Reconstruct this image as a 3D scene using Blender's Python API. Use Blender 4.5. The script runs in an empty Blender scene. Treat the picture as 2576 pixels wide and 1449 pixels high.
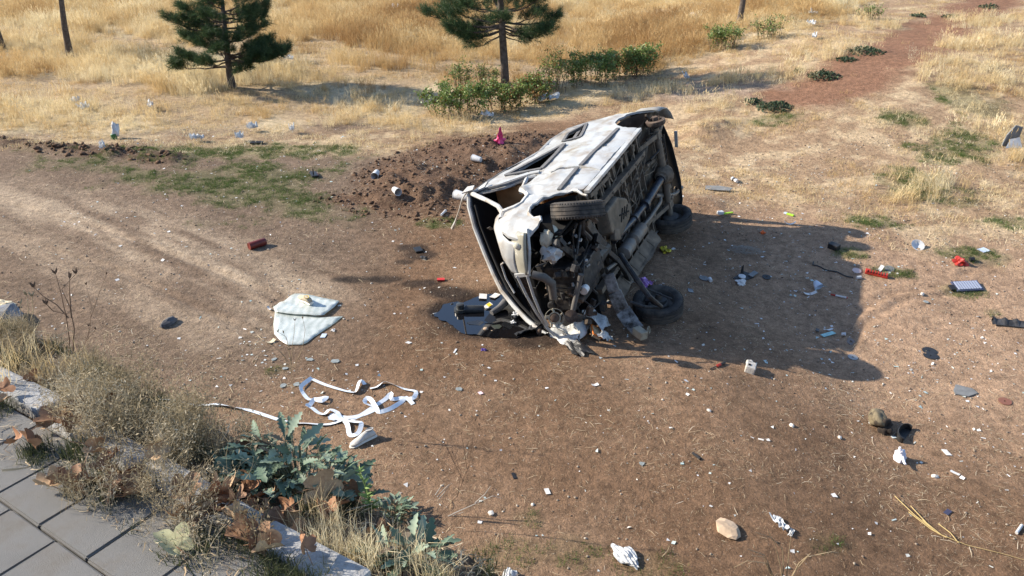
import bpy, bmesh, math, random
import numpy as np
from mathutils import Vector, Matrix, geometry, noise as mnoise

scene = bpy.context.scene
RNG = np.random.default_rng(11)
random.seed(11)

# ------------------------------------------------------------------ camera, sky, sun, exposure
CAM_H, PITCH, FPX = 5.1, math.radians(27.0), 2150.0          # FPX: focal length for a 2576 px wide frame
cam_d = bpy.data.cameras.new('camera'); cam = bpy.data.objects.new('camera', cam_d)
scene.collection.objects.link(cam); scene.camera = cam
cam_d.sensor_width = 36.0; cam_d.lens = FPX / 2576.0 * 36.0
cam_d.clip_start = 0.05; cam_d.clip_end = 2000.0
cam.location = (0, 0, CAM_H); cam.rotation_euler = (math.pi / 2 - PITCH, 0, 0)

SUN_EL = math.radians(29.5)
SUN_DIR = Vector((-0.984 * math.cos(SUN_EL), 0.178 * math.cos(SUN_EL), math.sin(SUN_EL))).normalized()
world = bpy.data.worlds.new('World'); scene.world = world; world.use_nodes = True
wn = world.node_tree.nodes; wl = world.node_tree.links
bgn = wn.get('Background') or wn.new('ShaderNodeBackground')
sky = wn.new('ShaderNodeTexSky'); sky.sky_type = 'NISHITA'; sky.sun_disc = False
sky.sun_elevation = SUN_EL; sky.sun_rotation = math.atan2(SUN_DIR.x, SUN_DIR.y) % (2 * math.pi)
sky.altitude = 1700; sky.dust_density = 1.5
wl.new(sky.outputs[0], bgn.inputs[0]); bgn.inputs[1].default_value = 0.15
sun_d = bpy.data.lights.new('sun', 'SUN'); sun_d.energy = 4.9; sun_d.angle = math.radians(0.53)
sun_d.color = (1.0, 0.90, 0.76)
sun = bpy.data.objects.new('sun', sun_d); scene.collection.objects.link(sun)
sun.rotation_euler = SUN_DIR.to_track_quat('Z', 'Y').to_euler(); sun.location = (-20, 8, 20)
vs = scene.view_settings
vs.view_transform = 'Standard'; vs.look = 'None'; vs.gamma = 1.0; vs.use_curve_mapping = False
vs.exposure = 0.92
scene.cycles.max_bounces = 6; scene.cycles.diffuse_bounces = 3; scene.cycles.transparent_max_bounces = 12
scene.cycles.use_denoising = True

# ------------------------------------------------------------------ small helpers
COL = scene.collection
ROOT = {}

def tag(o, label=None, cat=None, group=None, kind=None):
    if label: o['label'] = label
    if cat: o['category'] = cat
    if group: o['group'] = group
    if kind: o['kind'] = kind
    return o

def empty(name, loc=(0, 0, 0), rot=(0, 0, 0)):
    o = bpy.data.objects.new(name, None); COL.objects.link(o)
    o.location = loc; o.rotation_euler = rot; o.empty_display_size = 0.1
    return o

def link(name, me, mat=None, parent=None, smooth=False):
    if mat is not None and len(me.materials) == 0: me.materials.append(mat)
    if smooth: me.polygons.foreach_set('use_smooth', np.ones(len(me.polygons), bool))
    o = bpy.data.objects.new(name, me); COL.objects.link(o)
    if parent is not None: o.parent = parent
    return o

def mesh_np(name, V, F, tris=True):
    """V (n,3), F (m,k) with k = 3 or 4"""
    V = np.ascontiguousarray(V, np.float32); F = np.ascontiguousarray(F, np.int32)
    me = bpy.data.meshes.new(name)
    me.vertices.add(len(V)); me.vertices.foreach_set('co', V.ravel())
    m, k = F.shape
    me.loops.add(m * k); me.polygons.add(m)
    me.polygons.foreach_set('loop_start', np.arange(0, m * k, k, dtype=np.int32))
    me.loops.foreach_set('vertex_index', F.ravel())
    me.update(calc_edges=True)
    return me

class MB:
    """collects plain shapes, builds ONE mesh object"""
    def __init__(s): s.v = []; s.f = []
    def add(s, V, F):
        o = len(s.v); s.v += [tuple(map(float, p)) for p in V]; s.f += [tuple(int(i) + o for i in f) for f in F]; return s
    def box(s, c, size, R=None, taper=1.0):
        a, b, h = size[0] / 2, size[1] / 2, size[2] / 2
        V = [(-a, -b, -h), (a, -b, -h), (a, b, -h), (-a, b, -h), (-a * taper, -b * taper, h), (a * taper, -b * taper, h), (a * taper, b * taper, h), (-a * taper, b * taper, h)]
        if R is not None: V = [R @ Vector(p) for p in V]
        V = [(p[0] + c[0], p[1] + c[1], p[2] + c[2]) for p in V]
        return s.add(V, [(0, 3, 2, 1), (4, 5, 6, 7), (0, 1, 5, 4), (1, 2, 6, 5), (2, 3, 7, 6), (3, 0, 4, 7)])
    def bar(s, a, b, w, h, up=(0, 0, 1)):
        """box beam from a to b, w across, h along up"""
        a = Vector(a); b = Vector(b); d = (b - a); L = d.length; d.normalize()
        u = Vector(up); x = d.cross(u)
        if x.length < 1e-4: x = d.cross(Vector((1, 0, 0)))
        x.normalize(); u = x.cross(d).normalized()
        R = Matrix((d, x, u)).transposed()
        return s.box((a + b) / 2, (L, w, h), R)
    def tube(s, pts, r, n=8, caps=True):
        pts = [Vector(p) for p in pts]; m = len(pts)
        rr = r if hasattr(r, '__len__') else [r] * m
        V = []; F = []
        prev = None
        for i, p in enumerate(pts):
            t = (pts[min(i + 1, m - 1)] - pts[max(i - 1, 0)]).normalized()
            if prev is None:
                a = t.orthogonal().normalized()
            else:
                a = (prev - t * prev.dot(t))
                a = a.normalized() if a.length > 1e-5 else t.orthogonal().normalized()
            prev = a; b = t.cross(a)
            for k in range(n):
                q = 2 * math.pi * k / n
                V.append(p + (a * math.cos(q) + b * math.sin(q)) * rr[i])
        for i in range(m - 1):
            for k in range(n):
                k2 = (k + 1) % n
                F.append((i * n + k, i * n + k2, (i + 1) * n + k2, (i + 1) * n + k))
        if caps:
            F.append(tuple(range(n))[::-1]); F.append(tuple((m - 1) * n + k for k in range(n)))
        return s.add(V, F)
    def lathe(s, prof, n=32, M=None, closed=False, cap=False):
        """prof [(radius, z)...] about local z"""
        V = []; F = []; m = len(prof)
        for (r, z) in prof:
            for k in range(n):
                q = 2 * math.pi * k / n
                p = Vector((r * math.cos(q), r * math.sin(q), z))
                V.append(M @ p if M is not None else p)
        for i in range(m if closed else m - 1):
            j = (i + 1) % m
            for k in range(n):
                k2 = (k + 1) % n
                F.append((i * n + k, i * n + k2, j * n + k2, j * n + k))
        if cap:
            F.append(tuple(range(n))[::-1]); F.append(tuple((m - 1) * n + k for k in range(n)))
        return s.add(V, F)
    def poly(s, pts, thick, nrm=(0, 0, 1)):
        """flat polygon with thickness along nrm"""
        n = len(pts); nv = Vector(nrm) * thick
        V = [Vector(p) for p in pts] + [Vector(p) + nv for p in pts]
        F = [tuple(range(n))[::-1], tuple(range(n, 2 * n))] + [(i, (i + 1) % n, n + (i + 1) % n, n + i) for i in range(n)]
        return s.add(V, F)
    def mesh(s, name):
        me = bpy.data.meshes.new(name); me.from_pydata(s.v, [], s.f); me.update(); return me
    def build(s, name, mat, parent=None, smooth=False, bevel=0.0):
        me = s.mesh(name)
        bm = bmesh.new(); bm.from_mesh(me)
        bmesh.ops.recalc_face_normals(bm, faces=bm.faces)
        if bevel > 0:
            es = [e for e in bm.edges if len(e.link_faces) == 2 and e.calc_face_angle(0) > 0.6]
            bmesh.ops.bevel(bm, geom=es, offset=bevel, segments=2, affect='EDGES', profile=0.6)
        bm.to_mesh(me); bm.free()
        o = link(name, me, mat, parent)
        if smooth:
            me.polygons.foreach_set('use_smooth', np.ones(len(me.polygons), bool))
            me.set_sharp_from_angle(angle=math.radians(38))
        return o

# ------------------------------------------------------------------ value noise (numpy)
def _hash(ix, iy, seed):
    h = (ix.astype(np.int64) * 374761393 + iy.astype(np.int64) * 668265263 + seed * 1442695041) & 0x7fffffff
    h = (h ^ (h >> 13)) * 1274126177 & 0x7fffffff
    return ((h ^ (h >> 16)) & 0xffff) / 65535.0

def vnoise(x, y, seed=0):
    x = np.asarray(x, float); y = np.asarray(y, float)
    ix = np.floor(x); iy = np.floor(y); fx = x - ix; fy = y - iy
    fx = fx * fx * (3 - 2 * fx); fy = fy * fy * (3 - 2 * fy)
    a = _hash(ix, iy, seed); b = _hash(ix + 1, iy, seed); c = _hash(ix, iy + 1, seed); d = _hash(ix + 1, iy + 1, seed)
    return (a * (1 - fx) + b * fx) * (1 - fy) + (c * (1 - fx) + d * fx) * fy

def fbm(x, y, sc, oct=4, seed=0, gain=0.5):
    s = 0; a = 1.0; t = 0; f = 1.0 / sc
    for i in range(oct):
        s = s + a * vnoise(np.asarray(x) * f + 17.3 * i, np.asarray(y) * f - 9.1 * i, seed + i); t += a; a *= gain; f *= 2.03
    return s / t                                                  # 0..1

def sstep(a, b, x):
    t = np.clip((np.asarray(x, float) - a) / (b - a), 0, 1); return t * t * (3 - 2 * t)

def hill(x, y): return 0.75 * sstep(2.5, 9, x) * sstep(11.5, 21, y) - 0.30 * sstep(1.8, 4.2, x) * (1 - sstep(9.0, 12.0, y))      # rises far right, dips near right
def flat(px, py, z=None):
    """where the photograph's pixel (2576 px wide copy) meets the level z (None: the broad lie of the land)"""
    if z is None:
        z = 0.0
        for _ in range(8): q = flat(px, py, z); z = float(hill(*q))
        return q
    a = (px - 1288.0) / FPX; b = (py - 724.5) / FPX; s, c = math.sin(PITCH), math.cos(PITCH)
    d = (a, c - b * s, -s - b * c); k = (z - CAM_H) / d[2]
    return (d[0] * k, d[1] * k)

def in_poly(x, y, poly):
    """signed soft test: distance inside (+) or outside (-) a polygon"""
    x = np.asarray(x, float); y = np.asarray(y, float)
    ins = np.zeros(x.shape, bool); dist = np.full(x.shape, 1e9)
    n = len(poly)
    for i in range(n):
        x1, y1 = poly[i]; x2, y2 = poly[(i + 1) % n]
        c = ((y1 > y) != (y2 > y)) & (x < (x2 - x1) * (y - y1) / ((y2 - y1) + 1e-12) + x1)
        ins ^= c
        dx, dy = x2 - x1, y2 - y1
        t = np.clip(((x - x1) * dx + (y - y1) * dy) / (dx * dx + dy * dy + 1e-12), 0, 1)
        dist = np.minimum(dist, np.hypot(x - x1 - t * dx, y - y1 - t * dy))
    return np.where(ins, dist, -dist)

def seg_dist(x, y, pts):
    x = np.asarray(x, float); y = np.asarray(y, float); dist = np.full(x.shape, 1e9)
    for (x1, y1), (x2, y2) in zip(pts[:-1], pts[1:]):
        dx, dy = x2 - x1, y2 - y1
        t = np.clip(((x - x1) * dx + (y - y1) * dy) / (dx * dx + dy * dy + 1e-12), 0, 1)
        dist = np.minimum(dist, np.hypot(x - x1 - t * dx, y - y1 - t * dy))
    return dist

PX = lambda pts: [flat(*p) for p in pts]
# zones of the place
Z_TALL = PX([(-900, 330), (0, 340), (260, 335), (480, 335), (700, 325), (800, 300), (1000, 318), (1180, 322), (1420, 285), (1560, 235), (1760, 150), (1960, 95), (2150, 40), (2230, -40), (2400, -200), (1300, -260), (200, -260), (-1500, -200)])
Z_PATH = [PX([(560, 110), (760, 165), (1000, 205), (1250, 170), (1500, 190), (1750, 195)]), PX([(620, 235), (830, 285), (950, 330), (900, 380)]),
          PX([(-100, 215), (300, 235), (560, 285), (520, 330)]), PX([(-300, 60), (300, 100), (620, 150)]), PX([(780, 120), (1100, 165), (1300, 230), (1150, 280)])]
Z_SHADOWBAND = PX([(1560, 245), (1700, 200), (1900, 190), (2060, 215), (2100, 260), (1850, 250), (1650, 265)])  # where the tall pine's shadow falls; tinted into the soil, grass left off
Z_TRACK = PX([(2020, 240), (2150, 195), (2290, 110), (2440, 30), (2560, -40), (2700, -140)])
Z_GREEN = PX([(80, 392), (300, 400), (520, 415), (760, 410), (900, 395), (870, 440), (760, 455), (850, 500), (860, 545), (700, 555), (560, 530), (400, 490), (260, 450), (120, 420)])
Z_MOUND = PX([(820, 500), (900, 480), (930, 420), (1000, 395), (1080, 368), (1160, 352), (1230, 340), (1300, 328), (1400, 328), (1480, 350), (1450, 420), (1330, 450), (1230, 470), (1190, 510), (1120, 545), (990, 540), (900, 520)])
Z_SPOIL = PX([(-60, 355), (60, 362), (200, 380), (330, 388), (430, 402)])
Z_RGREEN = [(2380, 380, 90, 45), (2270, 300, 60, 30), (2430, 350, 80, 40), (2330, 470, 100, 50), (2200, 560, 80, 25), (2240, 690, 50, 16), (2460, 640, 120, 20), (2440, 735, 60, 18), (2500, 790, 30, 14), (2540, 560, 70, 20), (2130, 640, 40, 14), (1290, 1395, 90, 45), (1440, 1390, 70, 45), (1330, 1310, 45, 25), (2090, 1370, 60, 30), (1650, 1425, 80, 35), (1960, 300, 80, 14), (2440, 260, 90, 50), (1110, 560, 70, 14), (700, 930, 50, 18), (640, 380, 300, 20)]
Z_PUDDLE = PX([(1094, 790), (1116, 762), (1165, 756), (1200, 740), (1250, 731), (1295, 742), (1340, 790), (1352, 834), (1300, 842), (1240, 842), (1180, 838), (1148, 816), (1116, 804)])
Z_DUST = PX([(-200, 470), (40, 500), (260, 560), (460, 630), (600, 700), (720, 760)])
Z_DUST2 = PX([(-200, 560), (120, 640), (380, 740), (560, 840)])
Z_STAIN = [(880, 702, 60, 12), (960, 700, 70, 10), (1060, 640, 45, 14), (1050, 712, 60, 14), (1130, 735, 90, 20), (1215, 792, 175, 80), (1330, 850, 90, 30), (1040, 620, 40, 10), (1020, 655, 30, 8)]
RUTS = [PX([(2090, 870), (2140, 800), (2230, 745), (2360, 725)]), PX([(2130, 880), (2180, 815), (2270, 762), (2400, 740)]), PX([(2150, 600), (2280, 560), (2430, 535), (2600, 520)]), PX([(2420, 690), (2560, 650), (2700, 610)]), PX([(2300, 665), (2440, 668), (2560, 672)]),
        PX([(-100, 480), (240, 570), (560, 690), (760, 770)]), PX([(-100, 560), (300, 680), (620, 830)])]

CURB_P = (-0.486, 2.0); CURB_D = np.array((-0.8304, 0.5572)); CURB_N = np.array((0.5572, 0.8304))
WALK_Z = CAM_H - 2.0
def curb_s(x, y): return (np.asarray(x) - CURB_P[0]) * CURB_N[0] + (np.asarray(y) - CURB_P[1]) * CURB_N[1]
def curb_t(x, y): return (np.asarray(x) - CURB_P[0]) * CURB_D[0] + (np.asarray(y) - CURB_P[1]) * CURB_D[1]
def curb_xy(t, s): return (CURB_P[0] + CURB_D[0] * t + CURB_N[0] * s, CURB_P[1] + CURB_D[1] * t + CURB_N[1] * s)

def blob(x, y, lst, noise=0.35, seed=3):
    """soft union of ellipses given in photo pixels, in ground metres"""
    out = np.zeros(np.shape(x))
    nz = (fbm(x, y, 0.35, 3, seed) - 0.5) * 2 * noise
    for (px, py, rx, ry) in lst:
        cx, cy = flat(px, py); ax = flat(px + rx, py)[0] - cx; ay = abs(flat(px, py - ry)[1] - flat(px, py + ry)[1]) / 2
        d = np.hypot((x - cx) / ax, (y - cy) / ay) + nz
        out = np.maximum(out, 1 - sstep(0.55, 1.15, d))
    return out

def H(x, y):
    x = np.asarray(x, float); y = np.asarray(y, float)
    s = curb_s(x, y)
    z = 0.07 * (fbm(x, y, 2.6, 3, 5) - 0.5) + 0.036 * (fbm(x, y, 0.5, 4, 6) - 0.5)
    far = sstep(13, 20, y)
    z = z + far * 0.34 * (fbm(x, y, 5.5, 3, 7) - 0.5)
    z = z + hill(x, y)
    # turned soil
    m = sstep(-0.15, 0.55, in_poly(x, y, Z_MOUND))
    cl = fbm(x, y, 0.42, 4, 21, 0.62)
    z = z + m * (0.02 + 0.34 * np.clip(cl - 0.36, 0, 1) + 0.10 * sstep(0.2, 1.3, in_poly(x, y, Z_MOUND)) * fbm(x, y, 1.1, 2, 23) * 1.6)
    sp = 1 - sstep(0.05, 0.5, seg_dist(x, y, Z_SPOIL) + 0.3 * (fbm(x, y, 0.4, 3, 31) - 0.5))
    z = z + sp * 0.16 * fbm(x, y, 0.3, 3, 22)
    for r in RUTS:
        d = seg_dist(x, y, r); k = 0.4 + 0.9 * fbm(x, y, 0.3, 2, 33); z = z - k * 0.020 * np.exp(-(d / 0.05) ** 2) + k * 0.012 * np.exp(-((d - 0.10) / 0.04) ** 2)
    # little bank with clods right of the van
    for (px, py, r, hh) in ((2700 * .67, 480 * .67, 0.45, 0.14), (1790, 345, 0.5, 0.12), (1740, 340, 0.4, 0.12), (1760, 520, 0.5, 0.10), (1660, 245 + 8, 0.7, 0.1)):
        cx, cy = flat(px, py); z = z + hh * np.exp(-(((x - cx) ** 2 + (y - cy) ** 2) / r ** 2)) * (0.6 + 0.8 * fbm(x, y, 0.25, 3, 41))
    # puddle hollow
    w = sstep(-0.12, 0.03, in_poly(x, y, Z_PUDDLE)); z = z * (1 - w) - 0.050 * w
    # bank up to the pavement
    bank = 1 - sstep(0.0, 1.0, np.clip((s - 0.38) / 1.95, 0, 1)) if False else np.clip(1 - (s - 0.38) / 1.95, 0, 1)
    bank = np.where(s > 0.38, bank ** 1.15, 1.0)
    top = WALK_Z - 0.07 - 0.12 * sstep(0.0, 0.4, s) + 0.06 * (fbm(x, y, 0.25, 3, 9) - 0.5)
    z = z * (1 - bank) + top * bank
    z = np.where(s < -0.02, WALK_Z - 0.06, z)
    return z

def Hs(x, y): return float(H(np.array([x]), np.array([y]))[0])

def G(px, py, dz=0.0):
    """ground point seen at a pixel of the photograph"""
    z = 0.0
    for _ in range(6):
        x, y = flat(px, py, z); z = Hs(x, y)
    return Vector((x, y, z + dz))

def GN(x, y, e=0.06):
    z = H(np.array([x + e, x - e, x, x]), np.array([y, y, y + e, y - e]))
    return Vector((-(z[0] - z[1]) / (2 * e), -(z[2] - z[3]) / (2 * e), 1)).normalized()

def W3(px, py, z): 
    x, y = flat(px, py, z); return Vector((x, y, z))

# ------------------------------------------------------------------ materials
MATS = {}
def mat(name, col, rough=0.6, metal=0.0, spec=0.4, nscale=None, namp=0.25, bump=0.0, bscale=40.0, dirt=None, dirt_amt=0.5, dscale=4.0, coord='Object', trans=0.0):
    """principled with noise variation, optional dirt colour in patches"""
    if name in MATS: return MATS[name]
    m = bpy.data.materials.new(name); m.use_nodes = True; nt = m.node_tree; N = nt.nodes; L = nt.links
    b = N['Principled BSDF']; b.inputs['Roughness'].default_value = rough; b.inputs['Metallic'].default_value = metal
    b.inputs['Specular IOR Level'].default_value = spec
    if trans: b.inputs['Transmission Weight'].default_value = trans
    tc = N.new('ShaderNodeTexCoord'); src = tc.outputs[coord]
    last = None
    rgb = N.new('ShaderNodeRGB'); rgb.outputs[0].default_value = (*col, 1); last = rgb.outputs[0]
    if nscale:
        n = N.new('ShaderNodeTexNoise'); n.inputs['Scale'].default_value = nscale; n.inputs['Detail'].default_value = 6; L.new(src, n.inputs['Vector'])
        mr = N.new('ShaderNodeMapRange'); mr.inputs['From Min'].default_value = 0.25; mr.inputs['From Max'].default_value = 0.75
        mr.inputs['To Min'].default_value = 1 - namp; mr.inputs['To Max'].default_value = 1 + namp; L.new(n.outputs['Fac'], mr.inputs['Value'])
        mx = N.new('ShaderNodeVectorMath'); mx.operation = 'SCALE'; L.new(last, mx.inputs[0]); L.new(mr.outputs[0], mx.inputs['Scale']); last = mx.outputs[0]
    if dirt is not None:
        n = N.new('ShaderNodeTexNoise'); n.inputs['Scale'].default_value = dscale; n.inputs['Detail'].default_value = 8; n.inputs['Roughness'].default_value = 0.65; L.new(src, n.inputs['Vector'])
        cr = N.new('ShaderNodeMapRange'); cr.inputs['From Min'].default_value = 0.62 - 0.3 * dirt_amt; cr.inputs['From Max'].default_value = 0.85 - 0.3 * dirt_amt; L.new(n.outputs['Fac'], cr.inputs['Value'])
        mm = N.new('ShaderNodeMixRGB'); L.new(cr.outputs[0], mm.inputs['Fac']); L.new(last, mm.inputs['Color1']); mm.inputs['Color2'].default_value = (*dirt, 1); last = mm.outputs[0]
    L.new(last, b.inputs['Base Color'])
    if bump:
        n = N.new('ShaderNodeTexNoise'); n.inputs['Scale'].default_value = bscale; n.inputs['Detail'].default_value = 5; L.new(src, n.inputs['Vector'])
        bp = N.new('ShaderNodeBump'); bp.inputs['Strength'].default_value = bump; bp.inputs['Distance'].default_value = 0.01; L.new(n.outputs['Fac'], bp.inputs['Height']); L.new(bp.outputs[0], b.inputs['Normal'])
    MATS[name] = m
    return m

def leafmat(name, cols, rough=0.6, transl=0.35, attr=None, spec=0.2, inst=False, nscale=0.0):
    """thin leaf or blade: diffuse + translucent, colour ramp over an attribute (0..1)"""
    if name in MATS: return MATS[name]
    m = bpy.data.materials.new(name); m.use_nodes = True; nt = m.node_tree; N = nt.nodes; L = nt.links
    b = N['Principled BSDF']; b.inputs['Roughness'].default_value = rough; b.inputs['Specular IOR Level'].default_value = spec
    out = N['Material Output']
    a = N.new('ShaderNodeAttribute'); a.attribute_name = attr or 'tint'
    if inst: a.attribute_type = 'INSTANCER'
    fac = a.outputs['Fac']
    r = N.new('ShaderNodeValToRGB'); e = r.color_ramp.elements
    while len(e) < len(cols): e.new(0.5)
    for i, c in enumerate(cols): e[i].position = i / max(1, len(cols) - 1); e[i].color = (*c, 1)
    L.new(fac, r.inputs[0]); col = r.outputs[0]
    if nscale:
        tc = N.new('ShaderNodeTexCoord'); n = N.new('ShaderNodeTexNoise'); n.inputs['Scale'].default_value = nscale; n.inputs['Detail'].default_value = 5; L.new(tc.outputs['Object'], n.inputs['Vector'])
        mr = N.new('ShaderNodeMapRange'); mr.inputs['From Min'].default_value = 0.3; mr.inputs['From Max'].default_value = 0.7; mr.inputs['To Min'].default_value = 0.6; mr.inputs['To Max'].default_value = 1.3; L.new(n.outputs['Fac'], mr.inputs['Value'])
        mx = N.new('ShaderNodeVectorMath'); mx.operation = 'SCALE'; L.new(col, mx.inputs[0]); L.new(mr.outputs[0], mx.inputs['Scale']); col = mx.outputs[0]
    L.new(col, b.inputs['Base Color'])
    t = N.new('ShaderNodeBsdfTranslucent'); L.new(col, t.inputs['Color'])
    ms = N.new('ShaderNodeMixShader'); ms.inputs[0].default_value = transl
    L.new(b.outputs[0], ms.inputs[1]); L.new(t.outputs[0], ms.inputs[2]); L.new(ms.outputs[0], out.inputs['Surface'])
    MATS[name] = m
    return m

def set_attr(me, name, vals, dom='POINT'):
    a = me.attributes.new(name, 'FLOAT', dom); a.data.foreach_set('value', np.ascontiguousarray(vals, np.float32))
# ------------------------------------------------------------------ ground sheet
def axis(breaks):
    out = [breaks[0][0]]
    for (a, b, st) in breaks:
        n = max(1, int(round((b - a) / st))); out += list(np.linspace(a, b, n + 1)[1:])
    return np.array(out)
gx = axis([(-400, -60, 40), (-60, -24, 3.0), (-24, -11, 0.35), (-11, -6.5, 0.12), (-6.5, 6.5, 0.05), (6.5, 11, 0.12), (11, 24, 0.35), (24, 60, 3.0), (60, 400, 40)])
gy = axis([(-60, -4, 6), (-4, 0.5, 0.5), (0.5, 4.2, 0.06), (4.2, 14.5, 0.045), (14.5, 22, 0.10), (22, 40, 0.28), (40, 70, 2.0), (70, 500, 30)])
XX, YY = np.meshgrid(gx, gy); xf = XX.ravel(); yf = YY.ravel()
zf = H(xf, yf)
nx, ny = len(gx), len(gy)
ii = (np.arange(ny - 1)[:, None] * nx + np.arange(nx - 1)[None, :]).ravel()
ground_me = mesh_np('ground', np.stack([xf, yf, zf], 1), np.stack([ii, ii + 1, ii + 1 + nx, ii + nx], 1))

def lerp(a, b, t): return a + (b - a) * t[:, None]
def zone_masks(x, y):
    d = {}
    d['tall'] = sstep(-0.5, 0.6, in_poly(x, y, Z_TALL) + 1.2 * (fbm(x, y, 1.2, 3, 51) - 0.5))
    pth = np.zeros(np.shape(x))
    for i, p in enumerate(Z_PATH):
        pth = np.maximum(pth, 1 - sstep(0.35, 1.15, seg_dist(x, y, p) + 1.0 * (fbm(x, y, 0.9, 3, 52 + i) - 0.5)))
    d['path'] = pth
    d['track'] = 1 - sstep(0.55, 1.25, seg_dist(x, y, Z_TRACK) + 0.9 * (fbm(x, y, 0.7, 3, 61) - 0.5))
    d['bare'] = sstep(-0.4, 0.5, in_poly(x, y, Z_SHADOWBAND) + 0.8 * (fbm(x, y, 0.8, 3, 62) - 0.5))  # mask of the painted pine shadow band, also kept free of grass
    d['mound'] = sstep(-0.2, 0.25, in_poly(x, y, Z_MOUND) + 0.7 * (fbm(x, y, 0.4, 3, 63) - 0.5))
    d['spoil'] = 1 - sstep(0.1, 0.45, seg_dist(x, y, Z_SPOIL) + 0.5 * (fbm(x, y, 0.3, 3, 64) - 0.5))
    d['green'] = np.maximum(sstep(-0.35, 0.7, in_poly(x, y, Z_GREEN) + 2.0 * (fbm(x, y, 0.55, 4, 65) - 0.5)) * 0.9, blob(x, y, Z_RGREEN, 0.7))
    d['dust'] = np.maximum(1 - sstep(0.1, 1.1, seg_dist(x, y, Z_DUST) + 0.8 * (fbm(x, y, 0.6, 4, 66) - 0.5)), 0.5 * (1 - sstep(0.1, 0.7, seg_dist(x, y, Z_DUST2) + 0.7 * (fbm(x, y, 0.5, 4, 67) - 0.5))))
    d['stain'] = blob(x, y, Z_STAIN, 0.4, 71)
    # straw cover of the right-hand and middle slopes
    e1 = PX([(1700, 520), (1560, 330), (1500, 250), (2700, -200), (4200, 0), (4200, 900), (2620, 640), (2300, 590), (2080, 545), (1900, 500)])
    d['straw'] = sstep(-0.6, 0.9, in_poly(x, y, e1) + 1.6 * (fbm(x, y, 1.0, 4, 68) - 0.5))
    e2 = PX([(-100, 340), (500, 330), (900, 320), (1250, 320), (1050, 370), (900, 395), (500, 385), (250, 375), (-100, 350)])
    d['straw'] = np.maximum(d['straw'], sstep(-0.4, 0.5, in_poly(x, y, e2) + 1.0 * (fbm(x, y, 0.7, 4, 69) - 0.5)))
    return d

def ground_colour(x, y):
    d = zone_masks(x, y)
    n1 = fbm(x, y, 1.7, 4, 81); n2 = fbm(x, y, 0.35, 4, 82); n3 = fbm(x, y, 6.0, 3, 83)
    red = np.array((0.128, 0.078, 0.047)); redl = np.array((0.200, 0.132, 0.085)); grey = np.array((0.128, 0.094, 0.068)); dust = np.array((0.36, 0.285, 0.205))
    straw = np.array((0.43, 0.345, 0.22)); strawb = np.array((0.235, 0.162, 0.098)); dark = np.array((0.070, 0.044, 0.030)); green = np.array((0.075, 0.095, 0.035)); tr = np.array((0.170, 0.092, 0.056))
    c = np.tile(red, (len(x), 1))
    c = lerp(c, redl, sstep(0.35, 0.75, n1) * 0.75 * np.ones(len(x)))
    rt = sstep(2.0, 5.0, x + 1.2 * (n1 - 0.5)) * sstep(5.5, 9.0, y)           # trodden paler soil on the right
    c = lerp(c, np.array((0.275, 0.185, 0.122)), 0.85 * rt)
    left = sstep(-1.2, -3.2, x + 1.5 * (n1 - 0.5)) * sstep(6.0, 8.5, y)
    c = lerp(c, grey, 0.85 * left)
    c = lerp(c, dust, d['dust'] * sstep(0.30, 0.62, fbm((0.78 * x - 0.62 * y) / 7.0, 0.62 * x + 0.78 * y, 0.22, 4, 86)) * 0.6)
    c = lerp(c, strawb, 0.75 * d['straw']); c = lerp(c, straw, d['straw'] * sstep(0.50, 0.62, n2) * 0.42)
    c = lerp(c, straw * 0.85, d['tall']); c = lerp(c, strawb, d['tall'] * d['path'] * (0.4 + 0.6 * n2)); 
    c = lerp(c, np.array((0.22, 0.165, 0.125)), 0.85 * d['bare']); c = lerp(c, tr, d['track'])  # first tone puts the tall pine's shadow into the soil colour
    c = lerp(c, green, d['green'] * (0.12 + 0.33 * sstep(8, 11, y)))
    c = lerp(c, np.array((0.105, 0.066, 0.043)), d['mound']); c = lerp(c, dark, d['mound'] * sstep(0.45, 0.7, n2) * 0.7); c = lerp(c, dark, d['spoil'] * 0.8)
    c = lerp(c, np.array((0.012, 0.011, 0.011)), d['stain'] * (0.55 + 0.45 * n2))
    c = c * 1.42 * (0.82 + 0.36 * n2)[:, None] * (0.9 + 0.2 * n3)[:, None]
    s = curb_s(x, y)
    c = lerp(c, np.array((0.13, 0.105, 0.08)), (1 - sstep(0.3, 1.6, s)) * 0.7)
    return np.clip(c, 0.005, 0.8)
gc = ground_colour(xf, yf)
ca = ground_me.color_attributes.new('soil', 'FLOAT_COLOR', 'POINT')
ca.data.foreach_set('color', np.concatenate([gc, np.ones((len(gc), 1))], 1).astype(np.float32).ravel())

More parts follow.
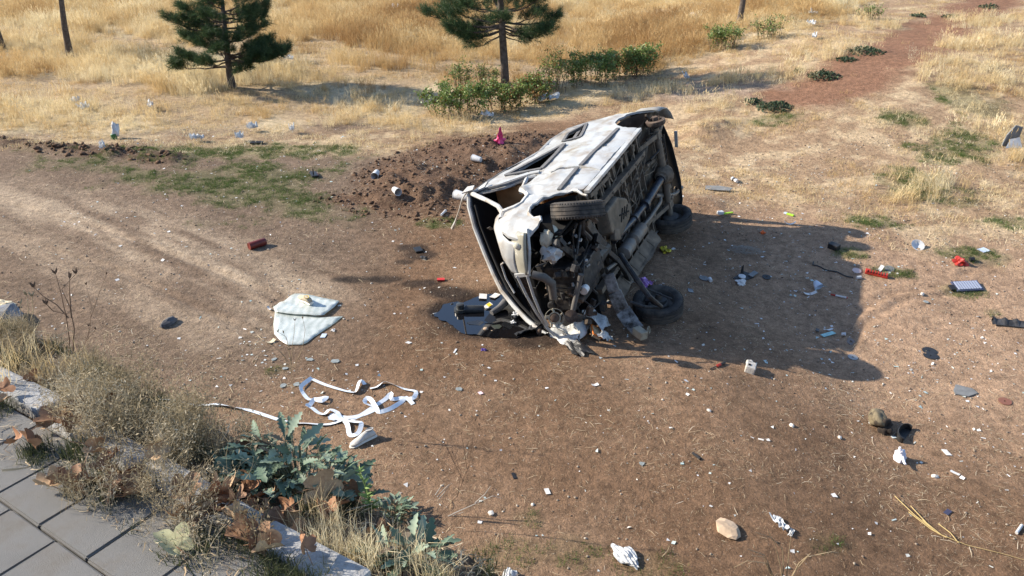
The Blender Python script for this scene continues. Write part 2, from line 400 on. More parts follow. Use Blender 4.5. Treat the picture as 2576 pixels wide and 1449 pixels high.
def ground_mat():
    m = bpy.data.materials.new('soil'); m.use_nodes = True; nt = m.node_tree; N = nt.nodes; L = nt.links
    b = N['Principled BSDF']; b.inputs['Roughness'].default_value = 0.95; b.inputs['Specular IOR Level'].default_value = 0.12
    a = N.new('ShaderNodeAttribute'); a.attribute_name = 'soil'; tc = N.new('ShaderNodeTexCoord'); src = tc.outputs['Object']
    def noise(sc, det=6, rg=0.6):
        n = N.new('ShaderNodeTexNoise'); n.inputs['Scale'].default_value = sc; n.inputs['Detail'].default_value = det; n.inputs['Roughness'].default_value = rg; L.new(src, n.inputs['Vector']); return n.outputs['Fac']
    def rng(v, a0, a1, b0, b1):
        r = N.new('ShaderNodeMapRange'); r.inputs['From Min'].default_value = a0; r.inputs['From Max'].default_value = a1; r.inputs['To Min'].default_value = b0; r.inputs['To Max'].default_value = b1; L.new(v, r.inputs['Value']); return r.outputs[0]
    f1 = rng(noise(9, 8, 0.7), 0.3, 0.7, 0.58, 1.44); f2 = rng(noise(60, 5, 0.75), 0.32, 0.68, 0.62, 1.38)
    mu = N.new('ShaderNodeMath'); mu.operation = 'MULTIPLY'; L.new(f1, mu.inputs[0]); L.new(f2, mu.inputs[1])
    sc = N.new('ShaderNodeVectorMath'); sc.operation = 'SCALE'; L.new(a.outputs['Color'], sc.inputs[0]); L.new(mu.outputs[0], sc.inputs['Scale'])
    # crumbs: small pale and dark grains
    v = N.new('ShaderNodeTexVoronoi'); v.inputs['Scale'].default_value = 55; L.new(src, v.inputs['Vector'])
    hs = N.new('ShaderNodeSeparateColor'); L.new(v.outputs['Color'], hs.inputs[0])
    g1 = rng(hs.outputs[0], 0.90, 0.94, 0, 1); g2 = rng(v.outputs['Distance'], 0.16, 0.26, 1, 0)
    gm = N.new('ShaderNodeMath'); gm.operation = 'MULTIPLY'; L.new(g1, gm.inputs[0]); L.new(g2, gm.inputs[1])
    gk = N.new('ShaderNodeMath'); gk.operation = 'MULTIPLY'; gk.inputs[1].default_value = 0.6; L.new(gm.outputs[0], gk.inputs[0])
    mx = N.new('ShaderNodeMixRGB'); L.new(gk.outputs[0], mx.inputs['Fac']); L.new(sc.outputs[0], mx.inputs['Color1']); mx.inputs['Color2'].default_value = (0.42, 0.36, 0.28, 1)
    L.new(mx.outputs[0], b.inputs['Base Color'])
    hgt = N.new('ShaderNodeMath'); hgt.operation = 'ADD'; L.new(noise(16, 8, 0.68), hgt.inputs[0]); h2 = rng(noise(110, 4, 0.6), 0, 1, 0, 0.35); L.new(h2, hgt.inputs[1])
    bp = N.new('ShaderNodeBump'); bp.inputs['Strength'].default_value = 1.0; bp.inputs['Distance'].default_value = 0.045; L.new(hgt.outputs[0], bp.inputs['Height']); L.new(bp.outputs[0], b.inputs['Normal'])
    return m
ground = link('ground', ground_me, ground_mat(), smooth=True); tag(ground, 'uneven reddish bare soil with straw, worn tracks and patches of green', kind='structure')

# clods of turned soil
def rock_mesh(name, r=1.0, seed=0, sub=2, sq=(1, 1, 0.75), amp=0.35):
    bm = bmesh.new(); bmesh.ops.create_icosphere(bm, subdivisions=sub, radius=r)
    for v in bm.verts:
        n = mnoise.noise(Vector(v.co) * 1.3 / r + Vector((seed * 3.1, seed, 0))); n2 = mnoise.noise(Vector(v.co) * 3.1 / r + Vector((0, seed * 2.3, 5)))
        v.co *= 1 + amp * n + amp * 0.45 * n2; v.co.x *= sq[0]; v.co.y *= sq[1]; v.co.z *= sq[2]
    me = bpy.data.meshes.new(name); bm.to_mesh(me); bm.free(); return me

def me_arrays(me):
    V = np.empty(len(me.vertices) * 3, np.float32); me.vertices.foreach_get('co', V); V = V.reshape(-1, 3)
    me.calc_loop_triangles(); F = np.empty(len(me.loop_triangles) * 3, np.int32); me.loop_triangles.foreach_get('vertices', F)
    return V.astype(float), F.reshape(-1, 3)

def scatter(name, protos, pos, scale, rotz, mat_, tint=None, tilt=0.0, kind='stuff', label=None, norm=None, parent=None, smooth=False, lean=None):
    """joins many copies of small protos into one mesh (numpy)"""
    VV = []; FF = []; TT = []; off = 0
    pos = np.asarray(pos, float); n = len(pos); scale = np.asarray(scale, float)
    which = RNG.integers(0, len(protos), n)
    for k, (V, F) in enumerate(protos):
        idx = np.where(which == k)[0]
        if len(idx) == 0: continue
        c = np.cos(rotz[idx]); s = np.sin(rotz[idx])
        v = V[None] * (scale[idx][:, None, None] if scale.ndim == 1 else scale[idx][:, None, :])
        if tilt:
            ta = RNG.normal(0, tilt, len(idx)); ct, st = np.cos(ta), np.sin(ta)
            y = v[..., 1] * ct[:, None] - v[..., 2] * st[:, None]; z = v[..., 1] * st[:, None] + v[..., 2] * ct[:, None]
            v = np.stack([v[..., 0], y, z], -1)
        x = v[..., 0] * c[:, None] - v[..., 1] * s[:, None]; y = v[..., 0] * s[:, None] + v[..., 1] * c[:, None]
        v = np.stack([x, y, v[..., 2]], -1) + pos[idx][:, None, :]
        m = len(V); VV.append(v.reshape(-1, 3)); FF.append((F[None] + (np.arange(len(idx)) * m)[:, None, None]).reshape(-1, 3) + off)
        if tint is not None: TT.append(np.repeat(tint[idx], m))
        off += m * len(idx)
    me = mesh_np(name, np.concatenate(VV), np.concatenate(FF))
    if tint is not None: set_attr(me, 'tint', np.concatenate(TT))
    o = link(name, me, mat_, parent, smooth)
    if kind: tag(o, label, kind=kind)
    return o

def sample(n, box, dens):
    """n candidate points in box, kept with probability dens(x, y)"""
    x = RNG.uniform(box[0], box[1], n); y = RNG.uniform(box[2], box[3], n)
    k = RNG.random(n) < dens(x, y)
    x = x[k]; y = y[k]
    return x, y, H(x, y)

def in_view(x, y, margin=0.08):
    d = y * math.cos(PITCH) + CAM_H * math.sin(PITCH)
    return (np.abs(x) / np.maximum(d, 0.1)) < (0.599 + margin)

clod_protos = [me_arrays(rock_mesh('c', 1.0, i, 1, (1.15, .8, .6), 0.9)) for i in range(6)]
x, y, z = sample(110000, (-9, 5, 8, 17), lambda x, y: np.where(in_poly(x, y, Z_MOUND) > -0.25, 0.7, 0.0) * (0.3 + 0.7 * fbm(x, y, 0.5, 2, 91)))
sc = 0.006 + 0.038 * RNG.random(len(x)) ** 12
clods = scatter('soil_clods', clod_protos, np.stack([x, y, z + sc * 0.2], 1), sc, RNG.uniform(0, 6.28, len(x)), mat('clod', (0.118, 0.074, 0.049), 0.95, spec=0.1, nscale=6, namp=0.45, bump=0.8, bscale=30), label='dark crumbly clods of freshly turned soil', tilt=0.5)
x, y, z = sample(30000, (-12, 0, 9, 20), lambda x, y: np.where(seg_dist(x, y, Z_SPOIL) < 0.35, 0.6, 0.0) + np.where((np.abs(in_poly(x, y, Z_SHADOWBAND)) < 0.5), 0.1, 0))
sc = 0.008 + 0.06 * RNG.random(len(x)) ** 6
scatter('spoil_clods', clod_protos, np.stack([x, y, z + sc * 0.2], 1), sc, RNG.uniform(0, 6.28, len(x)), MATS['clod'], label='dark crumbs of soil heaped along the edge of the dirt road', tilt=0.5)

# oil puddle: a level liquid sheet in the hollow
def level_sheet(name, poly, z, m, th=0.004):
    mb = MB(); mb.poly([(p[0], p[1], z) for p in poly], th); return mb.build(name, m)
def wobble(poly, k=5, amp=0.02, seed=1):
    out = []; n = len(poly)
    for i in range(n):
        a = Vector((*poly[i], 0)); b = Vector((*poly[(i + 1) % n], 0))
        for j in range(k):
            p = a.lerp(b, j / k); q = mnoise.noise(Vector((p.x * 4, p.y * 4, seed))) * amp * 2 + mnoise.noise(Vector((p.x * 13, p.y * 13, seed))) * amp
            d = (b - a).normalized(); out.append((p.x - d.y * q, p.y + d.x * q))
    return out
pud = wobble(wobble(Z_PUDDLE, 4, 0.05, 5), 3, 0.012)
pcx = sum(p[0] for p in pud) / len(pud); pcy = sum(p[1] for p in pud) / len(pud)
puddle = level_sheet('oil_puddle', pud, -0.034, mat('oil', (0.006, 0.006, 0.007), 0.03, spec=1.0))
tag(puddle, 'glossy black oil puddle on the soil beside the crushed van', 'puddle')
# ------------------------------------------------------------------ instanced ground cover (stuff)
def blade_tuft(n, h, spread, w, lean, seed, curl=0.35, heads=0.0, segs=2):
    r = np.random.default_rng(seed); V = []; F = []
    for i in range(n):
        a = r.uniform(0, 6.283); rad = spread * math.sqrt(r.random()); bx, by = rad * math.cos(a), rad * math.sin(a)
        hh = h * r.uniform(0.45, 1.1); la = r.uniform(0, 6.283); ln = abs(r.normal(0, lean)) * hh
        wa = r.uniform(0, 6.283); wx, wy = math.cos(wa) * w / 2, math.sin(wa) * w / 2
        o = len(V); 
        for k in range(segs + 1):
            t = k / segs; q = t ** (1 + curl * 2); ww = (1 - t) ** 0.7 if not heads else (0.35 + 0.2 * math.sin(t * 9))
            px = bx + math.cos(la) * ln * q; py = by + math.sin(la) * ln * q; pz = hh * (t - curl * 0.35 * t * t * (ln / (hh + 1e-6)))
            if k < segs or heads: V += [(px - wx * ww, py - wy * ww, pz), (px + wx * ww, py + wy * ww, pz)]
            else: V.append((px, py, pz))
        for k in range(segs):
            b = o + 2 * k
            if k < segs - 1 or heads: F += [(b, b + 1, b + 3), (b, b + 3, b + 2)]
            else: F.append((b, b + 1, b + 2))
        if heads and r.random() < heads:                          # feathery seed head
            for j in range(4):
                t = 0.8 + 0.07 * j; a2 = r.uniform(0, 6.283); hl = 0.05 * h * 2
                p = (bx + math.cos(la) * ln * t, by + math.sin(la) * ln * t, hh * t); o = len(V)
                V += [p, (p[0] + math.cos(a2) * hl * .3 + w, p[1] + math.sin(a2) * hl * .3, p[2] + hl), (p[0] + math.cos(a2) * hl * .3 - w, p[1] + math.sin(a2) * hl * .3 + w, p[2] + hl * .8)]; F.append((o, o + 1, o + 2))
    return np.array(V), np.array(F)

def gn_scatter(name, protos, pos, scale, rotz, tint, m, label, squash=None):
    c = bpy.data.collections.new(name + '_tufts')
    for i, (V, F) in enumerate(protos):
        me = mesh_np('tuft', V, F); me.materials.append(m); o = bpy.data.objects.new('tuft', me); c.objects.link(o)
    n = len(pos)
    me = bpy.data.meshes.new(name); me.vertices.add(n); me.vertices.foreach_set('co', np.asarray(pos, np.float32).ravel())
    set_attr(me, 'sc', scale); set_attr(me, 'rz', rotz); set_attr(me, 'tint', tint)
    a = me.attributes.new('pick', 'INT', 'POINT'); a.data.foreach_set('value', RNG.integers(0, len(protos), n).astype(np.int32))
    o = link(name, me)
    ng = bpy.data.node_groups.new(name + '_nodes', 'GeometryNodeTree')
    ng.interface.new_socket('Geometry', in_out='INPUT', socket_type='NodeSocketGeometry'); ng.interface.new_socket('Geometry', in_out='OUTPUT', socket_type='NodeSocketGeometry')
    N = ng.nodes; L = ng.links
    gi = N.new('NodeGroupInput'); go = N.new('NodeGroupOutput')
    iop = N.new('GeometryNodeInstanceOnPoints'); ci = N.new('GeometryNodeCollectionInfo'); ci.inputs['Collection'].default_value = c
    ci.inputs['Separate Children'].default_value = True; ci.inputs['Reset Children'].default_value = True
    def att(nm, t='FLOAT'):
        a = N.new('GeometryNodeInputNamedAttribute'); a.data_type = t; a.inputs['Name'].default_value = nm; return a.outputs['Attribute']
    iop.inputs['Pick Instance'].default_value = True
    L.new(gi.outputs[0], iop.inputs['Points']); L.new(ci.outputs[0], iop.inputs['Instance']); L.new(att('pick', 'INT'), iop.inputs['Instance Index'])
    cb = N.new('ShaderNodeCombineXYZ'); L.new(att('rz'), cb.inputs['Z']); L.new(cb.outputs[0], iop.inputs['Rotation']); L.new(att('sc'), iop.inputs['Scale'])
    L.new(iop.outputs[0], go.inputs[0])
    md = o.modifiers.new('scatter', 'NODES'); md.node_group = ng
    tag(o, label, kind='stuff'); return o

m_straw = leafmat('dry_blade', [(0.38, 0.235, 0.10), (0.55, 0.385, 0.18), (0.67, 0.525, 0.285), (0.79, 0.69, 0.46)], transl=0.35, inst=True)
m_green = leafmat('green_blade', [(0.050, 0.085, 0.022), (0.095, 0.150, 0.038), (0.17, 0.215, 0.065)], transl=0.35, inst=True)
far_p = [blade_tuft(34, 0.5, 0.20, 0.010, 0.35, 100 + i, 0.3) for i in range(5)] + [blade_tuft(30, 0.5, 0.24, 0.008, 0.55, 120 + i, 0.5, heads=0.6) for i in range(3)]
def tall_density(x, y):
    d = zone_masks(x, y); cl = fbm(x, y, 1.6, 3, 141); f = fbm(x, y, 0.5, 2, 142)
    mid = sstep(-6.8, -5.0, x) * (1 - sstep(19.5, 24, y))               # the trodden middle of the field
    th = 0.26 + 0.26 * mid
    k = d['tall'] * (1 - 0.95 * np.clip(d['path'], 0, 1)) * (1 - d['bare']) * (1 - d['track']) * sstep(th, th + 0.2, 0.6 * cl + 0.4 * f)
    return np.clip(k, 0, 1) * in_view(x, y, 0.1)
x, y, z = sample(90000, (-32, 30, 12.5, 44), tall_density)
big = fbm(x, y, 3.5, 3, 143); sm = fbm(x, y, 0.8, 3, 146)
sc = (0.38 + 0.75 * big) * RNG.uniform(0.6, 1.2, len(x)) * (0.55 + 0.45 * sstep(0.0, 1.4, in_poly(x, y, Z_TALL))) * np.where((x > -6.5) & (y < 22), 0.72, 1.0)
ti = np.clip(0.5 + 1.9 * (fbm(x, y, 2.8, 3, 144) - 0.5) + 0.8 * (sm - 0.5) + RNG.normal(0, 0.12, len(x)), 0, 1)
gn_scatter('tall_dry_grass', far_p, np.stack([x, y, z - 0.02], 1), sc, RNG.uniform(0, 6.28, len(x)), ti, m_straw, 'tall golden dry grass over the far field')
print('tall tufts', len(x))
# short straw on slopes, paths and between
short_p = [blade_tuft(16, 0.10, 0.12, 0.006, 1.0, 160 + i, 0.6) for i in range(5)] + [blade_tuft(14, 0.05, 0.15, 0.006, 2.4, 170 + i, 0.9) for i in range(4)]
def short_density(x, y):
    d = zone_masks(x, y); f = fbm(x, y, 0.45, 3, 151); g = fbm(x, y, 1.3, 3, 152)
    k = np.maximum(0.8 * d['straw'] * sstep(0.45, 0.62, 0.6 * f + 0.4 * g), 0.8 * d['tall'] * sstep(0.38, 0.6, f)) * (1 - 0.97 * d['track']) * (1 - 0.7 * d['bare']) * (1 - d['mound'])
    far = 0.35 + 0.65 * sstep(8, 14, y)
    return np.clip(k * far, 0, 1) * in_view(x, y, 0.1)
x, y, z = sample(170000, (-22, 26, 7, 38), short_density)
sc = RNG.uniform(0.55, 1.35, len(x)); ti = np.clip(0.62 + 1.2 * (fbm(x, y, 1.5, 3, 153) - 0.5) + RNG.normal(0, 0.15, len(x)), 0, 1)
gn_scatter('short_straw_grass', short_p, np.stack([x, y, z - 0.004], 1), sc, RNG.uniform(0, 6.28, len(x)), ti, m_straw, 'short trampled straw coloured grass on the slopes')
print('short tufts', len(x))
# isolated tall wisps on the right slope and beside the van
wisp_c = [(2400, 170, 1.2), (2440, 120, 1.4), (2390, 215, 1.0), (2470, 60, 1.5), (2330, 470, 0.8), (2270, 500, 0.6), (2540, 110, 1.3), (2500, 210, 1.1), (1690, 230, .9), (1600, 240, 1.0), (1720, 60, 1.0), (1590, 285, .6), (1850, 200, 1.0), (2560, 400, .7), (2520, 330, 0.9), (940, 265, 1.2), (1000, 310, .9), (1150, 320, .9), (860, 300, .9), (2060, 130, 1.4), (1980, 190, 1.0), (2180, 60, 1.2), (1780, 270, .8)]
xs = []; ys = []
for (px, py, r) in wisp_c:
    cx, cy = flat(px, py); n = int(38 * r * r); xs.append(cx + RNG.normal(0, r * 0.4, n)); ys.append(cy + RNG.normal(0, r * 0.35, n))
x = np.concatenate(xs); y = np.concatenate(ys); z = H(x, y)
gn_scatter('grass_wisps', far_p, np.stack([x, y, z - 0.02], 1), RNG.uniform(0.3, 0.75, len(x)), RNG.uniform(0, 6.28, len(x)), np.clip(RNG.normal(0.72, 0.18, len(x)), 0, 1), m_straw, 'wispy clumps of dry grass standing on the slopes')
# low green grass
green_p = [blade_tuft(22, 0.055, 0.07, 0.005, 0.8, 180 + i, 0.4) for i in range(5)]
def green_density(x, y):
    d = zone_masks(x, y); f = fbm(x, y, 0.22, 3, 155)
    return np.clip(d['green'] * sstep(0.40, 0.68, f + 0.12 * d['green']), 0, 1) * np.where(y < 7.5, .4, 1.0) * in_view(x, y, 0.1)
x, y, z = sample(130000, (-12, 9, 4.8, 22), green_density)
gn_scatter('green_grass', green_p, np.stack([x, y, z - 0.004], 1), RNG.uniform(0.5, 1.1, len(x)), RNG.uniform(0, 6.28, len(x)), np.clip(RNG.normal(0.45, 0.25, len(x)), 0, 1), m_green, 'short green grass growing in thin patches on the soil')
print('green tufts', len(x))

# ------------------------------------------------------------------ straw bits, pebbles and scraps on the bare soil
def slivers(n, seed):
    r = np.random.default_rng(seed); P = []
    for i in range(n):
        L = 1.0; w = 0.075; b = r.uniform(-0.3, 0.3)
        V = np.array([(-.5, -w / 2, .02), (-.5, w / 2, .02), (0, b - w / 2, .16), (0, b + w / 2, .16), (.5, r.uniform(-.2, .2), .05)])
        P.append((V, np.array([(0, 2, 1), (1, 2, 3), (2, 4, 3)])))
    return P
m_bits = leafmat('straw_bits', [(0.28, 0.19, 0.115), (0.50, 0.38, 0.23), (0.66, 0.55, 0.37), (0.78, 0.70, 0.55)], transl=0.2)
def bits_density(x, y):
    d = zone_masks(x, y); s = curb_s(x, y); f = fbm(x, y, 0.5, 4, 161); g = fbm(x, y, 1.6, 3, 162)
    k = sstep(0.38, 0.66, 0.6 * f + 0.4 * g) * (0.5 + 0.5 * d['straw']) + 0.08
    k = k * (1 - 0.6 * d['tall']) * (1 - 0.8 * d['stain']) * np.where(s > 2.2, 1, 0) * (1 - 0.5 * d['dust'])
    return np.clip(k, 0, 1) * in_view(x, y, 0.08)
x1, y1, z1 = sample(110000, (-7, 7, 4.6, 9), bits_density); x2, y2, z2 = sample(130000, (-10, 12, 9, 18), bits_density)
x = np.r_[x1, x2]; y = np.r_[y1, y2]; z = np.r_[z1, z2]
L_ = np.exp(RNG.normal(math.log(0.024), 0.65, len(x))) * (1 + 0.05 * (y - 5)); L_ = np.clip(L_, 0.01, 0.16)
ti = np.clip(RNG.normal(0.5, 0.22, len(x)), 0, 1)
scatter('straw_litter', slivers(8, 5), np.stack([x, y, z + 0.002], 1), np.stack([L_, 0.35 * L_ + 0.012, L_ * 0.5], 1), RNG.uniform(0, 6.28, len(x)), m_bits, ti, tilt=0.18, label='short bits of dry straw strewn over the soil')
print('bits', len(x))
peb_p = [me_arrays(rock_mesh('p', 1.0, 20 + i, 0, (1, .8, .6), 0.3)) for i in range(5)]
m_peb = leafmat('pebble', [(0.10, 0.07, 0.05), (0.20, 0.15, 0.11), (0.33, 0.28, 0.22), (0.55, 0.52, 0.46)], transl=0.0, rough=0.85)
x, y, z = sample(26000, (-8, 9, 4.6, 16), lambda x, y: in_view(x, y, 0.08) * (curb_s(x, y) > 2.1) * (0.25 + 0.75 * sstep(0.4, 0.7, fbm(x, y, 1.0, 3, 171))) * (0.5 + 0.5 * sstep(2, 4, x)))
sc = 0.003 + 0.013 * RNG.random(len(x)) ** 5 + 0.0005 * (y - 4)
scatter('pebbles', peb_p, np.stack([x, y, z + sc * 0.25], 1), sc, RNG.uniform(0, 6.28, len(x)), m_peb, np.clip(RNG.normal(0.45, 0.25, len(x)), 0, 1), label='small loose pebbles and crumbs of soil')
# tiny paper and glass scraps
sq_p = [(np.array([(-.5, -.4, .02), (.5, -.3, .1), (.45, .4, .04), (-.4, .45, .12)]), np.array([(0, 1, 2), (0, 2, 3)])), (np.array([(-.5, -.15, .05), (.5, -.12, .03), (.5, .15, .1), (-.5, .12, .02)]), np.array([(0, 1, 2), (0, 2, 3)])), (np.array([(-.5, -.4, .02), (.5, -.1, .2), (-.1, .5, .04)]), np.array([(0, 1, 2)]))]
hot = [(700, 900, .7), (640, 880, .5), (760, 960, .5), (2060, 800, 1.2), (2250, 720, 1.4), (2080, 880, .8), (1950, 690, 1.2), (2450, 900, 1.0), (2300, 950, 1.0), (2530, 1080, .7), (2000, 570, 1.2), (900, 1010, .6), (1300, 420, 1.5), (400, 340, 2.5), (700, 345, 2.5)]
xs = []; ys = []
for (px, py, r) in hot:
    cx, cy = flat(px, py); n = int(60 * r); xs.append(cx + RNG.normal(0, r * 0.7, n)); ys.append(cy + RNG.normal(0, r * 0.4, n))
xr = RNG.uniform(-7, 8, 1500); yr = RNG.uniform(5, 15, 1500)
x = np.r_[np.concatenate(xs), xr]; y = np.r_[np.concatenate(ys), yr]; k = (curb_s(x, y) > 2.4); x = x[k]; y = y[k]; z = H(x, y)
scatter('litter_scraps', sq_p, np.stack([x, y, z + 0.004], 1), np.clip(np.exp(RNG.normal(math.log(0.02), 0.5, len(x))), 0.006, 0.055), RNG.uniform(0, 6.28, len(x)), leafmat('scrap', [(0.62, 0.62, 0.60), (0.78, 0.78, 0.78), (0.42, 0.56, 0.55), (0.70, 0.68, 0.62), (0.8, 0.8, 0.8)], transl=0.15, rough=0.5), RNG.random(len(x)), tilt=0.3, label='tiny torn scraps of paper, plastic and glass strewn on the soil')

# ------------------------------------------------------------------ pine trees
def limb(mb, p0, p1, r0, r1, sag=0.0, n=5, seg=5, jit=0.03, rs=None):
    p0 = Vector(p0); p1 = Vector(p1); L = (p1 - p0).length; pts = []
    for i in range(n + 1):
        t = i / n; p = p0.lerp(p1, t); p.z -= sag * L * (math.sin(t * math.pi) * 0.6 - 0.0)
        if 0 < i < n: p += Vector((random.uniform(-jit, jit), random.uniform(-jit, jit), random.uniform(-jit, jit))) * L
        pts.append(p)
    mb.tube(pts, [r0 + (r1 - r0) * (i / n) for i in range(n + 1)], seg)
    return pts
def needle_brush(seed, n=46, L=0.13, shoot=0.2, w=0.006):
    r = np.random.default_rng(seed); V = []; F = []
    for i in range(n):
        t = r.random() ** 0.8 * shoot; a = r.uniform(0, 6.283); el = r.uniform(0.35, 1.0)
        d = np.array((math.cos(a) * math.cos(el), math.sin(a) * math.cos(el), math.sin(el))); ln = L * r.uniform(0.7, 1.1)
        p = np.array((0, 0, t)); s = np.cross(d, r.normal(size=3)); s = s / (np.linalg.norm(s) + 1e-6) * w / 2; o = len(V)
        V += [p - s, p + s, p + d * ln]; F.append((o, o + 1, o + 2))
    return np.array(V), np.array(F)
BRUSH = [needle_brush(i) for i in range(6)]
m_bark = mat('pine_bark', (0.105, 0.085, 0.07), 0.95, spec=0.1, nscale=14, namp=0.5, bump=1.0, bscale=26)
m_needle = leafmat('pine_needles', [(0.026, 0.050, 0.022), (0.050, 0.088, 0.036), (0.090, 0.140, 0.055)], transl=0.25, rough=0.5)
def place_brushes(tips, dirs, sizes, name, parent, tint):
    V = []; F = []; T = []; off = 0
    for p, d, s, ti in zip(tips, dirs, sizes, tint):
        B, BF = BRUSH[random.randrange(6)]
        q = Vector(d).to_track_quat('Z', 'Y').to_matrix() @ Matrix.Rotation(random.uniform(0, 6.28), 3, 'Z')
        M_ = np.array(q) * s; V.append(B @ M_.T + np.array(p)); F.append(BF + off); off += len(B); T.append(np.full(len(B), ti))
    me = mesh_np(name, np.concatenate(V), np.concatenate(F)); set_attr(me, 'tint', np.concatenate(T))
    return link(name, me, m_needle, parent)
def pine(name, base, trunk_pts, radii, branches, label, group=None, dens=1.0, bs=1.0):
    """branches: (height, azimuth, length, rise, leafy_from)"""
    root = empty(name, base); tag(root, label, 'pine tree', group)
    t = MB(); t.tube(trunk_pts, radii, 12); tr = t.build('trunk', m_bark, root, smooth=True)
    b = MB(); tips = []; dirs = []; sizes = []; tint = []
    zt = [p[2] for p in trunk_pts]
    def trunk_at(h):
        for (a, c) in zip(trunk_pts[:-1], trunk_pts[1:]):
            if a[2] <= h <= c[2]:
                k = (h - a[2]) / max(1e-6, c[2] - a[2]); return Vector(a).lerp(Vector(c), k)
        return Vector(trunk_pts[-1])
    for (h, az, L, rise, lf) in branches:
        p0 = trunk_at(h); d = Vector((math.cos(az), math.sin(az), rise)); p1 = p0 + d * L
        r0 = 0.012 + 0.016 * L
        pts = limb(b, p0, p1, r0, 0.006, 0.10, 6, 5, 0.025)
        n = int(L * 26 * dens) if lf < 1 else 0
        for i in range(n):
            t_ = lf + (1 - lf) * random.random() ** 0.75; f = t_ * 6; i0 = min(5, int(f)); p = Vector(pts[i0]).lerp(Vector(pts[i0 + 1]), f - i0)
            out = (0.10 + 0.34 * L * (1.15 - t_) ) * random.uniform(0.2, 1.0); ph = random.uniform(0, 6.28)
            side = Vector((-math.sin(az), math.cos(az), 0)) * math.cos(ph) + Vector((0, 0, 1)) * abs(math.sin(ph)) * 0.55 - Vector((0, 0, 0.12)) * random.random() + d.normalized() * 0.5
            q = p + side.normalized() * out
            if i % 3 == 0: b.tube([p, q], [0.006, 0.003], 3, False)
            tips.append(q); dd = (side.normalized() * 0.6 + d.normalized() * 0.5 + Vector((0, 0, random.uniform(0.1, 0.8)))); dirs.append(dd.normalized()); sizes.append(bs * random.uniform(0.75, 1.3)); tint.append(min(1, max(0, random.gauss(0.45, 0.25))))
    b.build('branches', m_bark, root)
    [c for c in bpy.data.objects if c.parent == root and c.name.startswith('branches')][0]['kind'] = 'stuff'
    if tips: place_brushes(tips, dirs, sizes, 'crown', root, tint)
    return root
PI = math.pi
# small bushy pine
bs_ = G(585, 220)
R_ = random.Random(4); br = []
for (h, wid) in ((0.42, 0.9), (0.62, 1.1), (0.85, 1.05), (1.1, 1.0), (1.32, 1.05), (1.55, 1.0), (1.8, 0.92), (2.05, 0.85), (2.3, 0.72), (2.5, 0.5), (2.68, 0.3)):
    k = 5 if h > 0.6 else 3
    a0 = R_.uniform(0, 6.28)
    for i in range(k):
        a = a0 + 2 * PI * i / k + R_.uniform(-.3, .3); br.append((h + R_.uniform(-.08, .08), a, wid * R_.uniform(0.62, 0.92), R_.uniform(0.05, 0.3), 0.35 if h > .7 else 0.6))
br += [(0.52, PI, 1.15, -0.02, 0.72), (0.6, 0.05, 1.25, 0.12, 0.5), (0.75, -0.2, 1.15, 0.1, 0.4), (1.3, PI + .1, 1.2, 0.22, 0.4), (1.0, PI - .2, 1.0, 0.15, 0.4), (1.6, 0.3, 0.9, .2, .3), (0.6, .3, 1.3, .1, .5), (0.7, -.4, 1.1, .05, .5)]
pine('pine_tree', bs_, [(0, 0, -0.05), (-0.02, 0, 0.3), (0.0, 0, 0.9), (0.04, 0, 1.7), (0.09, 0, 2.4), (0.12, 0, 2.85)], [0.105, 0.085, 0.07, 0.05, 0.032, 0.01], br, 'small bushy green pine with low side branches and a short trunk', dens=1.75, bs=1.1)
# tall pine with a clear trunk
bt_ = G(1271, 211); br = []
for (px, py, L, rise, lf) in ((0, 1.42, 1.35, -0.02, .45),):
    pass
for (h, az, L, rise, lf) in ((1.42, PI, 1.75, .12, .35), (1.5, PI - .5, 1.5, .1, .4), (1.38, PI + .4, 1.3, 0.0, .45), (1.3, 2.6, 1.0, -0.25, .3), (1.35, 0.1, 1.1, -.12, .4), (1.5, 0.0, 1.25, .02, .45), (1.45, .6, 1.05, .08, .4), (1.42, -.5, 1.2, -.05, .4), (1.6, PI / 2, 1.4, .1, .4), (1.6, -PI / 2, 1.2, .1, .4), (1.25, 0.5, .5, -.3, .3), (1.3, PI + .2, .9, -.2, .5), (1.28, PI - .2, 1.1, -.15, .3), (1.2, PI + .5, .75, -.3, .25), (1.18, .2, .5, -.35, .25), (1.3, -.3, .8, -.2, .3), (1.35, PI - .9, .9, -.1, .3)):
    br.append((h, az, L, rise, lf))
for h in np.arange(1.75, 4.0, 0.30):
    a0 = R_.uniform(0, 6.28); wd = 1.3 * (1 - (h - 1.6) / 2.8) ** 0.8
    for i in range(5): br.append((h, a0 + i * 1.257 + R_.uniform(-.3, .3), wd * R_.uniform(.75, 1.05), R_.uniform(.1, .4), 0.35))
pine('pine_tree', bt_, [(0, 0, -0.05), (-0.02, 0, 0.5), (-0.07, 0, 1.3), (-0.12, 0, 2.2), (-0.14, 0, 3.2), (-0.14, 0, 4.1)], [0.115, 0.098, 0.085, 0.07, 0.05, 0.015], br, 'pine with a tall bare trunk and spreading crown, growing behind the green bushes', dens=1.6, bs=1.1)
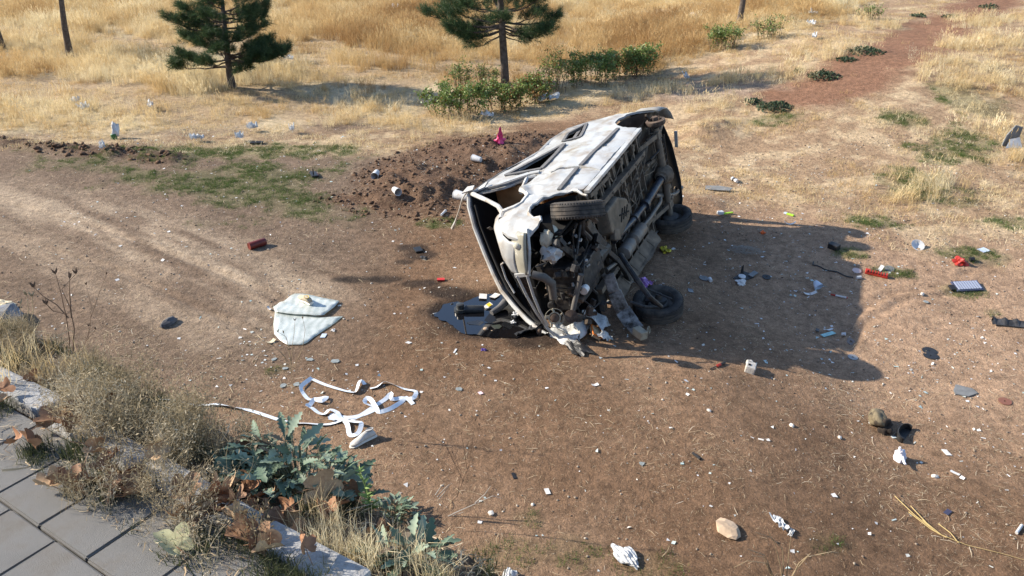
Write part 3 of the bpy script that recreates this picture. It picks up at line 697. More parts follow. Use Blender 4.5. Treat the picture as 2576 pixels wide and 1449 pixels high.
# left, slim leaning trunk, right trunk, edge trunk: crowns begin above the frame
def tall_pine(px, py, lean, r, h0, label, extra=(), hh=6.0, seed=1, crown=True):
    R2 = random.Random(seed); b0 = G(px, py); br = list(extra)
    for h in (np.arange(h0, hh - .3, 0.34) if crown else ()):
        a0 = R2.uniform(0, 6.28); wd = 1.0 * (1 - (h - h0) / (hh - h0 + .4)) ** 0.7
        for i in range(4): br.append((h, a0 + i * 1.57 + R2.uniform(-.3, .3), wd * R2.uniform(.7, 1.05), R2.uniform(.1, .4), 0.35))
    tp = [(lean * h + 0.03 * math.sin(h * 2 + seed), 0, h) for h in np.linspace(-0.05, hh, 9)]
    return pine('pine_tree', b0, tp, [r * (1 - 0.85 * i / 8) * (1.15 if i == 0 else 1) for i in range(9)], br, label)
tall_pine(178, 148, 0.075, 0.10, 2.6, 'slim dark bare trunk of a leaning pine in the tall grass on the far side', [(2.3, PI + .1, 1.3, -.12, .35), (2.45, PI - .3, 1.0, -.1, .3), (2.35, PI + .5, 1.1, -.2, .4)], 3.9, 3)
tall_pine(1862, 66, -0.01, 0.10, 2.2, 'straight dark bare pine trunk rising from golden grass above the small round bush', [(2.0, .4, .3, .3, 2), (2.3, 3, .25, .3, 2)], 3.0, 5, False)
tall_pine(2, 122, -0.06, 0.12, 2.4, 'thick dark trunk cut by the picture edge in the far grass', (), 4.0, 7)
for o in [o for o in bpy.data.objects if o.name.startswith('pine_tree')]: o['group'] = 'pine trees in the dry field'

# ------------------------------------------------------------------ leafy bushes
def leaf_quads(n, centre_fn, size, rs):
    V = np.zeros((n, 4, 3)); T = np.zeros(n)
    for i in range(n):
        p, ti = centre_fn(rs); d = Vector((rs.gauss(0, 1), rs.gauss(0, 1), rs.gauss(0.2, 0.8))).normalized(); s = d.orthogonal().normalized(); s.rotate(Matrix.Rotation(rs.uniform(0, 6.28), 3, d)); L = size * rs.uniform(0.6, 1.25)
        a = Vector(p); V[i] = [a, a + d * L * .5 + s * L * .32, a + d * L, a + d * L * .5 - s * L * .32]; T[i] = ti
    V = V.reshape(-1, 3); F = np.arange(n * 4).reshape(n, 4); F3 = np.concatenate([F[:, [0, 1, 2]], F[:, [0, 2, 3]]])
    return V, F3, np.repeat(T, 4)
m_leaf = leafmat('bush_leaf', [(0.26, 0.125, 0.04), (0.065, 0.105, 0.028), (0.125, 0.185, 0.048), (0.24, 0.31, 0.085)], transl=0.3, rough=0.45, spec=0.35)
m_twig = mat('twig', (0.13, 0.095, 0.065), 0.9)
def bush(px, py, w, h, label, n=1300, seed=0, leaf=0.05, brown=0.12, depth=None, stemmy=0.0, group='green bushes along the bank'):
    rs = random.Random(seed); base = G(px, py); root = empty('bush', base); tag(root, label, 'bush', group)
    depth = depth or w * 0.7; st = MB(); ends = []
    for i in range(int(14 + 10 * w)):
        a = rs.uniform(0, 6.28); rr = math.sqrt(rs.random()); x0 = math.cos(a) * rr * w * .4; y0 = math.sin(a) * rr * depth * .4
        x1 = x0 * 1.25 + rs.uniform(-.1, .1); y1 = y0 * 1.25 + rs.uniform(-.1, .1); z1 = h * rs.uniform(.55, 1.0 + stemmy)
        pts = [(x0, y0, -.03), ((x0 + x1) / 2 + rs.uniform(-.04, .04), (y0 + y1) / 2, z1 * .5), (x1, y1, z1)]; st.tube(pts, [0.008, 0.006, 0.003], 4); ends.append(pts)
        for k in range(3):
            t = rs.uniform(.3, .9); p = Vector(pts[1]).lerp(Vector(pts[2]), t); q = p + Vector((rs.uniform(-.18, .18), rs.uniform(-.18, .18), rs.uniform(.02, .15))); st.tube([p, q], [.004, .002], 3); ends.append([p, (p + q) / 2, q])
    st.build('stems', m_twig, root)
    def cf(r):
        pts = ends[r.randrange(len(ends))]; t = .25 + 1.75 * r.random() ** .85; p = Vector(pts[0]).lerp(Vector(pts[1]), t) if t < 1 else Vector(pts[1]).lerp(Vector(pts[2]), t - 1)
        p = p + Vector((r.gauss(0, .045), r.gauss(0, .045), r.gauss(0, .035)))
        ti = r.uniform(.45, .85) + 0.25 * (p.z / h) * r.random(); 
        if r.random() < brown * (1.6 - p.z / h): ti = r.uniform(0, .12)
        return p, min(1, ti)
    V, F, T = leaf_quads(int(n * 1.5), cf, leaf, rs); me = mesh_np('foliage', V, F); set_attr(me, 'tint', T); link('foliage', me, m_leaf, root)
    return root
bush(1148, 290, 1.35, 0.66, 'dark green leafy bush at the lower left end of the bush row', 2600, 1, .055, .08)
bush(1262, 278, 1.05, 0.62, 'bright green bush with browning lower leaves below the tall pine trunk', 2300, 2, .055, .25)
bush(1345, 262, 0.95, 0.66, 'green bush with rusty brown leaves in the middle of the bush row', 2000, 3, .055, .4)
bush(1392, 232, 0.75, 0.80, 'upright spiky twiggy bush with sparse small leaves and red stems', 800, 4, .045, .3, stemmy=.35)
bush(1475, 214, 1.35, 0.72, 'dense dark green bush in the upper part of the bush row', 2800, 5, .055, .08)
bush(1560, 196, 1.1, 0.7, 'dark leafy bush overgrown with pale grass stems', 1800, 6, .055, .2)
bush(1622, 188, 1.1, 0.74, 'round green bush at the upper right end of the bush row', 2300, 7, .055, .08)
bush(1818, 126, 0.95, 0.62, 'small round dark bush alone in golden grass', 1300, 8, .05, .05, group='lone shrubs in the field')
bush(1936, 96, 0.8, 0.5, 'low thin shrub in golden grass near the bare track', 450, 9, .05, .1, stemmy=.3, group='lone shrubs in the field')
bush(1160, 222, 0.55, 0.48, 'small grey green seedling with feathery upright shoots on trampled grass', 420, 10, .05, .02, stemmy=.35, group='lone shrubs in the field')
bush(1212, 216, 0.25, 0.42, 'thin young sapling between the feathery seedling and the tall pine trunk', 150, 11, .045, .02, stemmy=.4, group='lone shrubs in the field')
bush(1236, 210, 0.45, 0.30, 'low grey green shrub right beside the tall pine trunk', 200, 12, .045, .05, stemmy=.3, group='lone shrubs in the field')
bush(2190, 48, 0.7, 0.32, 'small dark bush at the edge of the bare path on the slope', 300, 13, .05, .2, group='lone shrubs in the field')

# low rosettes of weeds on the slope
m_ros = leafmat('rosette_leaf', [(0.030, 0.050, 0.026), (0.055, 0.082, 0.045), (0.09, 0.12, 0.065)], transl=0.25, rough=0.55)
def rosette(px, py, w, h, label, n, seed):
    rs = random.Random(seed); root = empty('weed_clump', G(px, py)); tag(root, label, 'weed', 'low green weeds on the slope')
    def cf(r):
        a = r.uniform(0, 6.28); rr = r.random() ** .6; q = (1 - rr) * .8 + .2; return Vector((math.cos(a) * rr * w * .5, math.sin(a) * rr * w * .42, h * q * r.uniform(.3, 1))), r.random()
    V, F, T = leaf_quads(n, cf, .07, rs); me = mesh_np('leaves', V, F); set_attr(me, 'tint', T); link('leaves', me, m_ros, root)
    st = MB()
    for i in range(9):
        a = rs.uniform(0, 6.28); st.tube([(0, 0, -.02), (math.cos(a) * w * .2, math.sin(a) * w * .2, h * .5), (math.cos(a) * w * .42, math.sin(a) * w * .38, h * .4)], [.006, .005, .003], 4)
    st.build('stems', m_twig, root)
rosette(1950, 272, .80, .16, 'broad low green weed clump on pale straw above the van tail', 420, 1)
rosette(2075, 195, .75, .18, 'low green weed clump at the foot of the reddish track', 380, 2)
rosette(2178, 132, .95, .14, 'stretched low weed patch along the left edge of the reddish track', 380, 3)
rosette(2130, 152, .5, .10, 'small weed patch just below the stretched weed by the track', 160, 4)
rosette(1895, 258, .45, .08, 'flat small weed just left of the broad weed clump', 140, 5)
rosette(2488, 20, .6, .12, 'small dark weed clump at the top of the reddish track', 160, 6)
rosette(2390, 44, .5, .1, 'weed clump in the middle of the upper track', 130, 7)
rosette(2310, 42, .5, .1, 'weed clump on the left rim of the upper track', 130, 8)
rosette(2010, 250 - 70, .3, .08, 'tiny weed on the bare strip tinted like pine shadow', 60, 9)
# ------------------------------------------------------------------ the wrecked van, lying on its right side
VM = Matrix(((-0.4153106, -0.2341710, -0.8790228), (-0.9067395, 0.0289361, 0.4206974), (-0.0730796, 0.9717647, -0.2243496)))
VT = Vector((1.8140753, 10.2947691, 0.9115635))
van = empty('wrecked_van', VT); van.matrix_world = Matrix.Translation(VT) @ VM.to_4x4()
tag(van, 'wrecked white van lying on its side with torn open nose and bare underside', 'van')
VW = Matrix.Translation(VT) @ VM.to_4x4(); VI = VW.inverted()
def vloc(w): return VI @ Vector(w)
def vwld(l): return VW @ Vector(l)

m_white = mat('van_paint', (0.43, 0.435, 0.42), 0.28, spec=0.5, nscale=2.5, namp=0.10, dirt=(0.27, 0.215, 0.15), dirt_amt=0.52, dscale=3.4, bump=0.06, bscale=5)
m_trim = mat('grey_trim', (0.135, 0.13, 0.125), 0.65, nscale=20, namp=0.3)
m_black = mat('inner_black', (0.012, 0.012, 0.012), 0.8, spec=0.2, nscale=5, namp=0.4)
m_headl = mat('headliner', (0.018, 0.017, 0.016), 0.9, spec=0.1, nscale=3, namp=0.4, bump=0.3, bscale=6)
m_rubber = mat('tyre_rubber', (0.048, 0.045, 0.042), 0.85, spec=0.2, nscale=9, namp=0.35, dirt=(0.14, 0.115, 0.09), dirt_amt=0.55, dscale=5, bump=0.25, bscale=60)
m_under = mat('underbody', (0.060, 0.048, 0.037), 0.9, spec=0.15, nscale=6, namp=0.45, dirt=(0.17, 0.13, 0.09), dirt_amt=0.45, dscale=4, bump=0.2, bscale=30)
m_beam = mat('dusty_metal', (0.125, 0.10, 0.075), 0.8, metal=0.0, spec=0.25, nscale=8, namp=0.4, dirt=(0.24, 0.185, 0.13), dirt_amt=0.55, dscale=6)
m_dark = mat('greasy_metal', (0.030, 0.029, 0.029), 0.55, metal=0.2, spec=0.4, nscale=14, namp=0.5, dirt=(0.10, 0.08, 0.06), dirt_amt=0.4, dscale=7, bump=0.3, bscale=25)
m_shaft = mat('shaft_metal', (0.040, 0.046, 0.058), 0.4, metal=0.5, nscale=10, namp=0.4, dirt=(0.13, 0.105, 0.08), dirt_amt=0.4, dscale=9)
m_muf = mat('muffler_metal', (0.17, 0.155, 0.135), 0.55, metal=0.3, nscale=9, namp=0.3, dirt=(0.20, 0.14, 0.09), dirt_amt=0.4, dscale=6)
m_beige = mat('aged_plastic', (0.36, 0.32, 0.235), 0.5, nscale=8, namp=0.25, dirt=(0.12, 0.09, 0.06), dirt_amt=0.35, dscale=7)
m_lens = mat('lamp_lens', (0.36, 0.34, 0.27), 0.18, spec=0.6, nscale=6, namp=0.2)
m_seat = mat('seat_cloth', (0.34, 0.19, 0.09), 0.95, spec=0.05, nscale=8, namp=0.25)
m_rust = mat('rusty_metal', (0.075, 0.05, 0.036), 0.9, nscale=12, namp=0.5, dirt=(0.17, 0.13, 0.095), dirt_amt=0.5, dscale=9)
m_silver = mat('bare_metal', (0.30, 0.295, 0.28), 0.5, metal=0.35, nscale=10, namp=0.4, dirt=(0.045, 0.038, 0.03), dirt_amt=0.75, dscale=8, bump=0.2, bscale=14)
m_innerpaint = mat('inner_paint', (0.46, 0.46, 0.44), 0.6, nscale=5, namp=0.2, dirt=(0.28, 0.22, 0.16), dirt_amt=0.55, dscale=4)

def dentn(x, y, z, s=1.0, seed=0.0):
    p = Vector((x * 1.6 + seed, y * 1.6, z * 1.6 - seed)); q = Vector((x * 5 - seed, y * 5, z * 5))
    cr = abs(mnoise.noise(Vector((x * 2.3 + 4, y * 2.3, z * 2.3 + seed)))); cr2 = abs(mnoise.noise(Vector((x * 4.1 - 7, y * 4, z * 4.6))))
    return (mnoise.noise(p) * 0.018 + mnoise.noise(q) * 0.004 - 0.011 * max(0, .16 - cr) / .16 - 0.006 * max(0, .10 - cr2) / .10) * s

def side_y(x, z):
    y = 0.835 + 0.012 * math.sin(min(1, max(0, (z - .35) / .8)) * PI)
    if z < .42: y -= (.42 - z) * .25
    if z > 1.05: y -= .045 * (z - 1.05) / .9
    if x > 1.7: y -= .20 * ((x - 1.7) / .45) ** 2
    if x < -1.8: y -= .10 * ((-1.8 - x) / .38) ** 2
    y += .012 * math.exp(-((z - .98) / .03) ** 2)                     # waist crease
    return y + dentn(x, 0, z)

def dens(pts, sp, closed=True):
    out = []; n = len(pts)
    for i in range(n if closed else n - 1):
        a = Vector(pts[i]); b = Vector(pts[(i + 1) % n]); k = max(1, int(round((b - a).length / sp)))
        for j in range(k): out.append(a.lerp(b, j / k))
    if not closed: out.append(Vector(pts[-1]))
    return out

def panel(name, outline, holes, yf, m, parent, sp=.06, th=.012, off=0.0, lip=0.0):
    rs = random.Random(len(name)); o2 = dens([Vector(p) for p in outline], sp); hs = [dens([Vector(p) for p in h], sp) for h in holes]
    P = list(o2); E = [(i, (i + 1) % len(o2)) for i in range(len(o2))]
    for h in hs:
        b = len(P); P += h; E += [(b + i, b + (i + 1) % len(h)) for i in range(len(h))]
    xs = [p.x for p in o2]; zs = [p.y for p in o2]
    gxx, gzz = np.meshgrid(np.arange(min(xs), max(xs), sp), np.arange(min(zs), max(zs), sp)); gxx = gxx.ravel() + RNG.uniform(-.2, .2, gxx.size) * sp; gzz = gzz.ravel() + RNG.uniform(-.2, .2, gzz.size) * sp
    ok = in_poly(gxx, gzz, [tuple(p) for p in outline]) > sp * .45
    for h in holes: ok &= in_poly(gxx, gzz, [tuple(p) for p in h]) < -sp * .45
    P += [Vector((a, b)) for a, b in zip(gxx[ok], gzz[ok])]
    v, e, f, *_ = geometry.delaunay_2d_cdt([Vector(p) for p in P], E, [], 0, 1e-6)
    cx = np.array([(v[a].x + v[b].x + v[c].x) / 3 for a, b, c in f]); cz = np.array([(v[a].y + v[b].y + v[c].y) / 3 for a, b, c in f])
    keep = in_poly(cx, cz, [tuple(p) for p in outline]) > 0
    for h in holes: keep &= in_poly(cx, cz, [tuple(p) for p in h]) < 0
    F = [tuple(t) for t, k in zip(f, keep) if k]
    V = []
    for p in v:
        y = yf(p.x, p.y) + off
        V.append((p.x, y, p.y))
    me = bpy.data.meshes.new(name); me.from_pydata(V, [], F); bm = bmesh.new(); bm.from_mesh(me)
    bmesh.ops.delete(bm, geom=[q for q in bm.verts if not q.link_faces], context='VERTS'); bmesh.ops.recalc_face_normals(bm, faces=bm.faces)
    if sum(q.normal.y for q in bm.faces) < 0: bmesh.ops.reverse_faces(bm, faces=bm.faces)
    # folded edge and thickness
    be = [q for q in bm.edges if q.is_boundary]
    r = bmesh.ops.extrude_edge_only(bm, edges=be); nv = [q for q in r['geom'] if isinstance(q, bmesh.types.BMVert)]
    for q in nv: q.co.y -= th
    bmesh.ops.recalc_face_normals(bm, faces=bm.faces); bm.to_mesh(me); bm.free()
    o = link(name, me, m, parent, True); me.set_sharp_from_angle(angle=math.radians(35)); return o

def crush(o, lift=0.006, keep=0.25):
    """nothing of the shell may pass into the ground it was crushed against"""
    me = o.data; V = np.empty(len(me.vertices) * 3, np.float32); me.vertices.foreach_get('co', V); V = V.reshape(-1, 3).astype(float)
    M_ = np.array(VW.to_3x3()); Wd = V @ M_.T + np.array(VT); g = H(Wd[:, 0], Wd[:, 1]) + lift
    low = Wd[:, 2] < g + .03
    Wd[:, 2] = np.where(low, g + .03 - .03 * np.tanh((g + .03 - Wd[:, 2]) * 4) * (1 - keep) + 0.012 * np.sin(Wd[:, 1] * 31), Wd[:, 2])
    V = (Wd - np.array(VT)) @ M_; me.vertices.foreach_set('co', V.astype(np.float32).ravel()); me.update()
    return o

# --- shell
rail = [(.78, 2.06), (.40, 2.0), (0, 1.93), (-.3, 1.80), (-.6, 1.67), (-1.08, 1.70), (-1.5, 1.60), (-1.70, 1.33)]
arch_r = [(-1.93, .42), (-1.93, .54), (-1.90, .67), (-1.81, .79), (-1.66, .86), (-1.49, .86), (-1.34, .78), (-1.22, .65), (-1.13, .50), (-1.10, .38)]
side = [(.44, .37), (.35, .68), (.34, .93), (.45, 1.06), (.40, 1.26), (.50, 1.40), (.72, 1.62), (.80, 1.86)] + rail + [(-1.9, 1.1), (-2.05, .92), (-2.15, .65), (-2.16, .42)] + arch_r
win2 = [(.31, 1.80), (-.30, 1.545), (-.74, 1.36), (-.30, 1.315), (.19, 1.315)]
win3 = [(-.86, 1.43), (-1.22, 1.50), (-1.61, 1.35), (-1.25, 1.27), (-.97, 1.21)]
o = panel('body_side', side, [win2, win3], side_y, m_white, van, .055, .03)
door = [(.425, .40), (.335, .68), (.325, .93), (.435, 1.07), (.30, 1.225), (-.30, 1.245), (-.75, 1.235), (-.97, 1.15), (-1.06, .93), (-1.085, .68), (-1.085, .40)]
def door_y(x, z): return side_y(x, z) + .010 * math.sin(max(0, min(1, (z - .4) / .8)) * PI) - .02 * math.exp(-((x + .62) ** 2 + (z - .52) ** 2) / .06)
rear_door = panel('rear_door', door, [], door_y, m_white, van, .05, .02, .014)
fdoor = [(.455, .385), (.365, .68), (.355, .93), (.468, 1.07), (.455, 1.245), (.70, 1.285), (.89, 1.315), (1.00, 1.20), (1.13, 1.085), (1.205, .88), (1.205, .66), (1.12, .50), (1.075, .385)]
def fdoor_y(x, z):
    y = side_y(x, z) + .045 * math.exp(-(((x - .93) / .13) ** 2 + ((z - 1.24) / .10) ** 2)) - .035 * math.exp(-(((x - 1.12) / .14) ** 2 + ((z - 1.0) / .06) ** 2))
    return y + .018 * math.sin((x * .8 + z) * 26) * math.exp(-(((x - 1.0) / .2) ** 2 + ((z - 1.15) / .12) ** 2))
front_door = panel('front_door', fdoor, [], fdoor_y, m_white, van, .04, .025, .010)
arch_f = [(1.86, .60), (1.84, .70), (1.74, .80), (1.58, .86), (1.42, .855), (1.30, .80), (1.225, .70)]
fend = [(1.215, .88), (1.14, 1.09), (1.26, 1.055), (1.40, 1.035), (1.49, 1.09), (1.52, 1.22), (1.60, 1.29), (1.72, 1.22), (1.86, 1.12), (2.0, 1.05), (2.07, .95), (2.10, .82), (2.06, .68), (1.96, .60)] + arch_f
def fend_y(x, z):
    y = side_y(x, z)
    if z > 1.0: y -= .05 * max(0, (z - 1.0) / .25) ** 1.6 * min(1, max(0, (x - 1.45) / .2))
    return y
fender = panel('front_fender', fend, [], fend_y, m_white, van, .04, .03, .012)
# nose piece from the fender to the bonnet edge, wrapping round the headlight
A = [(1.55, .80, 1.27), (1.72, .79, 1.22), (1.86, .765, 1.12), (2.0, .715, 1.05), (2.07, .66, .95), (2.09, .65, .85)]
B = [(1.66, .70, 1.31), (1.82, .66, 1.25), (1.98, .57, 1.15), (2.09, .44, 1.07), (2.125, .30, .985), (2.13, .24, .90)]
mb = MB(); V = []; F = []; ka, kb = 20, 10
def pl(P, t): 
    f = t * (len(P) - 1); i = min(len(P) - 2, int(f)); return Vector(P[i]).lerp(Vector(P[i + 1]), f - i)
for i in range(ka + 1):
    a = pl(A, i / ka); b = pl(B, i / ka)
    for j in range(kb + 1):
        t = j / kb; p = a.lerp(b, t); p += Vector((.5, .2, .8)).normalized() * .035 * math.sin(t * PI); p.y += dentn(*p, .6); V.append(p)
for i in range(ka):
    for j in range(kb): q = i * (kb + 1) + j; F.append((q, q + 1, q + kb + 2, q + kb + 1))
mb.add(V, F); o = mb.build('nose_panel', m_white, van, True); md = o.modifiers.new('thick', 'SOLIDIFY'); md.thickness = .01; md.offset = -1
# headlight: curved lens in a housing, front face
hl = [(2.075, .755, .83), (2.06, .74, .72), (2.13, .30, .78), (2.14, .295, .925), (2.12, .55, .925)]
V = []; F = []; n = 14
for i in range(n + 1):
    t = i / n; y = .765 - .485 * t; x = 2.07 + .075 * math.sin(min(1, t * 1.25) * PI / 2); zt = .80 + .135 * min(1, (t + .02) * 3.5) ** .6 + .01 * t; zb = .715 + .05 * t
    for j in range(7):
        u = j / 6; V.append((x + .03 - .075 * u + .014 * math.sin(u * PI), y, zb + (zt - zb) * u))
for i in range(n):
    for j in range(6): q = i * 7 + j; F.append((q, q + 1, q + 8, q + 7))
mb = MB(); mb.add(V, F); lens = mb.build('headlight', m_lens, van, True); md = lens.modifiers.new('thick', 'SOLIDIFY'); md.thickness = .05; md.offset = -1
mb = MB(); mb.lathe([(0.0, .012), (.03, .010), (.045, .0)], 16, Matrix.Translation((2.135, .63, .83)) @ Matrix.Rotation(PI / 2, 4, 'Y')); mb.build('lamp_bulb', mat('bulb_glass', (.7, .68, .55), .15, spec=.7), lens, True)
# white frame around the lamp and the two grille bars running down to the ground
mb = MB(); fr = [(2.03, .79, .70), (2.10, .55, .705), (2.155, .29, .755)]
mb.bar(fr[0], fr[1], .05, .03, (.7, 0, .7)); mb.bar(fr[1], fr[2], .05, .03, (.7, 0, .7)); mb.bar((2.155, .285, .74), (2.155, .265, .935), .05, .03, (1, 0, 0)); mb.build('lamp_frame', m_white, van, bevel=.006)
g1 = [(2.15, .27, .915), (2.13, .0, .87), (2.10, -.25, .815), (2.06, -.47, .755), (2.02, -.60, .70)]
g2 = [(2.15, .27, .785), (2.14, .0, .775), (2.12, -.22, .755), (2.09, -.42, .715)]
for P, w in ((g1, .06), (g2, .045)):
    mb = MB()
    for a, b in zip(P[:-1], P[1:]): mb.bar(a, b, w, .03, (0.62, 0, .78))
    mb.build('grille_bar', m_white, van, bevel=.006)
# rub strips, sill, window frames
def strip(pts, off, w, m, name, th=.02, parent=van):
    mb = MB()
    Q = [(p[0], side_y(p[0], p[1]) + off, p[1]) for p in pts]
    for a, b in zip(Q[:-1], Q[1:]): mb.bar(a, b, w, th, (0, 1, 0))
    return mb.build(name, m, parent, bevel=.004)
strip([(-1.06, .66), (-.6, .675), (-.1, .69), (.32, .695)], .030, .055, m_trim, 'rub_strip', parent=rear_door)
strip([(.39, .71), (.7, .70), (1.10, .675)], .026, .055, m_trim, 'rub_strip', parent=front_door)
strip([(-1.08, .365), (-.5, .355), (.1, .35), (.6, .345), (1.1, .33)], .0, .07, m_white, 'sill', .04)
mb = MB()
for a, b in ((win2[0], win2[1]), (win2[1], win2[2]), (win2[2], win2[3]), (win2[3], win2[4]), (win2[4], win2[0])):
    mb.bar((a[0], side_y(*a) + .010, a[1]), (b[0], side_y(*b) + .010, b[1]), .055, .022, (0, 1, 0))
mb.build('window_frame', m_trim, van, bevel=.004)
mb = MB()
for i in range(len(win3)):
    a, b = win3[i], win3[(i + 1) % len(win3)]; mb.bar((a[0], side_y(*a) + .008, a[1]), (b[0], side_y(*b) + .008, b[1]), .045, .02, (0, 1, 0))
mb.bar((-.93, side_y(-.93, 1.3) - .02, 1.32), (-1.45, side_y(-1.4, 1.4) - .02, 1.405), .05, .02, (0, 1, 0))
mb.build('window_frame', m_trim, van, bevel=.004)
# gutter rail and A pillar
mb = MB(); rp = [(.86, .80, 2.08)] + [(x, side_y(x, z) - .02, z + .015) for x, z in rail] + [(-1.93, .78, 1.1), (-2.07, .75, .93)]
mb.tube(rp[:-1], .032, 8); mb.build('roof_gutter', m_white, van, True)
mb = MB(); ap = [(.80, .80, 2.10), (1.0, .82, 1.88), (1.22, .83, 1.60), (1.42, .83, 1.36), (1.56, .80, 1.24), (1.66, .76, 1.22)]; mb.tube(ap, [.034, .030, .026, .028, .034, .04], 8); mb.build('windscreen_pillar', m_innerpaint, van, True)
mb = MB(); mb.tube([(1.56, .80, 1.24), (1.50, .83, 1.10), (1.40, .835, 1.05), (1.15, .835, 1.08), (1.02, .83, 1.17), (.93, .83, 1.28)], [.04, .035, .03, .03, .03, .03], 6); mb.tube([(.93, .80, 1.28), (.70, .81, 1.34), (.48, .81, 1.40), (.42, .81, 1.30)], .03, 6); mb.build('window_sill', m_innerpaint, van, True)
mb = MB(); mb.tube([(.80, .80, 2.02), (.74, .82, 1.80), (.68, .825, 1.62), (.46, .83, 1.40)], .022, 6); mb.tube([(.86, .78, 2.0), (.80, .78, 1.80), (.62, .78, 1.52)], .012, 5); mb.build('door_seal', m_trim, van, True)
strip([(.70, 1.86), (.52, 1.62), (.36, 1.42), (.33, 1.28)], .012, .09, m_white, 'door_post', .03)
mb = MB(); mb.poly([(.86, .80, 2.02), (.60, .83, 1.94), (.66, .86, 1.88), (.80, .84, 1.86)], .02, (0, 1, 0)); mb.poly([(.92, .83, 2.14), (.78, .86, 2.12), (.80, .88, 2.0), (.90, .86, 1.98)], .015, (.3, 1, 0)); mb.build('torn_panel', m_innerpaint, van)
mb = MB(); mb.tube([vloc(W3(px, py, z)) for px, py, z in ((1176, 480, 1.16), (1163, 500, 1.0), (1155, 530, .75), (1146, 556, .5), (1139, 574, .35))], [.014, .012, .012, .014, .03], 6); mb.build('hanging_strip', m_innerpaint, van, True)

# roof, crushed on the low side, with its bent front header
def zr(x):
    P = rail; 
    if x >= P[0][0]: return P[0][1] + .03
    for (x1, z1), (x2, z2) in zip(P[:-1], P[1:]):
        if x2 <= x <= x1: return z1 + (z2 - z1) * (x1 - x) / (x1 - x2)
    return P[-1][1]
hd = [(.86, .80, 2.08), (.95, .66, 2.07), (1.08, .42, 1.99), (1.2, .12, 1.87), (1.36, -.12, 1.72), (1.5, -.28, 1.58), (1.66, -.42, 1.36), (1.82, -.52, 1.13), (1.95, -.56, .94), (2.03, -.60, .80)]
V = []; F = []; nu, nv = 26, 24
for i in range(nu + 1):
    for j in range(nv + 1):
        v_ = j / nv; h_ = pl(hd, v_); xr = -1.72 + .25 * v_; u = i / nu; x = xr + (h_.x - xr) * u
        y0 = .80 - 1.55 * v_; zz = zr(max(-1.69, x)) - .15 * v_ + .07 * math.sin(v_ * PI)
        k = max(0, (u - .55) / .45) ** 1.5; y = y0 + (h_.y - y0) * k; z = zz + (h_.z - zz) * k
        z += dentn(x, y, 0, 2.2, 3.0) * math.sin(v_ * PI) ** .5; V.append((x, y, z))
for i in range(nu):
    for j in range(nv): q = i * (nv + 1) + j; F.append((q, q + nv + 1, q + nv + 2, q + 1))
mb = MB(); mb.add(V, F); roof = crush(mb.build('roof', m_white, van, True))
mb = MB(); mb.add([(p[0] - (.02 if i > 0 else 0), p[1], p[2] - .035) for i, p in enumerate(V)], F); crush(mb.build('headliner', m_headl, van, True), .02)
mb = MB(); mb.tube([p for p in hd], [.03] * 10, 8); crush(mb.build('roof_header', m_white, van, True))
mb = MB(); mb.tube([(p[0] + .0, p[1] + .02, p[2] - .10) for p in hd[1:]], .018, 6); mb.tube([(1.30, .55, 1.55), (1.52, .2, 1.42), (1.75, -.2, 1.12)], .012, 5); crush(mb.build('windscreen_seal', m_black, van, True))
# torn rim hanging in the opening and wipers
mb = MB(); mb.tube([(2.0, .36, 1.13), (1.92, .30, 1.22), (1.90, .10, 1.22), (1.93, -.08, 1.14)], .012, 6); mb.build('bent_rod', m_innerpaint, van, True)
mb = MB(); mb.poly([(1.62, .66, 1.42), (1.57, .62, 1.50), (1.50, .56, 1.5), (1.56, .60, 1.40)], .01, (1, 0, 0)); mb.build('torn_panel', m_silver, van)

# --- inside: bulkhead, dashboard, floor, far side, seats, wheel
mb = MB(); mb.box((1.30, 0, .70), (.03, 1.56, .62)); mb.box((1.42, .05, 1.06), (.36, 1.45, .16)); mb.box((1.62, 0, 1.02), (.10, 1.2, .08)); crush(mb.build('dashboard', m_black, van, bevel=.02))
V = [(x, -.80, z) for x in (-1.9, -1.0, 0, 1.0) for z in (.42, 1.0, 1.5)]; 
mb = MB(); F = []
for i in range(3):
    for j in range(2): q = i * 3 + j; F.append((q, q + 1, q + 4, q + 3))
mb.add(V, F); o = mb.build('far_side', m_white, van); md = bmesh.new(); md.from_mesh(o.data); bmesh.ops.subdivide_edges(md, edges=md.edges, cuts=5, use_grid_fill=True); md.to_mesh(o.data); md.free(); crush(o)
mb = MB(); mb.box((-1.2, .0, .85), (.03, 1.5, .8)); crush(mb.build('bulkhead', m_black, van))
for (sx, sy) in ((.62, .42), (.62, -.35)):
    seat = MB(); seat.box((sx, sy, .68), (.48, .48, .16)); st = seat.build('seat', m_seat, van, bevel=.03)
    b = MB()
    if sy > 0: b.box((sx - .10, sy + .06, 1.52), (.12, .56, .74), Matrix.Rotation(-.15, 3, 'Y'))
    b.box((sx - .26, sy, 1.12), (.16, .48, .82), Matrix.Rotation(-.2, 3, 'Y')); b.box((sx - .36, sy, 1.62), (.10, .26, .18)); b.build('backrest', m_seat, st, bevel=.03)
mb = MB(); mb.lathe([(.185 + .014 * math.cos(a), .014 * math.sin(a)) for a in np.linspace(0, 2 * PI, 9)[:-1]], 28, Matrix.Translation((1.02, .42, 1.22)) @ Matrix.Rotation(-1.05, 4, 'Y'), closed=True); mb.bar((1.02, .42, 1.22), (1.34, .42, 1.02), .05, .05); mb.bar((.99, .25, 1.21), (.99, .59, 1.21), .04, .02); mb.build('steering_wheel', m_black, van, True)

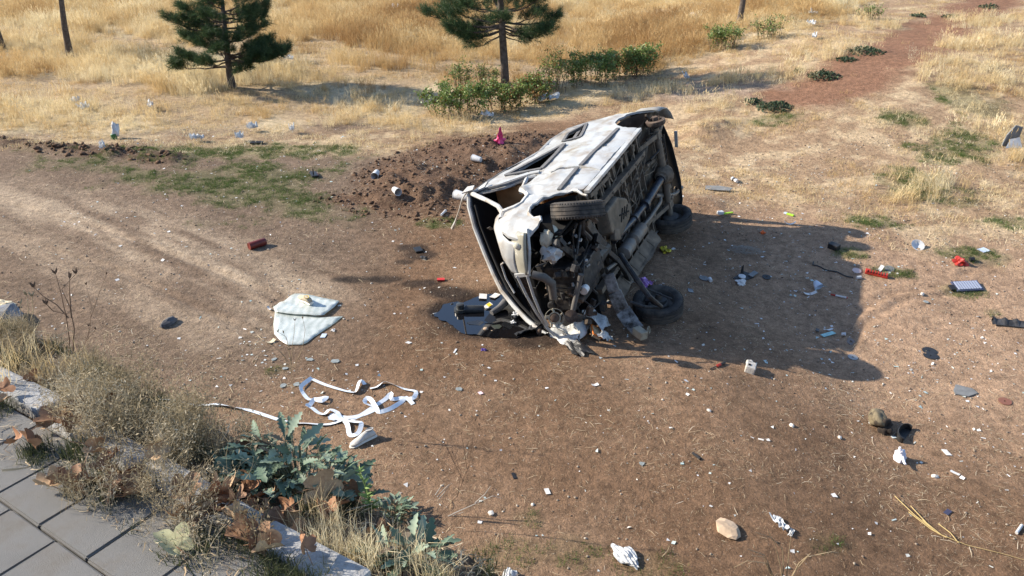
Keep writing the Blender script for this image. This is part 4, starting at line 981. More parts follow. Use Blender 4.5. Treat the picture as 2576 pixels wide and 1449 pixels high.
# --- underbody
mb = MB(); V = []; F = []
for i in range(15):
    for j in range(9): x = -2.08 + 3.25 * i / 14; y = -.79 + 1.58 * j / 8; V.append((x, y, .45 + (.02 if j % 2 else 0) + dentn(x, y, 0, .8)))
for i in range(14):
    for j in range(8): q = i * 9 + j; F.append((q, q + 1, q + 10, q + 9))
mb.add(V, F); crush(mb.build('floor_pan', m_under, van))
for s in (.49, -.42):
    mb = MB(); P = [(1.30, s, .36), (.5, s, .37), (-.5, s, .37), (-1.05, s, .38), (-1.35, s, .50), (-1.75, s, .50), (-2.1, s, .44)]
    for a, b in zip(P[:-1], P[1:]): mb.bar(a, b, .065, .10)
    for k in range(7): mb.box((1.0 - k * .32, s, .313), (.03, .025, .012))
    crush(mb.build('frame_rail', m_beam, van, bevel=.006))
for k, x in enumerate((.95, .72, .46, .22, -.02, -.28, -.52, -.78, -1.0)):
    mb = MB(); w = .045 if k % 2 else .028
    mb.bar((x + .02, .78, .415), (x, .2, .41), w, .05); mb.bar((x, .2, .41), (x - .02, -.74, .415), w, .05); crush(mb.build('cross_member', m_beam, van, bevel=.004))
for x0 in (.6, .1, -.4, -.9):
    mb = MB(); mb.bar((x0, .78, .385), (x0 - .06, .52, .40), .035, .03); mb.build('bracket', m_beam, van)
    mb = MB(); mb.box((x0 + .12, .66, .40), (.10, .09, .03)); mb.build('bracket', m_beam, van)
for P, w in ((((.95, .70, .38), (.30, .68, .39)), .05), (((-1.9, .15, .40), (-1.2, .25, .40)), .04), (((-1.9, -.1, .40), (-1.25, -.2, .40)), .04)):
    mb = MB(); mb.bar(P[0], P[1], w, w); mb.build('bracket', m_beam, van)
# propeller shaft, axle, springs
mb = MB(); mb.tube([(.62, -.06, .33), (-.16, -.11, .32)], .042, 12); mb.tube([(-.16, -.11, .32), (-.24, -.11, .32)], .058, 12); mb.tube([(-.62, -.12, .32), (-.70, -.12, .32)], .075, 12); mb.tube([(-.24, -.11, .32), (-.62, -.12, .32)], .045, 12); mb.tube([(-.70, -.12, .32), (-1.42, -.06, .31)], .055, 12); mb.tube([(-1.42, -.06, .31), (-1.52, -.05, .31)], .07, 10)
mb.build('drive_shaft', m_shaft, van, True)
mb = MB(); mb.tube([(-1.60, .66, .31), (-1.60, .2, .31), (-1.6, -.2, .31), (-1.58, -.70, .31)], [.045, .055, .055, .045], 12)
mb.lathe([(.02, -.17), (.10, -.13), (.155, 0), (.10, .13), (.02, .17)], 16, Matrix.Translation((-1.60, -.05, .31)) @ Matrix.Rotation(PI / 2, 4, 'Y')); mb.tube([(-1.42, -.05, .31), (-1.55, -.05, .31)], [.06, .11], 12); axle = mb.build('rear_axle', m_beam, van, True)
for s in (.56, -.52):
    mb = MB()
    for k in range(4):
        L = .62 - .13 * k; P = [(-1.60 + L * q, s, .385 - .018 * k - .05 * (1 - q * q) * 1.0) for q in (-1, -.6, -.2, .2, .6, 1)]
        for a, b in zip(P[:-1], P[1:]): mb.bar(a, b, .06, .012)
    for q in (-.05, .05): mb.tube([(-1.60 + q, s - .04, .28), (-1.60 + q, s - .04, .43)], .008, 5); mb.tube([(-1.60 + q, s + .04, .28), (-1.60 + q, s + .04, .43)], .008, 5)
    mb.box((-1.60, s, .275), (.16, .11, .02)); mb.build('leaf_spring', m_beam, van)
mb = MB(); mb.lathe([(.02, .0), (.13, .0), (.145, .02), (.145, .07), (.10, .08), (.10, .02)], 24, Matrix.Translation((-1.62, .70, .31)) @ Matrix.Rotation(-PI / 2, 4, 'X')); mb.tube([(-1.62, .70, .31), (-1.62, .82, .31)], [.05, .045], 12)
for k in range(5):
    a = k * 1.257; mb.tube([(-1.62 + .075 * math.cos(a), .78, .31 + .075 * math.sin(a)), (-1.62 + .075 * math.cos(a), .815, .31 + .075 * math.sin(a))], .009, 6)
mb.box((-1.56, .735, .40), (.05, .07, .06)); mb.box((-1.70, .735, .24), (.05, .07, .05)); mb.build('brake_drum', m_rust, van, True)
mb = MB(); mb.tube([(-1.25, .60, .36), (-1.45, .52, .32), (-1.62, .56, .33)], .012, 6); mb.tube([(-1.28, .57, .36), (-1.48, .50, .31), (-1.66, .6, .3)], .010, 6); mb.tube([(-1.3, .3, .36), (-1.5, .34, .30), (-1.9, .40, .36)], .014, 6); mb.tube([(-1.3, -.2, .36), (-1.75, .15, .27), (-1.78, .5, .27)], .008, 5); mb.tube([(-1.75, .48, .28), (-1.76, -.4, .27)], .008, 5); mb.build('brake_line', m_dark, van, True)
for P in ([(-1.85, .5, .42), (-1.62, .45, .28)], [(-1.95, -.35, .45), (-1.62, -.45, .28)]): mb = MB(); mb.tube(P, .03, 10); mb.build('shock_absorber', m_dark, van, True)
# exhaust
mb = MB(); mb.tube([(.95, -.30, .36), (.62, -.34, .32), (.45, -.34, .32)], .028, 10); mb.tube([(.45, -.34, .32), (.42, -.34, .32), (.14, -.335, .32), (.10, -.335, .32)], [.04, .095, .095, .06], 18); mb.tube([(.10, -.335, .32), (.05, -.335, .32)], .06, 14); mb.tube([(.05, -.335, .32), (.02, -.335, .32), (-.36, -.34, .32), (-.40, -.34, .32)], [.06, .095, .095, .04], 18); mb.tube([(-.40, -.34, .32), (-.75, -.36, .32), (-1.30, -.36, .33), (-1.42, -.34, .36)], .030, 10); mb.build('exhaust_silencer', m_muf, van, True)
mb = MB(); mb.tube([(-1.22, -.22, .36), (-1.5, -.34, .38), (-1.95, -.52, .36), (-2.05, -.55, .35), (-2.36, -.57, .33)], .034, 10); mb.build('tail_pipe', m_muf, van, True)
# tank / sump guard with slots
mb = MB(); T = [(.82, .44), (.36, .46), (.02, .30), (-.10, .08), (.05, -.02), (.46, -.12), (.80, .10)]
n = len(T); V = [(x, y, .42) for x, y in T] + [(.38 + (x - .38) * .86, .2 + (y - .2) * .86, .27) for x, y in T]; F = [(i, (i + 1) % n, n + (i + 1) % n, n + i) for i in range(n)] + [tuple(range(n, 2 * n))]
mb.add(V, F); tank = mb.build('fuel_tank', mat('tank_metal', (.10, .085, .065), .6, metal=.2, nscale=8, namp=.4, dirt=(.20, .16, .115), dirt_amt=.5, dscale=5), van, bevel=.025)
mb = MB()
for k in range(3): mb.bar((.28 - .09 * k, .24 - .015 * k, .268), (.40 - .09 * k, .10, .268), .022, .012)
mb.bar((.10, .12, .266), (.42, .20, .266), .02, .014); mb.build('slot', m_black, tank)
mb = MB(); mb.box((.60, .02, .30), (.20, .14, .08), Matrix.Rotation(.4, 3, 'Z')); mb.build('guard_plate', m_beam, van, bevel=.02)
# low sill flange torn outwards
V = []; F = []
for i in range(17):
    x = .78 - 1.7 * i / 16
    for j, (y, z) in enumerate(((-.62, .40), (-.68, .35), (-.75, .30), (-.775 - .012 * math.sin(i * 1.3), .265 + .02 * math.sin(i * .45)))): V.append((x + .02 * math.sin(i + j), y, z))
for i in range(16):
    for j in range(3): q = i * 4 + j; F.append((q, q + 4, q + 5, q + 1))
mb = MB(); mb.add(V, F); o = mb.build('torn_sill', m_beam, van); md = o.modifiers.new('thick', 'SOLIDIFY'); md.thickness = .008; crush(o, .01)
for i in range(4):
    mb = MB(); x = .5 - .37 * i; mb.bar((x, -.64, .37), (x - .03, -.76, .285), .016, .02, (1, 0, 0)); crush(mb.build('sill_rib', m_beam, van))
# rear skirt and bumper
mb = MB(); V = []; F = []
P = [(-2.10, .76, .62), (-2.18, .5, .50), (-2.22, .2, .44), (-2.24, -.1, .42), (-2.24, -.4, .40), (-2.18, -.7, .40), (-2.1, -.82, .42)]
for (x, y, z) in P: V += [(x, y, z - .12), (x - .03, y, z), (x, y, z + .45)]
for i in range(6):
    for j in range(2): q = i * 3 + j; F.append((q, q + 1, q + 4, q + 3))
mb.add(V, F); o = mb.build('rear_skirt', m_black, van, True); crush(o); md = o.modifiers.new('thick', 'SOLIDIFY'); md.thickness = .02
mb = MB(); V = []; F = []
P = [(-1.90, .845, .44), (-2.02, .845, .42), (-2.14, .81, .40), (-2.22, .72, .38), (-2.25, .60, .36)]
for k, (x, y, z) in enumerate(P): V += [(x, y - .03, z - .12), (x - .01, y, z), (x - .01, y, z + .22), (x + .01, y - .03, z + .30)]
for i in range(4):
    for j in range(3): q = i * 4 + j; F.append((q, q + 1, q + 5, q + 4))
mb.add(V, F); o = mb.build('rear_bumper', mat('dusty_bumper', (.27, .26, .235), .6, nscale=7, namp=.25), van, True); md = o.modifiers.new('thick', 'SOLIDIFY'); md.thickness = .012
mb = MB(); mb.bar((-2.12, .42, .20), (-2.16, .16, .24), .05, .02, (1, 0, 0)); mb.build('hanging_trim', m_white, van, bevel=.005)
mb = MB(); V = []; F = []
for i in range(13):
    a = PI * i / 12; cx, cz = -1.52 + .44 * math.cos(a), .42 + .42 * math.sin(a)
    V += [(cx, .80, cz), (cx, .45, cz)]
for i in range(12): F.append((2 * i, 2 * i + 1, 2 * i + 3, 2 * i + 2))
mb.add(V, F); mb.build('wheel_arch', m_under, van, True)
mb = MB(); V = []; F = []
for i in range(13):
    a = PI * i / 12; cx, cz = 1.52 + .40 * math.cos(a), .44 + .42 * math.sin(a); V += [(cx, .79, cz), (cx, .42, cz)]
for i in range(12): F.append((2 * i, 2 * i + 1, 2 * i + 3, 2 * i + 2))
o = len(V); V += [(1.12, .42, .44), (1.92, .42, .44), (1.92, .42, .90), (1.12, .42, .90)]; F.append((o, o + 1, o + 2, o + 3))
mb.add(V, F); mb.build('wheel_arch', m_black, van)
# front arch lip, chewed
mb = MB(); Q = [(x, side_y(x, z) + .012 + .012 * math.sin(i * 2.1), z) for i, (x, z) in enumerate(dens([Vector(p) for p in [(1.90, .58)] + arch_f + [(1.20, .62), (1.13, .48), (1.22, .28)]], .07, False))]; mb.tube(Q, [.018 + .006 * math.sin(i * 1.7) for i in range(len(Q))], 6); mb.build('arch_lip', m_innerpaint, van, True)

# --- wheels
def wheel(name, centre, axis, r=.312, w=.19, face_out=True):
    """axis: outward direction in van coordinates"""
    q = Vector(axis).to_track_quat('Z', 'Y').to_matrix().to_4x4(); M_ = Matrix.Translation(centre) @ q
    rm = MB(); h = w / 2
    rm.lathe([(.205, -h * .95), (.19, -h * .5), (.185, h * .2), (.20, h * .75), (.21, h * .95)], 32); rm.lathe([(.205, h * .95), (.195, h * .72), (.16, h * .45), (.11, h * .62), (.075, h * .66), (.07, h * .80), (.03, h * .84), (.0, h * .84)], 32); rm.lathe([(.185, h * .0), (.12, h * .25), (.0, h * .25)], 24); rm.lathe([(.0, -h * .6), (.11, -h * .6), (.125, -h * .4), (.125, h * .2)], 24)
    for k in range(10):
        a = k * .628; rm.box((.148 * math.cos(a), .148 * math.sin(a), h * .49), (.02, .03, .02))
    o = rm.build(name, mat('wheel_steel', (.12, .115, .105), .6, metal=.3, nscale=9, namp=.4, dirt=(.2, .16, .12), dirt_amt=.5, dscale=8), van, True); o.matrix_local = M_
    ty = MB(); pr = [(.195, -h * .85), (.225, -h * 1.02), (.265, -h * 1.06), (.295, -h * .95), (.306, -h * .78)]
    for gz in (-.48, -.0, .48): pr += [(r, h * (gz - .10)), (r, h * (gz - .045)), (r - .012, h * (gz - .035)), (r - .012, h * (gz + .035)), (r, h * (gz + .045)), (r, h * (gz + .10))]
    pr = pr[:5] + [(r, -h * .70)] + pr[5:] + [(r, h * .70), (.306, h * .78), (.295, h * .95), (.265, h * 1.06), (.225, h * 1.02), (.195, h * .85)]
    ty.lathe(pr, 56)
    for k in range(56):
        a = 2 * PI * (k + .5) / 56
        for s in (-1, 1): ty.box(((r - .0105) * math.cos(a), (r - .0105) * math.sin(a), s * h * .80), (.018, .010, h * .24), Matrix.Rotation(a, 3, 'Z'))
    ty.build('tyre', m_rubber, o, True); return o
th_ = math.radians(21)
wheel('wheel', (1.47, .745, .315), (-math.sin(th_), math.cos(th_), 0))
wheel('wheel', (-1.55, -.74, .30), (-.10, -1, .08))
wb = vloc(G(1655, 792) + Vector((0, .05, .115))); wheel('wheel', wb, VM.transposed() @ Vector((.10, .16, -1)))
mb = MB(); c0 = Vector(wb); up = VM.transposed() @ Vector((0, 0, 1)); mb.tube([c0 + up * -.02, c0 + up * .09], [.115, .10], 18); mb.tube([c0 + up * .09, c0 + up * .15], [.05, .04], 12); mb.box(c0 + up * .06 + Vector((.0, .0, .11)), (.12, .06, .09)); mb.build('brake_disc', m_dark, van, True)
wv = lambda px, py, z: vloc(W3(px, py, z))
mb = MB(); mb.tube([wv(1560, 640, .75), wv(1600, 700, .62), wv(1632, 745, .45), wv(1664, 772, .24)], [.03, .034, .03, .025], 8); mb.tube([wv(1585, 760, .30), wv(1620, 772, .27), wv(1662, 775, .2)], .02, 7); mb.tube([wv(1610, 720, .4), wv(1690, 752, .25)], .012, 6); mb.build('suspension_arm', m_dark, van, True)
# upper wheel hub carrier
mb = MB(); mb.tube([(1.45, .62, .31), (1.42, .45, .34), (1.30, .30, .33)], [.05, .035, .04], 8); mb.tube([(1.46, .60, .36), (1.50, .42, .62)], .03, 8); mb.tube([(1.52, .58, .30), (1.72, .30, .33)], .018, 6); mb.build('suspension_arm', m_dark, van, True)

# --- engine bay
mb = MB(); mb.box((1.55, -.05, .55), (.52, .46, .46)); mb.box((1.62, .0, .33), (.34, .30, .12)); mb.box((1.75, -.28, .55), (.22, .16, .26)); mb.box((1.35, .02, .40), (.30, .30, .26)); mb.tube([(1.20, -.02, .38), (.80, -.05, .36)], [.12, .07], 12); mb.tube([(1.82, -.10, .40), (1.90, -.10, .40)], .08, 14); mb.tube([(1.84, .12, .50), (1.90, .12, .50)], .06, 14); mb.tube([(1.84, -.28, .72), (1.9, -.28, .72)], .05, 12); crush(mb.build('engine', m_dark, van, bevel=.02))
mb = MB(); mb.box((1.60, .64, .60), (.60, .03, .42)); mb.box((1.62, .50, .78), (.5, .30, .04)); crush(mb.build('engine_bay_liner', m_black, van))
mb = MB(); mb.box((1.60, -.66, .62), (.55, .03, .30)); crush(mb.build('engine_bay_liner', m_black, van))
mb = MB()
for P, w in (([(1.96, .58, .44), (1.72, .34, .43), (1.50, .10, .43), (1.34, -.14, .42), (1.22, -.42, .43)], .085), ([(1.14, .14, .34), (.92, -.06, .31), (.70, -.28, .31), (.50, -.55, .31), (.36, -.80, .33)], .07), ([(1.25, .52, .37), (1.08, .22, .34), (.9, -.02, .34)], .12)):
    for a, b in zip(P[:-1], P[1:]): mb.bar(a, b, w, .06)
crush(mb.build('sub_frame', m_dark, van, bevel=.01))
mb = MB(); mb.bar((1.28, .55, .36), (1.02, .12, .34), .11, .05); mb.bar((1.02, .12, .34), (.86, -.02, .36), .09, .05); mb.build('sub_frame', m_beam, van, bevel=.01)
# washer bottle, fan, white canister, box
rb = rock_mesh('b', .125, 3, 3, (.75, 1.1, .8), .55); rb.name = 'washer_bottle'; 
for v in rb.vertices: v.co = Vector((1.86, .60, .56)) + v.co
link('washer_bottle', rb, mat('cloudy_plastic', (.62, .58, .45), .45, nscale=6, namp=.25, dirt=(.18, .13, .08), dirt_amt=.35, dscale=9), van, True)
rb = rock_mesh('lamp_mount', .11, 9, 3, (.8, .9, 1.0), .75)
for v in rb.vertices: v.co = Vector((1.90, .42, .54)) + v.co
link('lamp_mount', rb, m_innerpaint, van)
mb = MB(); mb.box((1.82, .46, .46), (.10, .24, .05), Matrix.Rotation(.2, 3, 'Z')); mb.build('bracket', m_beam, van, bevel=.01)
mb = MB(); mb.tube([(1.78, -.10, .28), (1.86, -.10, .28)], .05, 14); mb.build('oil_filter', mat('white_enamel', (.75, .74, .70), .35), van, True)
fc = wv(1395, 800, .42); fd = (vloc(Vector((0, 0, CAM_H))) - fc).normalized(); fM = Matrix.Translation(fc) @ Vector((.8, .35, -.5)).normalized().to_track_quat('Z', 'Y').to_matrix().to_4x4()
mb = MB(); mb.lathe([(.055, -.015), (.068, -.015), (.072, .015), (.058, .015)], 26, fM, closed=True); mb.lathe([(.104, -.006), (.110, -.006), (.110, .006), (.104, .006)], 30, fM, closed=True)
for k in range(5):
    a = k * 1.257; p0 = fM @ Vector((.065 * math.cos(a), .065 * math.sin(a), 0)); p1 = fM @ Vector((.107 * math.cos(a + .2), .107 * math.sin(a + .2), .01)); mb.bar(p0, p1, .035, .006)
crush(mb.build('cooling_fan', m_beige, van, True), .004)
mb = MB(); mb.lathe([(.0, .0), (.05, .0), (.05, .02), (.03, .03), (.0, .03)], 20, fM); mb.lathe([(.0, .03), (.075, .03), (.075, .05), (.0, .06)], 20, Matrix.Translation(vloc(W3(1436, 795, .42)) - fc) @ fM); mb.build('pulley', m_rust, van, True)
mb = MB(); mb.tube([wv(1338, 690, .98), wv(1368, 698, .95), wv(1388, 712, .86), wv(1392, 750, .66)], [.045, .05, .05, .042], 12); mb.build('hose', mat('old_hose', (.10, .09, .078), .7, nscale=9, namp=.3), van, True)
mb = MB(); mb.tube([wv(1462, 690, .9), wv(1450, 740, .65), wv(1440, 785, .46)], [.032, .032, .028], 10); mb.build('hose', MATS['old_hose'], van, True)
mb = MB()
rs = random.Random(8)
for k in range(26):
    p = Vector((rs.uniform(1.2, 1.95), rs.uniform(-.5, .5), rs.uniform(.28, .8))); P = [p]
    for j in range(4): p = p + Vector((rs.uniform(-.14, .14), rs.uniform(-.18, .18), rs.uniform(-.10, .10))); P.append(p)
    mb.tube(P, rs.uniform(.005, .013), 5)
crush(mb.build('wiring', m_dark, van, True)); bpy.data.objects['wiring']['kind'] = 'stuff'
for k in range(60):
    mb = MB(); p = (rs.uniform(1.15, 1.98), rs.uniform(-.55, .6), rs.uniform(.24, .80)); mb.box(p, (rs.uniform(.03, .12), rs.uniform(.03, .12), rs.uniform(.02, .09)), Matrix.Rotation(rs.uniform(0, 3), 3, Vector((rs.gauss(0, 1), rs.gauss(0, 1), rs.gauss(0, 1))).normalized())); crush(mb.build('engine_part', (m_dark, m_dark, m_under, m_dark, m_rust)[k % 5], van, bevel=.006))
for k in range(16):
    mb = MB(); p = (rs.uniform(1.3, 1.98), rs.uniform(-.5, .5), rs.uniform(.24, .6)); mb.box(p, (rs.uniform(.03, .08), rs.uniform(.02, .06), rs.uniform(.02, .05)), Matrix.Rotation(rs.uniform(0, 3), 3, Vector((rs.gauss(0, 1), rs.gauss(0, 1), rs.gauss(0, 1))).normalized())); crush(mb.build('engine_part', (m_beam, m_silver, m_beam, m_innerpaint)[k % 4], van, bevel=.006))
# bent bumper beam reaching the ground with its tow eye
bm_ = MB(); P = [wv(1530, 690, .62), wv(1545, 735, .42), wv(1566, 780, .22), wv(1590, 815, .10), wv(1606, 832, .06)]; W_ = [.14, .17, .19, .17, .15]
for a, b, w in zip(P[:-1], P[1:], W_): bm_.bar(a, b, w, .05, tuple(VM.transposed() @ Vector((-.35, -.5, .8))))
beam = bm_.build('bumper_beam', m_silver, van, bevel=.012)
ey = wv(1610, 838, .10); mb = MB(); mb.box(ey, (.10, .17, .10), VM.transposed() @ Matrix.Rotation(.5, 3, 'Z')); mb.lathe([(.035 + .009 * math.cos(a), .009 * math.sin(a)) for a in np.linspace(0, 2 * PI, 7)[:-1]], 16, Matrix.Translation(wv(1632, 830, .12)), closed=True); mb.build('tow_eye', m_beige, beam, bevel=.012)
rs = random.Random(33)
for k in range(26):
    x0, y0 = rs.uniform(-1.9, .95), rs.uniform(-.7, .7); d = rs.choice(((1, 0), (0, 1), (.7, .7), (.7, -.7))); L = rs.uniform(.06, .30); w = rs.uniform(.012, .035)
    mb = MB(); mb.bar((x0, y0, .395), (x0 + d[0] * L, y0 + d[1] * L, .395 - rs.uniform(-.01, .03)), w, w * rs.uniform(.5, 1.2)); crush(mb.build('bracket', (m_beam, m_under, m_dark)[k % 3], van))
mb = MB()
for k in range(14):
    p = Vector((rs.uniform(-1.8, .6), rs.uniform(-.6, .6), .37)); P = [p]; dr = rs.choice((Vector((-.2, 0, 0)), Vector((0, .14, 0)), Vector((-.15, .08, 0))))
    for j in range(6): p = p + dr + Vector((rs.uniform(-.05, .05), rs.uniform(-.05, .05), rs.uniform(-.02, .02))); P.append(p)
    P = [Vector((max(-2.0, q.x), max(-.72, min(.70, q.y)), q.z)) for q in P]; mb.tube(P, rs.uniform(.004, .009), 5)
crush(mb.build('cable', m_beam, van, True)); bpy.data.objects['cable']['kind'] = 'stuff'
print('van parts', len(van.children))
# ------------------------------------------------------------------ pavement, kerb, bank weeds
def GS(px, py, dz=0.0):
    """first ground point along the view of a pixel, near range (steep bank)"""
    a = (px - 1288.0) / FPX; b = (py - 724.5) / FPX; s, c = math.sin(PITCH), math.cos(PITCH)
    d = np.array((a, c - b * s, -s - b * c)); k = np.linspace(1.6, 9, 1500); P = d[None] * k[:, None]; P[:, 2] += CAM_H
    under = P[:, 2] < H(P[:, 0], P[:, 1]); i = int(np.argmax(under)) if under.any() else len(k) - 1
    return Vector((P[i][0], P[i][1], P[i][2] + dz))
kerb_rot = math.atan2(CURB_D[1], CURB_D[0])
def tsz(t, s, z): x, y = curb_xy(t, s); return Vector((x, y, z))
m_paver = mat('paver_concrete', (0.200, 0.194, 0.182), 0.92, spec=0.15, nscale=5, namp=0.18, bump=0.55, bscale=520, dirt=(0.16, 0.14, 0.115), dirt_amt=0.4, dscale=5)
m_kerb = mat('kerb_concrete', (0.33, 0.33, 0.325), 0.9, spec=0.15, nscale=7, namp=0.15, bump=0.8, bscale=60, dirt=(0.14, 0.125, 0.10), dirt_amt=0.40, dscale=12)
pav = empty('pavement', tsz(0, -1, WALK_Z)); tag(pav, 'pavement of worn grey concrete paving slabs', kind='structure')
base = MB(); c0 = [tsz(-3, -.13, WALK_Z - .055), tsz(4.6, -.13, WALK_Z - .055), tsz(4.6, -2.6, WALK_Z - .055), tsz(-3, -2.6, WALK_Z - .055)]
base.poly([tuple(p - pav.location) for p in c0], .02); base.build('joint_bed', mat('joint_sand', (0.085, 0.075, 0.06), .95, nscale=20, namp=.5, bump=.8, bscale=90), pav)
TL, RW = 0.272, 0.325
def paver_mesh(seed):
    rs = random.Random(seed); bm = bmesh.new(); bmesh.ops.create_cube(bm, size=1)
    for v in bm.verts:
        v.co.x *= (TL - .005); v.co.y *= (RW - .006); v.co.z *= .07; v.co += Vector((rs.uniform(-.002, .002), rs.uniform(-.002, .002), rs.uniform(-.002, .002)))
    bmesh.ops.bevel(bm, geom=[e for e in bm.edges if all(v.co.z > 0 for v in e.verts) or abs(e.verts[0].co.z - e.verts[1].co.z) > .05], offset=.006, segments=2, affect='EDGES')
    me = bpy.data.meshes.new('paver'); bm.to_mesh(me); bm.free(); me.materials.append(m_paver); return me
pm = [paver_mesh(i) for i in range(5)]
rs = random.Random(2)
for r in range(7):
    s = -.462 + RW / 2 - r * RW; ph = 1.01 if r == 0 else (.895 if r % 2 else 1.01)
    for k in range(-12, 14):
        t = ph + TL / 2 + k * TL
        if not (-2.6 < t < 4.3): continue
        p = tsz(t, s, WALK_Z - .035 + rs.uniform(-.003, .003)) - pav.location
        if r > 3 and t < -1: continue
        o = bpy.data.objects.new('paver', pm[rs.randrange(5)]); COL.objects.link(o); o.parent = pav; o.location = p; o.rotation_euler = (rs.uniform(-.008, .008), rs.uniform(-.008, .008), kerb_rot + rs.uniform(-.006, .006))
kerb = empty('kerb', tsz(0, -.05, WALK_Z - .15)); tag(kerb, 'broken line of pale concrete kerb stones', kind='structure')
for i, (t0, t1, tilt) in enumerate(((-1.9, -1.32, .01), (-1.3, -.72, -.02), (-.70, -.07, .02), (-.04, .40, .03), (.44, 1.02, -.02), (1.05, 1.62, .02), (1.66, 2.30, .05), (2.33, 2.95, .02), (2.98, 3.6, .01), (3.62, 4.2, 0))):
    mb = MB(); L = t1 - t0; mb.box((0, 0, 0), (L, .128, .26)); o = mb.build('kerb_stone', m_kerb, kerb, bevel=.014)
    bm = bmesh.new(); bm.from_mesh(o.data); bmesh.ops.subdivide_edges(bm, edges=[e for e in bm.edges if e.calc_length() > .1], cuts=4, use_grid_fill=True)
    for v in bm.verts: v.co += Vector((1, 1, 1)) * .004 * mnoise.noise(v.co * 14 + Vector((i, 0, 0)))
    bm.to_mesh(o.data); bm.free()
    o.location = tsz((t0 + t1) / 2, -.045, WALK_Z - .150 + .006 * math.sin(i * 2.2)) - kerb.location; o.rotation_euler = (tilt, tilt * .6, kerb_rot + tilt * .5)
# litter of fine dry stuff between kerb and slabs
def strip_pts(n, t0, t1, s0, s1, pw=1.0):
    t = RNG.uniform(t0, t1, n); s = s0 + (s1 - s0) * RNG.random(n) ** pw; x, y = curb_xy(t, s); z = np.where(s < -.115, WALK_Z, np.where(s < .02, WALK_Z - .01, H(x, y))); return x, y, z, t, s
x, y, z, t, s = strip_pts(5200, -.4, 3.6, -.34, .42); 
k = (s > .02) | (s < -.11) | (RNG.random(len(s)) < .12); x, y, z = x[k], y[k], z[k]
L_ = np.exp(RNG.normal(math.log(.022), .5, len(x)))
scatter('dry_debris', slivers(8, 9), np.stack([x, y, z + .004], 1), np.stack([L_, L_ * .8, L_], 1), RNG.uniform(0, 6.28, len(x)), m_bits, np.clip(RNG.normal(.30, .2, len(x)), 0, 1), tilt=.5, label='fine dry plant debris gathered along the kerb')

# dry seed-stalk weeds (stuff)
def weed_proto(seed, h=.26, n=9):
    r = np.random.default_rng(seed); V = []; F = []
    def stick(a, b, w):
        a = np.array(a); b = np.array(b); d = b - a; sd = np.cross(d, r.normal(size=3)); sd = sd / (np.linalg.norm(sd) + 1e-9) * w / 2; o = len(V)
        V.extend([a - sd, a + sd, b - sd * .5, b + sd * .5]); F.extend([(o, o + 1, o + 3), (o, o + 3, o + 2)])
    def pod(p, d, L, w):
        d = np.array(d) / (np.linalg.norm(d) + 1e-9); sd = np.cross(d, r.normal(size=3)); sd = sd / (np.linalg.norm(sd) + 1e-9) * w / 2; o = len(V); p = np.array(p)
        V.extend([p, p + d * L * .5 + sd, p + d * L, p + d * L * .5 - sd]); F.extend([(o, o + 1, o + 2), (o, o + 2, o + 3)])
    for i in range(n):
        a = r.uniform(0, 6.28); p = np.array((r.normal(0, .03), r.normal(0, .03), 0)); d = np.array((math.cos(a) * .30, math.sin(a) * .30, 1.0)); hh = h * r.uniform(.5, 1.1); seg = 5
        for k in range(seg):
            q = p + d / np.linalg.norm(d) * hh / seg; stick(p, q, .0036 * (1 - .5 * k / seg)); d = d + r.normal(0, .15, 3) * np.array((1, 1, .3))
            if k > 0:
                for j in range(2):
                    a2 = r.uniform(0, 6.28); dd = np.array((math.cos(a2), math.sin(a2), r.uniform(.2, 1.1))); e = q + dd * hh * r.uniform(.08, .2); stick(q, e, .0017)
                    for m_ in range(1): pod(e + r.normal(0, .006, 3), dd + r.normal(0, .6, 3), r.uniform(.012, .024), r.uniform(.004, .007))
            p = q
    return np.array(V), np.array(F)
m_weed = leafmat('dry_weed', [(0.15, 0.118, 0.065), (0.27, 0.218, 0.13), (0.39, 0.32, 0.21), (0.58, 0.51, 0.38)], transl=.3, inst=True)
wp = [weed_proto(i) for i in range(7)]
x, y, z, t, s = strip_pts(1250, .25, 4.0, -.34, .42)
d = fbm(x, y, .22, 3, 201)
k = (RNG.random(len(x)) < sstep(.36, .58, d) * np.where((t < .84) & (s > .02), .04, np.where(t < .5, .35, 1)) * np.where(s < -.12, np.where((t < 1.15) & (t > .40), 1.25, .40), 1) * np.where((s > -.115) & (s < .02), np.where(((t > 1.72) & (t < 2.25)) | (t < .40), .04, .85), 1) * np.where((t > 1.15) & (t < 1.7) & (s < -.1), .5, 1)); x, y, z, s, t = x[k], y[k], z[k], s[k], t[k]
sc = RNG.uniform(.45, 1.05, len(x)) * np.where(s < -.12, .8, 1.0) * np.where(t > 1.7, .52, 1.0)
gn_scatter('dry_weeds', wp, np.stack([x, y, z - .01], 1), sc, RNG.uniform(0, 6.28, len(x)), np.clip(RNG.normal(.48, .22, len(x)), 0, 1), m_weed, 'tangled dry seed stalk weeds along the kerb')
print('weeds', len(x))
m_gw = leafmat('green_weed', [(0.035, 0.048, 0.022), (0.075, 0.088, 0.040), (0.12, 0.125, 0.06)], transl=.3, inst=True)
fine = [blade_tuft(26, .075, .05, .0035, .9, 300 + i, .4) for i in range(4)]
x, y, z, t, s = strip_pts(2600, -.3, 4.0, -.30, .42)
k = (RNG.random(len(x)) < sstep(.42, .62, fbm(x, y, .15, 3, 203)) * np.where((s > -.115) & (s < .02), .06, .8)); x, y, z = x[k], y[k], z[k]
gn_scatter('low_green_weeds', fine, np.stack([x, y, z - .005], 1), RNG.uniform(.5, 1.1, len(x)), RNG.uniform(0, 6.28, len(x)), RNG.random(len(x)), m_gw, 'low dull green growth at the foot of the dry weeds')
gr = [blade_tuft(22, .16, .05, .0030, .5, 320 + i, .3) for i in range(4)] 
x, y, z, t, s = strip_pts(46, -.22, .38, .03, .22)
